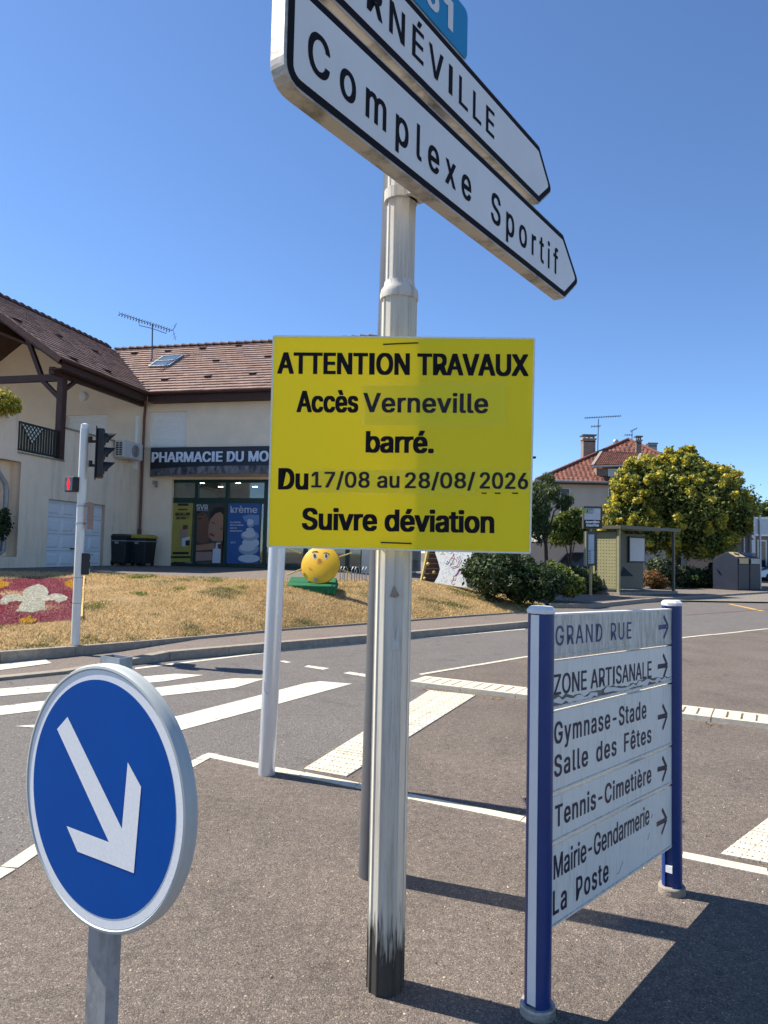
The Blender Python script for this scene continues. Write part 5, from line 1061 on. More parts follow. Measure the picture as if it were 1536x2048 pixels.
sw([(905 + (3 + t * .9) * math.cos(t), 1124 + (3 + t * .9) * math.sin(t)) for t in np.linspace(0, 6.3, 22)], 'rust'); sw([(906, 1108), (909, 1116), (904, 1126), (899, 1132)], 'navy'); sw([(914, 1114), (919, 1122), (914, 1132), (902, 1135)], 'rust', .02); sw([(918, 1112), (923, 1122), (917, 1134), (904, 1138)], 'navy'); sw([(901, 1108), (904, 1104), (908, 1108), (905, 1114), (901, 1117)], 'pink', .02)
sw([(920, 1138), (916, 1146), (911, 1152)], 'purple', .05); sw([(913, 1150), (907, 1154), (906, 1160), (911, 1161), (912, 1156)], 'rust', .02); sw([(907, 1158), (903, 1166), (906, 1170), (910, 1167)], 'rust', .02); sw([(876, 1104), (881, 1100), (887, 1103), (882, 1108), (889, 1108)], 'gold', .035); sw([(894, 1122), (897, 1126), (895, 1129), (892, 1126)], 'navy', .025)
dots = MB()
for i in range(150):
    x, y = rng.uniform(880, 930), rng.uniform(1104, 1166); q = G_(x, y, .0025); a = rng.uniform(0, 3.14); dd = (fu * math.cos(a) + Z * math.sin(a)) * .018; stroke(dots, [q - dd, q + dd], .006, bn_, 0)
o = build('confetti_dash', dots, cl['navy'], bd, fix=False); o['kind'] = 'stuff'
for x in (887, 921): build('leg', MB().bar(G_(x, 1160) - bn_ * .05, np.array([*(G_(x, 1160) - bn_ * .05)[:2], mbp[2] - .12]), .03, .03), M['timber'], BM)
# brown timber play panel behind it
M['brown_wood'] = mat('brown_rough_wood', (0.12, 0.055, 0.028), 0.75, var=.3, scale=8); dW = dM + .8
WP = thing('timber_a_frame', atY(860, 1166, dW), 'leaning brown timber frame with pegs behind the painted music board', 'timber frame')
A_ = lambda x, y, dy=0: atY(x, y, dW + dy)
build('side_rail', MB().bar(A_(842, 1168), A_(860, 1085, .2), .05, .09), M['ray'], WP)
for i in range(8):
    t = i / 7; build('board', MB().bar(A_(844 + 15 * t, 1162 - 70 * t, .03 + .18 * t), A_(905, 1162 - 70 * t, .03 + .18 * t), .13, .03, (0, 1, 0)), M['brown_wood'], WP)
for x, y in ((849, 1157), (856, 1128), (868, 1145)): build('peg', MB().lathe([(.05, 0), (.02, .09)], A_(x, y, -.01), (0.1, -1, .1), 8), M['ray'], WP)
# bicycle racks
for i, (xa, xb) in enumerate(((680, 689), (703, 713), (724, 733))):
    base = gp((xa + xb) / 2, 1159, .85); dR = base[1]; l, r_ = atY(xa, 1159, dR), atY(xb, 1159, dR + .12); h = Z * .22
    t = thing('bicycle_rack', base, ('steel hoop bicycle rack closest to the yellow sun figure', 'steel hoop bicycle rack between the two other racks', 'steel hoop bicycle rack farthest from the yellow sun figure')[i], 'bicycle rack', 'hoop racks behind the sun')
    build('hoop', MB().tube([l - Z * .03, l + h, l * .7 + r_ * .3 + h * 1.3, l * .3 + r_ * .7 + h * 1.3, r_ + h, r_ - Z * .03], .011, 8), M['zinc'], t)
    build('hoop', MB().tube([l - Z * .03 + BU * .07, l + h + BU * .07, l * .7 + r_ * .3 + h * 1.3 + BU * .07, l * .3 + r_ * .7 + h * 1.3 + BU * .07, r_ + h + BU * .07, r_ - Z * .03 + BU * .07], .008, 8), M['zinc'], t)

# ------------------------------------------------------------------ dry grass and flower bed (sampled on the bank)
def inpoly(x, y, poly):
    c = np.zeros(len(x), bool); j = len(poly) - 1
    for i in range(len(poly)):
        xi, yi = poly[i]; xj, yj = poly[j]; m = ((yi > y) != (yj > y)) & (x < (xj - xi) * (y - yi) / (yj - yi + 1e-9) + xi); c ^= m; j = i
    return c
def pxof(P_):
    v = P_ - CP; w_ = v @ Fv; return 768 + FPX * (v @ Rv) / w_, 1024 - FPX * (v @ Uv) / w_
BED = [(-260, 1163), (0, 1159), (168, 1156), (163, 1240), (0, 1252), (-260, 1268)]
z3 = lambda pts: [(x * .1953, 1120 + y * .1953) for x, y in pts]
LYS = [z3([(240, 390), (235, 340), (270, 300), (330, 280), (385, 262), (440, 275), (480, 310), (495, 345), (475, 380), (560, 358), (630, 365), (690, 395), (680, 425), (640, 435), (600, 450), (560, 425), (500, 425), (450, 440), (460, 480), (450, 500), (470, 525), (400, 530), (330, 555), (255, 545), (155, 535), (200, 510), (205, 470), (235, 440), (170, 430), (100, 440), (60, 468), (10, 460), (0, 430), (40, 385), (110, 368), (200, 370)])]
STAR = [z3([(660, 235), (700, 230), (720, 205), (740, 230), (790, 235), (755, 270), (740, 310), (710, 285), (665, 265)]), z3([(190, 640), (230, 610), (265, 615), (300, 580), (330, 620), (370, 620), (350, 650), (320, 670), (270, 665), (225, 675)]), z3([(-60, 230), (10, 205), (30, 235), (95, 245), (70, 280), (10, 300), (-60, 290)])]
n = 520000; cs = rng.uniform(1.0, len(E3) - 1.2, n); ts = rng.uniform(0.01, 1.0, n); P_ = bank(cs, ts); X, Yp = pxof(P_)
sel = (X > -230) & (X < 1110); P_, X, Yp, ts, cs = P_[sel], X[sel], Yp[sel], ts[sel], cs[sel]
bedm = inpoly(X, Yp, BED); lys = np.zeros(len(X), bool); star = np.zeros(len(X), bool)
for q in LYS: lys |= inpoly(X, Yp, q)
for q in STAR: star |= inpoly(X, Yp, q)
def tufts(nm, P_, h, wd, mt, lab, lean=.9, parent=None):
    n = len(P_); a = rng.uniform(0, 2 * math.pi, n); hh = h * rng.uniform(.5, 1.4, n); ld = np.stack([np.cos(a), np.sin(a), np.zeros(n)], 1); sd_ = np.stack([-np.sin(a), np.cos(a), np.zeros(n)], 1) * (wd * rng.uniform(.6, 1.5, n))[:, None]
    tip = P_ + ld * (hh * lean * rng.uniform(.2, 1.3, n))[:, None]; tip[:, 2] += hh * rng.uniform(.35, 1, n)
    V = np.stack([P_ - sd_, P_ + sd_, tip], 1).reshape(-1, 3); F = np.arange(3 * n).reshape(n, 3); o = arr_mesh(nm, V, F, mt); return setp(o, lab, None, None, 'stuff')
gmask = ~bedm
pn_ = np.sin(P_[:, 0] * 1.7 + 1.3 * np.sin(P_[:, 1] * 1.1)) * np.cos(P_[:, 1] * 2.3 + np.sin(P_[:, 0] * 2.1)); pn2 = np.sin(P_[:, 0] * 5.3 + 2 * np.sin(P_[:, 1] * 3.7)) * np.cos(P_[:, 1] * 6.1 + np.sin(P_[:, 0] * 4.3)); gp_ = np.clip((pn_ + .55 * pn2 - .28) * .75, 0.03, .62); gr = rng.random(len(P_)) < gp_
M['straw'] = mat('dry_straw', (0.70, 0.53, 0.27), 0.9, col2=(0.52, 0.37, 0.17), scale=2.5, island=.45, trans=.2); M['straw_green'] = mat('tired_green_grass', (0.17, 0.175, 0.055), 0.9, var=.35, island=.5, trans=.2)
s1 = gmask & ~gr & (rng.random(len(P_)) < .40); tufts('dry_grass', P_[s1], .045, .0045, M['straw'], 'straw coloured dry grass covering the bank')
s2 = gmask & gr & (rng.random(len(P_)) < .6); tufts('green_grass', P_[s2], .05, .005, M['straw_green'], 'surviving green grass patches on the bank', 1.1)
M['pet_red'] = mat('red_pink_petals', (0.34, 0.055, 0.085), 0.8, col2=(0.40, 0.14, 0.16), scale=1.2, island=.5, trans=.2); M['pet_white'] = mat('white_petals', (0.68, 0.66, 0.54), 0.8, island=.2, trans=.2); M['pet_yel'] = mat('yellow_petals', (0.62, 0.38, 0.05), 0.8, island=.3, trans=.2)
nb = 260000; cb_ = rng.uniform(1.2, 4.2, nb); tb_ = rng.uniform(0.1, .95, nb); P_ = bank(cb_, tb_); X, Yp = pxof(P_); bedm = inpoly(X, Yp, BED); P_, X, Yp = P_[bedm], X[bedm], Yp[bedm]; bedm = np.ones(len(P_), bool); lys = np.zeros(len(X), bool); star = np.zeros(len(X), bool)
for q in LYS: lys |= inpoly(X, Yp, q)
for q in STAR: star |= inpoly(X, Yp, q)
tufts('red_flower_carpet', P_[bedm & ~lys & ~star & (rng.random(len(P_)) < .7)], .025, .009, M['pet_red'], 'carpet of red and pink flowers in the bank flower bed')
tufts('white_flower_lily', P_[bedm & lys] + np.array([0, 0, .02]), .018, .010, M['pet_white'], 'white flowers planted as a lily emblem'); tufts('yellow_flower_star', P_[(bedm) & star & ~lys] + np.array([0, 0, .015]), .025, .010, M['pet_yel'], 'yellow flowers planted as stars around the lily')
# edging rail of the bed
e0, e1 = bank_at(170, 1157), bank_at(164, 1240); setp(build('bed_edging', MB().bar(e0 + Z * .02, e1 + Z * .02, .03, .08), M['ray'], None, origin=(e0 + e1) / 2), 'thin wooden edging strip beside the flower bed', 'edging')
# ================================================================== bus stop side
M['olive'] = mat('olive_grey_paint', (0.105, 0.10, 0.07), 0.45, var=.08, scale=4); M['olive_sunlit'] = mat('olive_sunlit_paint', (0.32, 0.30, 0.16), 0.45, var=.08, scale=4)  # lighter olive is the same paint with sunlight put into its colour
KB = gp(1237, 1190, .12); sb = np.array([.81, .586, 0]); sa_ = np.array([-.586, .81, 0]); saz = math.atan2(sb[1], sb[0]); SLn, SDp, SH = 3.45, 1.05, 2.44
SHL = thing('bus_shelter', KB, 'olive grey bus shelter with perforated side panel and an empty poster case', 'bus shelter', rz=saz)
lp = lambda P_: np.array([(P_ - KB) @ sb, (P_ - KB) @ sa_, P_[2] - KB[2]])
build('floor_slab', MB().bb(-.1, SLn + .1, -.12, SDp + .1, -.02, .09), M['concrete'], SHL, local=True)
for (x, y) in ((0, 0), (0, SDp), (SLn, 0)): build('post', MB().bb(x - .045, x + .045, y - .045, y + .045, .05, SH), M['olive_sunlit'] if x == 0 else M['olive'], SHL, local=True)
build('roof', MB().bb(-.15, SLn + .12, -.22, SDp + .15, SH - .02, SH + .03).bb(-.15, SLn + .12, -.24, -.20, SH - .06, SH + .06).bb(-.17, -.13, -.22, SDp + .15, SH - .06, SH + .06), M['olive'], SHL, local=True)
# perforated side: real holes in a grid
mb = MB(); y0, y1, z0, z1 = .09, SDp - .09, .22, 2.26; nx, nz_ = 7, 17; dx, dz = (y1 - y0) / nx, (z1 - z0) / nz_
for i in range(nx):
    for j in range(nz_):
        ya, yb, za, zb = y0 + i * dx, y0 + (i + 1) * dx, z0 + j * dz, z0 + (j + 1) * dz; h = .36; sh_ = .0
        iy0, iy1, iz0, iz1 = ya + dx * h, yb - dx * h, za + dz * h, zb - dz * h; V = [(0, ya, za), (0, yb, za), (0, yb, zb), (0, ya, zb), (0, iy0, iz0), (0, iy1, iz0), (0, iy1, iz1), (0, iy0, iz1)]
        mb.add(V, [(0, 1, 5, 4), (1, 2, 6, 5), (2, 3, 7, 6), (3, 0, 4, 7)])
sp = build('perforated_panel', mb, M['olive_sunlit'], SHL, local=True, fix=False); build('panel_frame', MB().bb(-.02, .02, .045, .09, .18, 2.3).bb(-.02, .02, SDp - .09, SDp - .045, .18, 2.3).bb(-.02, .02, .045, SDp - .045, .16, .22).bb(-.02, .02, .045, SDp - .045, 2.26, 2.32), M['olive'], sp, local=True)
bwp = build('back_panel', MB().bb(.05, 3.0, SDp - .03, SDp + .01, .16, 2.27), M['olive'], SHL, local=True)
def onB(x, y): p = lp(hit(x, y, KB + sa_ * (SDp - .05), sa_)); return p
a, b_ = onB(1258, 1122), onB(1287, 1077)
pc2 = build('poster_case', MB().bb(a[0] - .06, b_[0] + .06, SDp - .09, SDp - .03, a[2] - .06, b_[2] + .06), M['black'], bwp, local=True); M['poster_blank'] = mat('blank_poster', (0.55, 0.56, 0.58), 0.3, var=.05)
build('poster', MB().bb(a[0], b_[0], SDp - .098, SDp - .09, a[2], b_[2]), M['poster_blank'], pc2, local=True)
a = onB(1240, 1152); b_ = onB(1256, 1152); c = onB(1247, 1133); build('rest_bracket', MB().add([(a[0], SDp - .04, a[2]), (b_[0], SDp - .3, b_[2]), (c[0], SDp - .04, c[2]), (a[0] + .03, SDp - .04, a[2] + .05)], [(0, 1, 2), (0, 1, 3), (1, 2, 3)]), M['black'], bwp, local=True)
# bus stop flag
BS = gp(1181, 1191, .12); dB = BS[1]; BSP = thing('bus_stop_sign', BS, 'bus stop flag with line number above a timetable case on a tan pole', 'bus stop sign')
M['tan_pole'] = mat('tan_pole', (0.45, 0.32, 0.15), 0.5, var=.08); M['case'] = mat('dark_olive_case', (0.07, 0.065, 0.05), 0.45)
build('pole', MB().tube([BS - Z * .03, np.array([BS[0], BS[1], atY(1181, 1014, dB)[2]])], .052, 14), M['tan_pole'], BSP, smooth='edge')
def R_(x, y, e=0.0): return atY(x, y, dB - .1 - e)
def rect(nm, x0, y0, x1, y1, mt, e, par, th=.0): a, b_ = R_(x0, y1, e), R_(x1, y0, e); return build(nm, MB().bb(a[0], b_[0], a[1], a[1] + (th or .004), a[2], b_[2]), mt, par)
fb = rect('flag_case', 1167, 1013, 1205, 1057, M['case'], 0, BSP, .2); fw = rect('flag_face', 1168.5, 1017, 1201, 1040, M['poster_blank'], .006, fb); M['lime'] = mat('lime_stripe', (0.25, 0.5, 0.05), .5); rect('lime_stripe', 1168.5, 1017, 1173.5, 1026, M['lime'], .012, fb); rect('name_band', 1168.5, 1040, 1201, 1055, M['black'], .006, fb)
PT = lambda s_, bl, br, h, mt, par, bold: lettering(s_, R_(*bl, .016), R_(*br, .016), R_(bl[0], bl[1] - h, .016), mt, par, .003, bold)
rect('number_block', 1174, 1017.5, 1186.5, 1026.5, M['black'], .012, fb); PT('106', (1174.8, 1025.8), (1186, 1025.8), 7.6, M['poster_blank'], fb, .05)
PT('Amanvillers', (1171, 1046.3), (1199, 1046.3), 5.2, M['white_paint'], fb, .05); PT("Grand'Rue", (1172.5, 1053), (1198, 1053), 5.2, M['white_paint'], fb, .05)
tb = rect('timetable_case', 1170, 1063, 1194, 1131, M['case'], 0, BSP, .18); build('case_side', MB().box(R_(1171, 1097, -.06), (.05, .24, 1.2)), M['olive_sunlit'], tb)
M['paper'] = mat('timetable_paper', (0.45, 0.52, 0.56), .4, var=.08, scale=8); rect('timetable', 1176.5, 1069, 1188.5, 1100, M['paper'], .012, tb); rect('timetable', 1176.5, 1101, 1188.5, 1127, M['paper'], .012, tb)
for y_ in (1103, 1107, 1111, 1115, 1119, 1123): rect('timetable_line', 1177.5, y_, 1182, y_ + 1.1, M['black'], .018, tb)

# recycling containers
M['bank_blue'] = mat('container_navy', (0.010, 0.016, 0.036), .6, var=.2, scale=3); M['bank_grey'] = mat('container_grey', (0.06, 0.062, 0.068), .6, var=.1); M['bank_top'] = mat('container_blue_top', (0.03, 0.045, 0.085), .45); M['bank_yel'] = mat('container_cream', (0.50, 0.40, 0.22), .6, var=.15)
rcB = gp(1460, 1180, .12); dC = rcB[1]; cdir = np.array([.87, .493, 0])
fl0 = atY(1476, 1179, dC - .3); wd_ = .80
for i in range(2):
    o = fl0 + cdir * (i * (wd_ + .03)); o[2] = .12; caz = math.atan2(cdir[1], cdir[0])
    t = thing('recycling_container', o, ('navy recycling container with a cream hatch plate and star-shaped opening' if i == 0 else 'navy recycling container with a blue sloping top beside the cream-plated one'), 'container', 'recycling containers', rz=caz)
    prof = [(0, 0), (1.25, 0), (1.25, 1.34), (.55, 1.70), (.12, 1.47), (0, 1.43)]   # (depth, z)
    bd = build('body', MB().add([(0, p[0], p[1]) for p in prof] + [(wd_, p[0], p[1]) for p in prof], [tuple(range(6)), tuple(range(6, 12))] + [(k, (k + 1) % 6, 6 + (k + 1) % 6, 6 + k) for k in range(6)]), M['bank_blue'], t, local=True, bevel=.02)
    build('front_panel', MB().bb(.03, wd_ - .03, -.02, .0, .05, 1.15), M['bank_grey'], bd, local=True)
    hp = build('hatch_plate', MB().add([(.06, .14, 1.49), (wd_ - .06, .14, 1.49), (wd_ - .06, .52, 1.694), (.06, .52, 1.694)], [(0, 1, 2, 3)]), M['bank_yel'] if i == 0 else M['bank_top'], bd, local=True)
    build('label_plate', MB().bb(.08, wd_ - .08, -.03, -.02, 1.18, 1.42), M['bank_yel'] if i == 0 else M['zinc'], bd, local=True)
    if i == 0:
        pts = []
        for k in range(8): r_ = .19 if k % 2 == 0 else .09; t_ = math.pi / 4 * k; pts.append((wd_ / 2 + r_ * math.cos(t_), .33 + r_ * math.sin(t_) * .80, 1.60 + r_ * math.sin(t_) * .43 + .012))
        build('opening', MB().add(pts, [tuple(range(8))]), M['black'], hp, local=True)
    else: build('hatch_rim', MB().bb(.04, wd_ - .04, .08, .12, 1.455, 1.48), M['black'], hp, local=True)
# back of a road sign
sgp = gp(1521, 1178, .12); dG = sgp[1]; SG = thing('road_sign_back', sgp, 'grey back of a large rectangular road sign on a steel post', 'road sign')
build('post', MB().tube([sgp - Z * .03, np.array([sgp[0], sgp[1], 3.6])], .045, 12), M['galv'], SG)
a, b_ = atY(1510, 1072, dG), atY(1580, 1035, dG); pl_ = build('plate', MB().bb(a[0], b_[0], dG + .06, dG + .1, a[2], b_[2]), M['galv'], SG, bevel=.01)
for zz in (a[2] + .05, b_[2] - .05): build('rail', MB().bb(a[0] + .03, b_[0] - .03, dG + .03, dG + .06, zz - .03, zz + .03), M['alu_l'], SG)
build('rim', MB().bb(a[0] - .02, a[0], dG + .03, dG + .11, a[2], b_[2]), M['white_paint'], pl_)
# ------------------------------------------------------------------ cars
def car(name, loc, heading, paint, label, Lc=4.2, Wc=1.75, Hc=1.48):
    t = thing(name, loc, label, 'car', rz=heading); h = Lc / 2; w_ = Wc / 2
    low = [(-h, .28), (-h, .62), (-h + .1, .80), (-h + .35, .92), (h - 1.15, .95), (h - .3, .78), (h - .02, .62), (h, .28)]
    up = [(-h + .18, .92), (-h + .55, Hc - .10), (-h + 1.0, Hc), (0.15, Hc - .01), (.55, Hc - .08), (h - 1.05, .95)]
    def loft(pr, wa, wb, top):
        zs = [p[1] for p in pr]; z0_, z1_ = min(zs), max(zs); V = []
        for s_ in (-1, 1):
            for x, z in pr: k = (z - z0_) / (z1_ - z0_ + 1e-6); V.append((x, s_ * (wa + (wb - wa) * k), z))
        n = len(pr); return V, [tuple(range(n)), tuple(range(n, 2 * n))] + [(i, (i + 1) % n, n + (i + 1) % n, n + i) for i in range(n)]
    V, F = loft(low, w_, w_ * .97, 0); bd = build('body', MB().add(V, F), paint, t, local=True, bevel=.05)
    V, F = loft(up, w_ * .94, w_ * .74, 1); cab = build('cabin', MB().add(V, F), paint, t, local=True, bevel=.04)
    def sidepane(x0, x1, x2, x3):
        for s_ in (-1, 1):
            ya = s_ * (w_ * .94 + (w_ * .74 - w_ * .94) * .1 + .006); yb = s_ * (w_ * .94 + (w_ * .74 - w_ * .94) * .82 + .006)
            build('side_window', MB().add([(x0, ya, .97), (x1, ya, .97), (x2, yb, Hc - .11), (x3, yb, Hc - .11)], [(0, 1, 2, 3)]), M['dark_glass'], cab, local=True)
    sidepane(-h + .45, -.25, -.25, -h + .85); sidepane(-.17, h - 1.25, .42, -.17)
    build('windscreen', MB().add([(h - 1.06, -w_ * .84, .99), (h - 1.06, w_ * .84, .99), (.58, w_ * .68, Hc - .08), (.58, -w_ * .68, Hc - .08)], [(0, 1, 2, 3)]), M['dark_glass'], cab, local=True).location = (.02, 0, .02)
    build('rear_window', MB().add([(-h + .20, -w_ * .80, 1.0), (-h + .20, w_ * .80, 1.0), (-h + .53, w_ * .68, Hc - .13), (-h + .53, -w_ * .68, Hc - .13)], [(0, 1, 2, 3)]), M['dark_glass'], cab, local=True).location = (-.02, 0, .01)
    for x in (-h + .75, h - .8):
        for s_ in (-1, 1):
            wl = build('wheel', MB().lathe([(.2, -.09), (.30, -.09), (.31, -.05), (.31, .05), (.30, .09), (.2, .09)], (x, s_ * (w_ - .06), .31), (0, s_, 0), 24), M['black'], t, local=True); build('rim', MB().lathe([(.2, .085), (.18, .07), (.05, .095)], (x, s_ * (w_ - .06), .31), (0, s_, 0), 16), M['alu'], wl, local=True)
    M.setdefault('lamp_red', mat('tail_lamp', (.25, .01, .01), .25)); M.setdefault('lamp_clear', mat('head_lamp', (.6, .62, .62), .15))
    for s_ in (-1, 1): build('tail_light', MB().box((-h + .05, s_ * (w_ - .16), .76), (.1, .22, .16)), M['lamp_red'], bd, local=True, bevel=.02); build('headlight', MB().box((h - .12, s_ * (w_ - .22), .70), (.16, .3, .12)), M['lamp_clear'], bd, local=True, bevel=.02); build('mirror', MB().box((.62, s_ * (w_ + .04), 1.02), (.08, .16, .11)), paint, bd, local=True, bevel=.02)
    return t
M['car_dark'] = mat('dark_blue_car_paint', (0.012, 0.016, 0.028), .22, var=.05, coat=.6); M['car_silver'] = mat('silver_car_paint', (0.42, 0.48, 0.56), .25, .5, var=.03, coat=.5)
q = gp(1140, 1148, .05); q = atY(1140, 1122, 32); car('parked_car', (q[0] + .35, 32.0, .05), rad(168), M['car_dark'], 'dark blue car parked behind the shrubs near the bus stop', Hc=1.62)
q = atY(1540, 1140, 47); car('parked_car', (q[0] + 1.1, 47.0, .05), rad(172), M['car_silver'], 'silver car parked beyond the recycling containers')

# ------------------------------------------------------------------ house with the red hipped roof
M['house_render'] = mat('pale_house_render', (0.50, 0.45, 0.38), .9, var=.08, scale=1.0, bump=.08); M['red_tile'] = mat('red_roof_tile', (0.24, 0.085, 0.052), .8, col2=(0.14, 0.06, 0.044), scale=1.6, island=.35); M['brick'] = mat('grey_brown_chimney', (0.24, 0.19, 0.15), .9, var=.2, scale=6)
HD = 45.0; hl, hr_ = atY(1084, 963, HD), atY(1430, 966, HD); hx0, hx1 = hl[0], hr_[0]; hz = hl[2]; HW = hx1 - hx0; hcx = (hx0 + hx1) / 2
HO = thing('red_roof_house', (hcx, HD + HW / 2, 0), 'pale two-storey house with red tiled hipped roof and several chimneys', 'house')
apx = atY(1256, 880, HD + HW / 2); apz = apx[2]; OVH = .45
wl_ = MB().bb(hx0, hx1, HD, HD + HW, 0, hz); build('wall', wl_, M['house_render'], HO)
ex0, ex1, ey0, ey1, ez_ = hx0 - OVH, hx1 + OVH, HD - OVH, HD + HW + OVH, hz + .02; acx, acy = apx[0], HD + HW / 2
E4 = [(ex0, ey0, ez_), (ex1, ey0, ez_), (ex1, ey1, ez_), (ex0, ey1, ez_)]; ap3 = (acx, acy, apz)
hrf = build('roof', MB().add(E4 + [ap3], [(0, 1, 4), (1, 2, 4), (2, 3, 4), (3, 0, 4)]), M['red_tile'], HO)
build('eaves', MB().bb(ex0, ex1, ey0, ey1, ez_ - .16, ez_ - .01), M['timber'], HO); build('gutter', MB().tube([(ex0, ey0 - .05, ez_ - .03), (ex1, ey0 - .05, ez_ - .03)], .07, 8).tube([(ex0 - .05, ey0, ez_ - .03), (ex0 - .05, ey1, ez_ - .03)], .07, 8), M['zinc'], HO)
Ls = acy - ey0; n_c = 24; V = []; F = []
for r in range(n_c):
    d0, d1 = Ls * r / n_c, Ls * (r + 1) / n_c + .05; s0 = d0 / Ls
    xa, xb = ex0 + (acx - ex0) * s0, ex1 + (acx - ex1) * s0; n = max(1, int((xb - xa) / .3))
    for i in range(n):
        x0_, x1_ = xa + (xb - xa) * i / n, xa + (xb - xa) * (i + 1) / n - .012; zz = lambda d: ez_ + (apz - ez_) * min(d, Ls) / Ls; m = (x0_ + x1_) / 2; b = len(V); hh = .07 + random.uniform(-.01, .01)
        V += [(x0_, ey0 + d0, zz(d0) + .025), (m, ey0 + d0, zz(d0) + hh), (x1_, ey0 + d0, zz(d0) + .025), (x1_, ey0 + d1, zz(d1) + .015), (m, ey0 + d1, zz(d1) + .05), (x0_, ey0 + d1, zz(d1) + .015)]; F += [(b, b + 1, b + 4, b + 5), (b + 1, b + 2, b + 3, b + 4)]
o = build('roof_tiles', MB().add(V, F), M['red_tile'], hrf, fix=False); o['kind'] = 'stuff'
for c in E4[:2] + [E4[3]]: build('hip_ridge', MB().tube([np.array(c) + Z * .05, np.array(ap3) + Z * .06], .11, 8), M['red_tile'], hrf)
def hsx(x, y, d): return atY(x, y, d)
def chimney(x0_, x1_, yt, dp, nm, pot, mt):
    a, b_ = hsx(x0_, yt, dp), hsx(x1_, yt, dp); wd = b_[0] - a[0]; c = build('chimney', MB().bb(a[0], b_[0], dp, dp + wd * .8, hz, a[2] - .12), mt, HO)
    build('chimney_cap', MB().bb(a[0] - .06, b_[0] + .06, dp - .06, dp + wd * .8 + .06, a[2] - .14, a[2] - .04).bb(a[0] - .02, b_[0] + .02, dp, dp + wd * .8, a[2] - .30, a[2] - .24), M['concrete'], c)
    if pot == 'legs':
        for k in range(3): build('cap_leg', MB().bb(a[0] + wd * (.08 + .38 * k), a[0] + wd * (.16 + .38 * k), dp, dp + .2, a[2] - .04, a[2] + .14), M['concrete'], c)
        build('cap_slab', MB().bb(a[0] - .08, b_[0] + .08, dp - .08, dp + wd * .8 + .08, a[2] + .14, a[2] + .22), M['grey_paint'], c)
    if pot == 'dome': build('cowl', MB().lathe([(wd * .4, -.05), (wd * .4, .12), (wd * .48, .14), (wd * .46, .30), (wd * .3, .42), (0, .46)], ((a[0] + b_[0]) / 2, dp + wd * .4, a[2]), Z, 16), M['zinc'], c)
chimney(1167, 1191, 875, 48.5, 'a', 'legs', M['brick']); chimney(1227, 1239, 890, 51.5, 'b', 'dome', M['house_render']); chimney(1273, 1283, 878, 47.8, 'c', 'legs', M['brick']); chimney(1297, 1314, 884, 50.0, 'd', 'none', M['zinc']); 
# dormer
dd_ = HD + .22; a, b_ = hsx(1193, 955, dd_), hsx(1270, 938, dd_); dm = build('dormer', MB().bb(a[0], b_[0], dd_, dd_ + 3.2, a[2] - .1, b_[2]), M['brick'], HO)
rA = [hsx(1185, 934, dd_ - .35), hsx(1271, 931, dd_ - .35)]; zt_ = hsx(1210, 906, dd_ + 3.0)[2]; xl, xr = hsx(1203, 906, dd_ + 3.0)[0], hsx(1283, 904, dd_ + 3.0)[0]
rv = [rA[0], rA[1], np.array([xr, dd_ + 3.0, zt_]), np.array([xl, dd_ + 3.0, zt_])]; build('dormer_roof', MB().add(rv + [p + Z * .1 for p in rv], [(0, 1, 2, 3), (4, 5, 6, 7), (0, 1, 5, 4), (1, 2, 6, 5), (2, 3, 7, 6), (3, 0, 4, 7)]), M['red_tile'], dm)
for p, q in ((rv[0], rv[3]), (rv[1], rv[2])): build('dormer_verge', MB().bar(p + Z * .1, q + Z * .1, .18, .12), M['concrete'], dm)
build('dormer_gutter', MB().tube([rv[0] + np.array([0, -.05, 0]), rv[1] + np.array([0, -.05, 0])], .07, 8), M['zinc'], dm)
V = []; F = []; nr = 12; nc_ = 20
for r in range(nr):
    for i in range(nc_):
        f_ = lambda s_, t_: (rv[0] * (1 - s_) + rv[1] * s_) * (1 - t_) + (rv[3] * (1 - s_) + rv[2] * s_) * t_ + Z * .1; b = len(V); s0, s1, t0, t1 = i / nc_, (i + .96) / nc_, r / nr, (r + 1.1) / nr
        V += [f_(s0, t0) + Z * .02, f_((s0 + s1) / 2, t0) + Z * .07, f_(s1, t0) + Z * .02, f_(s1, min(1, t1)) + Z * .01, f_((s0 + s1) / 2, min(1, t1)) + Z * .045, f_(s0, min(1, t1)) + Z * .01]; F += [(b, b + 1, b + 4, b + 5), (b + 1, b + 2, b + 3, b + 4)]
o = build('dormer_tiles', MB().add(V, F), M['red_tile'], dm, fix=False); o['kind'] = 'stuff'
def hwin(x0_, y0_, x1_, y1_, d, par):
    a, b_ = hsx(x0_, y1_, d), hsx(x1_, y0_, d); wn = build('window', MB().bb(a[0], b_[0], d - .04, d - .01, a[2], b_[2]), M['shutter'], par); return wn, a, b_
wn, a, b_ = hwin(1216, 938, 1241, 953, dd_, dm); build('pane', MB().bb(a[0] + .06, b_[0] - .06, dd_ - .05, dd_ - .042, a[2] + .06, b_[2] - .06), M['poster_blank'], wn)
for (x0_, x1_) in ((1216, 1241), (1318, 1343), (1120, 1140)):
    wn, a, b_ = hwin(x0_, 977, x1_, 1030, HD, HO)
    build('pane', MB().bb(a[0] + .05, b_[0] - .05, HD - .05, HD - .042, b_[2] - .62, b_[2] - .03), M['grey_paint'], wn); build('pane', MB().bb(a[0] + .05, b_[0] - .05, HD - .05, HD - .042, a[2] + .05, b_[2] - .9), M['dark_glass'], wn)
for i in range(2): wn, a, b_ = hwin(1110 + i * 150, 1060, 1140 + i * 150, 1105, HD, HO); build('pane', MB().bb(a[0] + .06, b_[0] - .06, HD - .05, HD - .042, a[2] + .06, b_[2] - .06), M['dark_glass'], wn)
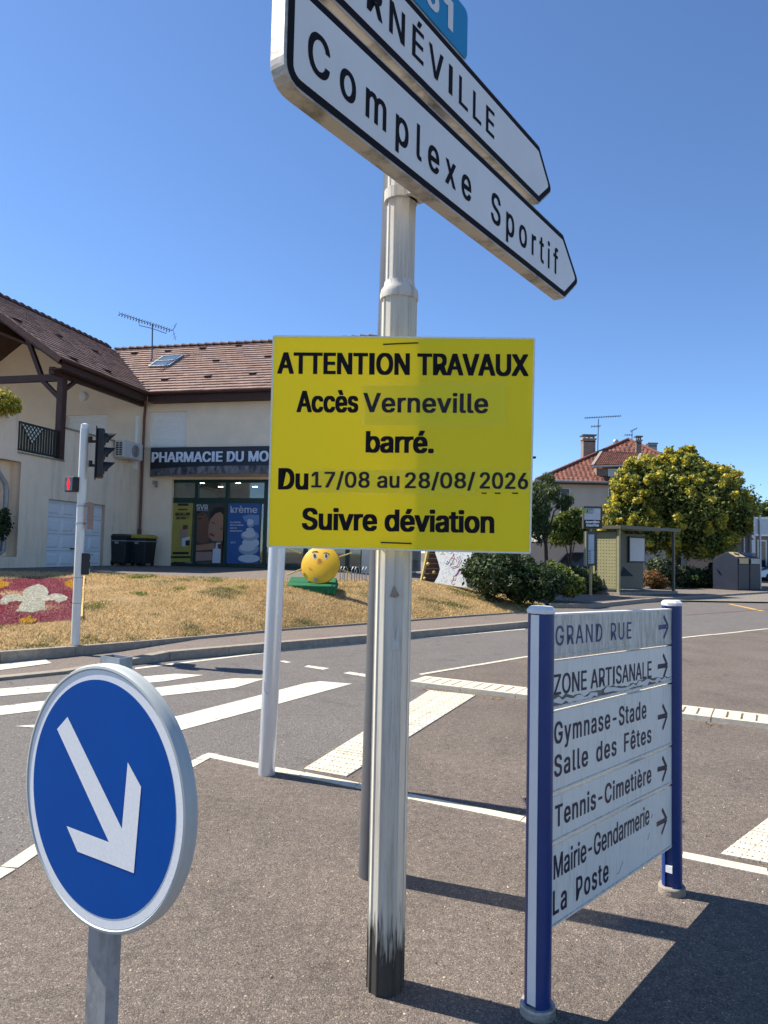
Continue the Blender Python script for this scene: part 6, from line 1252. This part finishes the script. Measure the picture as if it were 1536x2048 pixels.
# aerials on the house
def yagi(base_px, top_px, dp, booms, lab):
    b0 = atY(*base_px, dp); t0 = atY(*top_px, dp); t = thing('tv_aerial', b0, lab, 'aerial'); build('mast', MB().tube([b0 - Z * .6, t0], .03, 6), M['aerial'], t)
    for (pa, pb, ne, el) in booms:
        a, b_ = atY(*pa, dp), atY(*pb, dp); bo = build('boom', MB().tube([a, b_], .022, 5), M['aerial'], t)
        for k in range(ne): q = a + (b_ - a) * k / max(1, ne - 1); build('element', MB().tube([q + np.array([0, -el, el * .1]), q + np.array([0, el, -el * .1])], .014, 4).tube([q - Z * .09, q + Z * .09], .012, 4), M['aerial'], bo)
yagi((1195, 908), (1197, 838), 48.6, [((1170, 836), (1241, 832), 16, .16), ((1183, 853), (1200, 852), 4, .25)], 'tall television aerial beside the thick house chimney')
yagi((1264, 885), (1264, 862), 50.5, [((1250, 870), (1264, 870), 4, .2), ((1262, 862), (1273, 857), 4, .2)], 'small television aerial near the roof peak of the house')

# ------------------------------------------------------------------ low building on the right
LB_D = 48.0; a = atY(1288, 1140, LB_D); b_ = atY(1640, 1066, LB_D); M['low_render'] = mat('taupe_render', (0.26, 0.21, 0.175), .9, var=.12, scale=1)
LB = thing('low_annexe', ((a[0] + b_[0]) / 2, LB_D + 3, 0), 'long low annexe with white pillars and a red tiled roof', 'building')
zt_ = b_[2]; build('wall', MB().bb(a[0], b_[0], LB_D, LB_D + 6, 0, zt_), M['low_render'], LB)
rv = [np.array([a[0] - .3, LB_D - .5, zt_]), np.array([b_[0] + .3, LB_D - .5, zt_]), np.array([b_[0] + .3, LB_D + 3, zt_ + 1.0]), np.array([a[0] - .3, LB_D + 3, zt_ + 1.0])]
rfb = build('roof', MB().add(rv + [p + Z * .1 for p in rv], [(0, 1, 2, 3), (4, 5, 6, 7), (0, 1, 5, 4), (1, 2, 6, 5), (2, 3, 7, 6), (3, 0, 4, 7)]), M['red_tile'], LB)
V = []; F = []; nr, nc_ = 9, 44
for r in range(nr):
    for i in range(nc_):
        f_ = lambda s_, t_: (rv[0] * (1 - s_) + rv[1] * s_) * (1 - t_) + (rv[3] * (1 - s_) + rv[2] * s_) * t_ + Z * .1; b = len(V); s0, s1, t0, t1 = i / nc_, (i + .96) / nc_, r / nr, min(1, (r + 1.1) / nr)
        V += [f_(s0, t0) + Z * .02, f_((s0 + s1) / 2, t0) + Z * .09, f_(s1, t0) + Z * .02, f_(s1, t1) + Z * .01, f_((s0 + s1) / 2, t1) + Z * .06, f_(s0, t1) + Z * .01]; F += [(b, b + 1, b + 4, b + 5), (b + 1, b + 2, b + 3, b + 4)]
o = build('roof_tiles', MB().add(V, F), M['red_tile'], rfb, fix=False); o['kind'] = 'stuff'
build('gutter', MB().tube([rv[0] + np.array([0, -.05, .0]), rv[1] + np.array([0, -.05, 0])], .07, 8), M['zinc'], LB)
for x in (1298, 1313, 1340, 1375, 1505): q = atY(x, 1100, LB_D - .25); build('pillar', MB().bb(q[0] - .12, q[0] + .12, LB_D - .40, LB_D - .10, 0, zt_ - .05), M['white_paint'], LB)
for x0_, x1_ in ((1316, 1335), (1342, 1362)): p, q = atY(x0_, 1130, LB_D - .03), atY(x1_, 1085, LB_D - .03); build('window', MB().bb(p[0], q[0], LB_D - .05, LB_D - .01, .4, q[2]), M['dark_glass'], LB)
for x0_ in (1515, 1545): p, q = atY(x0_, 1130, LB_D - .03), atY(x0_ + 18, 1080, LB_D - .03); wn = build('window', MB().bb(p[0], q[0], LB_D - .05, LB_D - .01, .9, q[2]), M['shutter'], LB); build('pane', MB().bb(p[0] + .08, q[0] - .08, LB_D - .06, LB_D - .052, 1.0, q[2] - .1), M['dark_glass'], wn)
q = atY(1489, 1070, LB_D - .15); build('downpipe', MB().tube([(q[0], LB_D - .5, zt_), (q[0], LB_D - .1, zt_ - .4), (q[0], LB_D - .1, .1)], .05, 8), M['white_paint'], LB)
# low beige garden wall behind the shelter
a, b_ = atY(1375, 1150, 43.0), atY(1478, 1105, 43.0); setp(build('garden_wall', MB().bb(a[0], b_[0] + 1, 43, 43.25, 0, b_[2] - .0), M['low_render'], None, origin=(a[0], 43, 0)), 'low taupe garden wall below the golden tree', 'wall')
# pale wall beyond the willow-leaved tree
a, b_ = atY(1060, 1140, 41.0), atY(1165, 1085, 41.0); setp(build('yard_wall', MB().bb(a[0] - 6, b_[0] + 1.5, 41, 41.25, 0, b_[2]), M['house_render'], None, origin=(a[0], 41, 0)), 'pale yard wall behind the dark parked car', 'wall')
# distant street lamp whose head shows beside the yellow board
q = atY(1030, 1100, 46.0); SLt = thing('street_lamp', (q[0], 46, 0.1), 'street lamp whose dark head peeps out beside the yellow board', 'street lamp'); zt_ = atY(1066, 915, 46)[2]
build('pole', MB().tube([(q[0], 46, .05), (q[0], 46, zt_ - .4), (q[0] + .25, 46, zt_ - .05), (atY(1062, 915, 46)[0], 46, zt_)], [.09, .06, .05, .04], 10), M['grey_paint'], SLt); build('lamp_head', MB().box((atY(1064, 915, 46)[0], 46, zt_), (.5, .25, .14)), M['black'], SLt, bevel=.04)
# ================================================================== vegetation
def leaves(nm, clusters, n, size, mt, parent, shell=.55, aspect=.5, droop=0.0, seed=1, noise=.22):
    """leaf-sized diamonds spread through ellipsoid clumps (centre, radii)"""
    r = np.random.default_rng(seed); vol = np.array([c[1][0] * c[1][1] * c[1][2] for c in clusters]) ** .75; k = r.choice(len(clusters), n, p=vol / vol.sum())
    C_ = np.array([c[0] for c in clusters])[k]; Rr = np.array([c[1] for c in clusters])[k]
    d = r.normal(size=(n, 3)); d /= np.linalg.norm(d, axis=1)[:, None]; rad_ = (shell + (1 - shell) * r.random(n) ** .6) * (1 + noise * r.normal(size=n) * .6)
    P_ = C_ + d * Rr * rad_[:, None]
    nrm = d * .6 + r.normal(size=(n, 3)) * .7 + np.array([0, 0, .35]); nrm /= np.linalg.norm(nrm, axis=1)[:, None]
    t = np.cross(nrm, r.normal(size=(n, 3))); t /= np.linalg.norm(t, axis=1)[:, None]; t[:, 2] -= droop; t /= np.linalg.norm(t, axis=1)[:, None]; b = np.cross(nrm, t)
    s = size * r.uniform(.6, 1.45, n)[:, None]; fold = nrm * s * .12
    V = np.stack([P_ - t * s, P_ + b * s * aspect + fold, P_ + t * s, P_ - b * s * aspect + fold], 1).reshape(-1, 3)
    return arr_mesh(nm, V, np.arange(4 * n).reshape(n, 4), mt, parent)
def leafmat(nm, c, c2, island=.4, trans=.3): return mat(nm, c, .55, col2=c2, scale=1.4, island=island, trans=trans, spec=.35)
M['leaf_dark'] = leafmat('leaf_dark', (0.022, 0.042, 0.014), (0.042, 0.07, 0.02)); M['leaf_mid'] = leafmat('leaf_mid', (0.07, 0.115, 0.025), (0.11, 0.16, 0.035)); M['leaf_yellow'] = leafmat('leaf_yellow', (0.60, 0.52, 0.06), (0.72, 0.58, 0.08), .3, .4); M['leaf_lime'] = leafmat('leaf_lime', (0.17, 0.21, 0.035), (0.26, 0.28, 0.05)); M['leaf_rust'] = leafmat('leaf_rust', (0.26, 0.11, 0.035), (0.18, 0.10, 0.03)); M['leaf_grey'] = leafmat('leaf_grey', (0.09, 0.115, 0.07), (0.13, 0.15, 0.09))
M['bark'] = mat('bark', (0.09, 0.065, 0.045), .9, var=.3, scale=6, bump=.5)
def trunk(base, h, r0, limbs, parent):
    mb = MB().tube([base - Z * .1, base + Z * h * .5 + np.array([.05, 0, 0]), base + Z * h], [r0 * 1.2, r0, r0 * .7], 12); o = build('trunk', mb, M['bark'], parent, smooth='edge')
    for p in limbs: build('limb', MB().tube([base + Z * h * .75, (base + Z * h + np.array(p)) / 2 + Z * .2, np.array(p)], [r0 * .55, r0 * .4, r0 * .15], 8), M['bark'], o)
# golden rain tree
GD_ = 36.5; S_ = lambda x, y, dy=0.0: atY(x, y, GD_ + dy)
pxr = lambda p: p * GD_ / FPX
GT = thing('golden_tree', (S_(1352, 1100)[0], GD_, .1), 'broad dense tree covered in yellow blossom behind the bus shelter', 'tree')
cl_g = [(1352, 1010, 0, 105, 78, 3.2), (1290, 975, -.8, 55, 48, 1.6), (1262, 1030, -1.0, 48, 45, 1.5), (1350, 955, -.4, 60, 42, 1.8), (1420, 985, -.4, 62, 50, 1.8), (1455, 1035, .0, 50, 52, 1.7), (1390, 1075, -.8, 60, 45, 1.7), (1300, 1070, -1.2, 55, 38, 1.5), (1240, 1055, -.8, 30, 30, 1.0), (1370, 928, 0, 28, 22, .9), (1490, 1010, .5, 24, 36, 1.2), (1425, 1090, -1.0, 45, 28, 1.3), (1310, 935, .2, 34, 24, 1.1), (1440, 955, .3, 24, 16, .9), (1366, 918, .1, 14, 14, .5), (1385, 922, .3, 10, 12, .4), (1325, 930, 0, 12, 12, .4), (1405, 938, .2, 12, 10, .4), (1465, 975, .2, 16, 14, .6)]
rt_ = np.random.default_rng(5)
for (x, y, dy, rx, ry, dr) in list(cl_g)[:10]:
    for k in range(7):
        a = rt_.uniform(0, 2 * math.pi); cl_g.append((x + rx * math.cos(a) * .95, y + ry * math.sin(a) * .95, dy + rt_.uniform(-1.2, .4), rt_.uniform(9, 20), rt_.uniform(8, 15), rt_.uniform(.3, .6)))
cg = [(S_(x, y, dy), (pxr(rx), dr, pxr(ry))) for x, y, dy, rx, ry, dr in cl_g]
trunk(np.array([S_(1352, 1100)[0], GD_, .1]), 2.6, .2, [c[0] for c in cg[1:9]], GT)
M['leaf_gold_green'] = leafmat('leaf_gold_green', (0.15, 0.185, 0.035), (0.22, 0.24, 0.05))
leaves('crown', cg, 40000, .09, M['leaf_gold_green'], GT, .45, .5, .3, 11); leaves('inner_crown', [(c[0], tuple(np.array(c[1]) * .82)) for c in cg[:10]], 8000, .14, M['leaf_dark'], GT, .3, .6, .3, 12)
# blossom sits on the sunny outside of the clumps
bl = []
for c, (x, y, dy, rx, ry, dr) in zip(cg, cl_g):
    for k in range(48 if rx > 40 else 14 if rx > 20 else 7):
        d = rt_.normal(size=3); d /= np.linalg.norm(d)
        if d[2] < -.45 or d[1] > .6 or (d[0] > .6 and d[2] < .3): continue
        if rt_.random() < (.0 if x < 1380 else .4): continue
        p = c[0] + d * np.array(c[1]) * 1.08; bl.append((p, (rt_.uniform(.12, .30), rt_.uniform(.12, .28), rt_.uniform(.10, .24))))
leaves('blossom', bl, 42000, .075, M['leaf_yellow'], GT, .1, .6, .0, 13)
leaves('young_leaves', bl, 14000, .09, M['leaf_lime'], GT, .6, .5, .2, 14)
# willow-leaved tree by the yellow board
def tree(nm, lab, D, base_px, cls, n, size, mats, aspect=.35, droop=.6, seed=3, shell=.35, th=2.0, r0=.08, grp=None, cat='tree'):
    base = atY(base_px[0], base_px[1], D); base[2] = .1; t = thing(nm, base, lab, cat, grp); k = D / FPX
    cg = [(atY(x, y, D + dy), (rx * k, dr, ry * k)) for x, y, dy, rx, ry, dr in cls]; rr_ = np.random.default_rng(seed)
    sub = list(cg)
    for c, r_ in cg:
        for i in range(6):
            d = rr_.normal(size=3); d /= np.linalg.norm(d); sub.append((c + d * np.array(r_) * .95, tuple(np.array(r_) * rr_.uniform(.22, .42))))
    if th: trunk(base, th, r0, [c[0] for c in cg[:5]], t)
    for i, (m, fr_) in enumerate(mats): leaves('crown' if th else 'foliage', sub, int(n * fr_), size * (1 if i == 0 else .95), m, t, shell, aspect, droop, seed + i)
    return t
tree('willow_leaved_tree', 'slender drooping-leaved tree rising beside the pale house wall', 29.0, (1090, 1150), [(1078, 1000, 0, 26, 38, .9), (1105, 985, 0, 18, 20, .6), (1125, 1005, .2, 15, 15, .5), (1070, 1050, 0, 26, 34, .9), (1095, 955, .1, 12, 12, .4), (1138, 1000, 0, 9, 12, .4), (1040, 1020, 0, 30, 55, 1.0)], 5600, .11, [(M['leaf_mid'], .7), (M['leaf_dark'], .3), (M['leaf_grey'], .35)], .22, .9, 21, .2, 2.4, .08)
tree('sumac_shrub', 'loose light green shrub-tree next to the bus stop sign', 30.0, (1140, 1150), [(1140, 1050, 0, 34, 22, .9), (1120, 1075, 0, 26, 18, .8), (1160, 1065, .2, 22, 20, .8), (1150, 1030, 0, 20, 12, .6), (1115, 1050, 0, 18, 14, .6)], 6500, .09, [(M['leaf_lime'], .5), (M['leaf_mid'], .6)], .35, .5, 24, .25, 1.3, .05)
def shrub(nm, lab, D, base_px, cls, n, size, mats, seed, aspect=.5, grp=None): return tree(nm, lab, D, base_px, cls, n, size, mats, aspect, .1, seed, .4, 0, 0, grp, 'shrub')
shrub('evergreen_shrub', 'big dark evergreen shrub next to the painted music board', 18.0, (1000, 1200), [(985, 1150, 0, 50, 45, 1.0), (1035, 1155, .2, 50, 40, 1.0), (1060, 1165, 0, 45, 36, .9), (960, 1135, .3, 30, 32, .7), (1090, 1160, .2, 30, 34, .7)], 17000, .05, [(M['leaf_dark'], 1.0), (M['leaf_mid'], .12)], 31)
shrub('lime_shrub', 'sunlit yellow-green shrub in front of the parked dark car', 21.5, (1100, 1190), [(1100, 1150, 0, 32, 24, .7), (1080, 1160, 0, 30, 25, .7), (1120, 1160, .1, 26, 28, .7), (1140, 1170, 0, 24, 24, .6)], 11000, .05, [(M['leaf_mid'], .5), (M['leaf_lime'], .75)], 34)
shrub('leafy_shrub', 'mid green leafy shrub at the foot of the bus stop pole', 26.5, (1155, 1190), [(1150, 1160, 0, 30, 26, .8), (1175, 1165, .3, 22, 24, .7), (1192, 1170, .5, 14, 18, .5)], 8000, .06, [(M['leaf_dark'], .7), (M['leaf_mid'], .3), (M['leaf_grey'], .1)], 37)
shrub('rust_shrub', 'rust coloured low shrub seen through the bus shelter', 31.5, (1305, 1175), [(1305, 1158, 0, 20, 18, .6), (1318, 1164, 0, 16, 13, .5)], 4000, .06, [(M['leaf_rust'], .9), (M['leaf_dark'], .2)], 41)
shrub('grey_leaf_shrub', 'grey-leaved shrub between the shelter posts', 32.5, (1325, 1170), [(1320, 1135, 0, 24, 18, .7), (1345, 1150, .2, 22, 22, .7)], 4500, .07, [(M['leaf_grey'], .5), (M['leaf_dark'], .7)], 44)
shrub('low_green_shrub', 'low spreading green shrub to the side of the recycling containers', 34.0, (1390, 1172), [(1375, 1155, 0, 34, 20, .9), (1410, 1158, .2, 32, 18, .9), (1435, 1150, .4, 22, 22, .8)], 8000, .07, [(M['leaf_dark'], .8), (M['leaf_mid'], .35)], 47)
shrub('terrace_plant', 'yellow-green potted bush on the terrace parapet', 18.3, (10, 832), [(8, 805, 0, 26, 26, .35), (-25, 800, 0, 30, 30, .35), (28, 815, 0, 14, 12, .2)], 5000, .035, [(M['leaf_lime'], .6), (M['leaf_yellow'], .5)], 51).location.z += 0
shrub('wall_plant', 'dark bush in the recess of the terrace wall', 18.6, (8, 1095), [(6, 1050, 0, 14, 30, .3), (-20, 1060, 0, 22, 36, .3)], 2500, .04, [(M['leaf_dark'], 1.0)], 54)
# far trees on the skyline
for i, (x, y, rx, ry, D) in enumerate(((1530, 1045, 40, 38, 62), (1600, 1035, 60, 50, 66), (1490, 1050, 26, 26, 60))):
    tree('far_tree', ('green tree rising directly behind the back of the road sign', 'wide green tree past the far end of the low annexe', 'small green tree between the golden tree and the road sign back')[i], D, (x, 1100), [(x, y, 0, rx, ry, 2.4), (x - rx * .5, y + ry * .4, 0, rx * .6, ry * .6, 1.8), (x + rx * .5, y + ry * .3, 0, rx * .6, ry * .6, 1.8), (x + 3, y - ry * .6, 0, rx * .5, ry * .4, 1.4)], 7000, .16, [(M['leaf_mid'], .7), (M['leaf_lime'], .25), (M['leaf_dark'], .3)], .5, .2, 60 + i, .4, 3.0, .2, 'trees behind the annexe')
# weeds on the bank
wd_pts = [(283, 1157), (300, 1155), (270, 1158), (430, 1165), (360, 1180), (280, 1190), (200, 1215), (480, 1178)]
wl = [(bank_at(*p) + Z * .03, (.16, .14, .05)) for p in wd_pts]; setp(leaves('bank_weeds', wl, 1300, .020, M['leaf_lime'], None, .1, .35, -.5, 71), 'small green weeds growing in the dry bank', None, None, 'stuff')
# dry leaf litter along the grooved blocks
lit = []
A_, B_ = gp(840, 1378)[:2], gp(1536, 1462)[:2]
n = 420; tt_ = rng.random(n); base = A_ + np.outer(tt_, B_ - A_) + rng.normal(size=(n, 2)) * np.array([.03, .035]) + np.array([-.02, -.05]); hP = np.concatenate([base, np.full((n, 1), .012)], 1)
clump = np.sin(tt_ * 31) + np.sin(tt_ * 73 + 1) > .25; hP = hP[clump]; nL = len(hP); ang = rng.uniform(0, 6.28, nL); s_ = rng.uniform(.006, .02, nL)[:, None]; dx_ = np.stack([np.cos(ang), np.sin(ang), rng.uniform(-.3, .5, nL)], 1) * s_; dy_ = np.stack([-np.sin(ang), np.cos(ang), rng.uniform(-.3, .3, nL)], 1) * s_ * .45
M['litter'] = mat('dry_leaf_litter', (0.36, 0.22, 0.08), .9, col2=(0.2, 0.11, 0.04), scale=20, island=.5)
setp(arr_mesh('leaf_litter', np.stack([hP - dx_, hP + dy_, hP + dx_, hP - dy_], 1).reshape(-1, 3), np.arange(4 * nL).reshape(nL, 4), M['litter']), 'dry leaf litter along the grooved blocks', None, None, 'stuff')
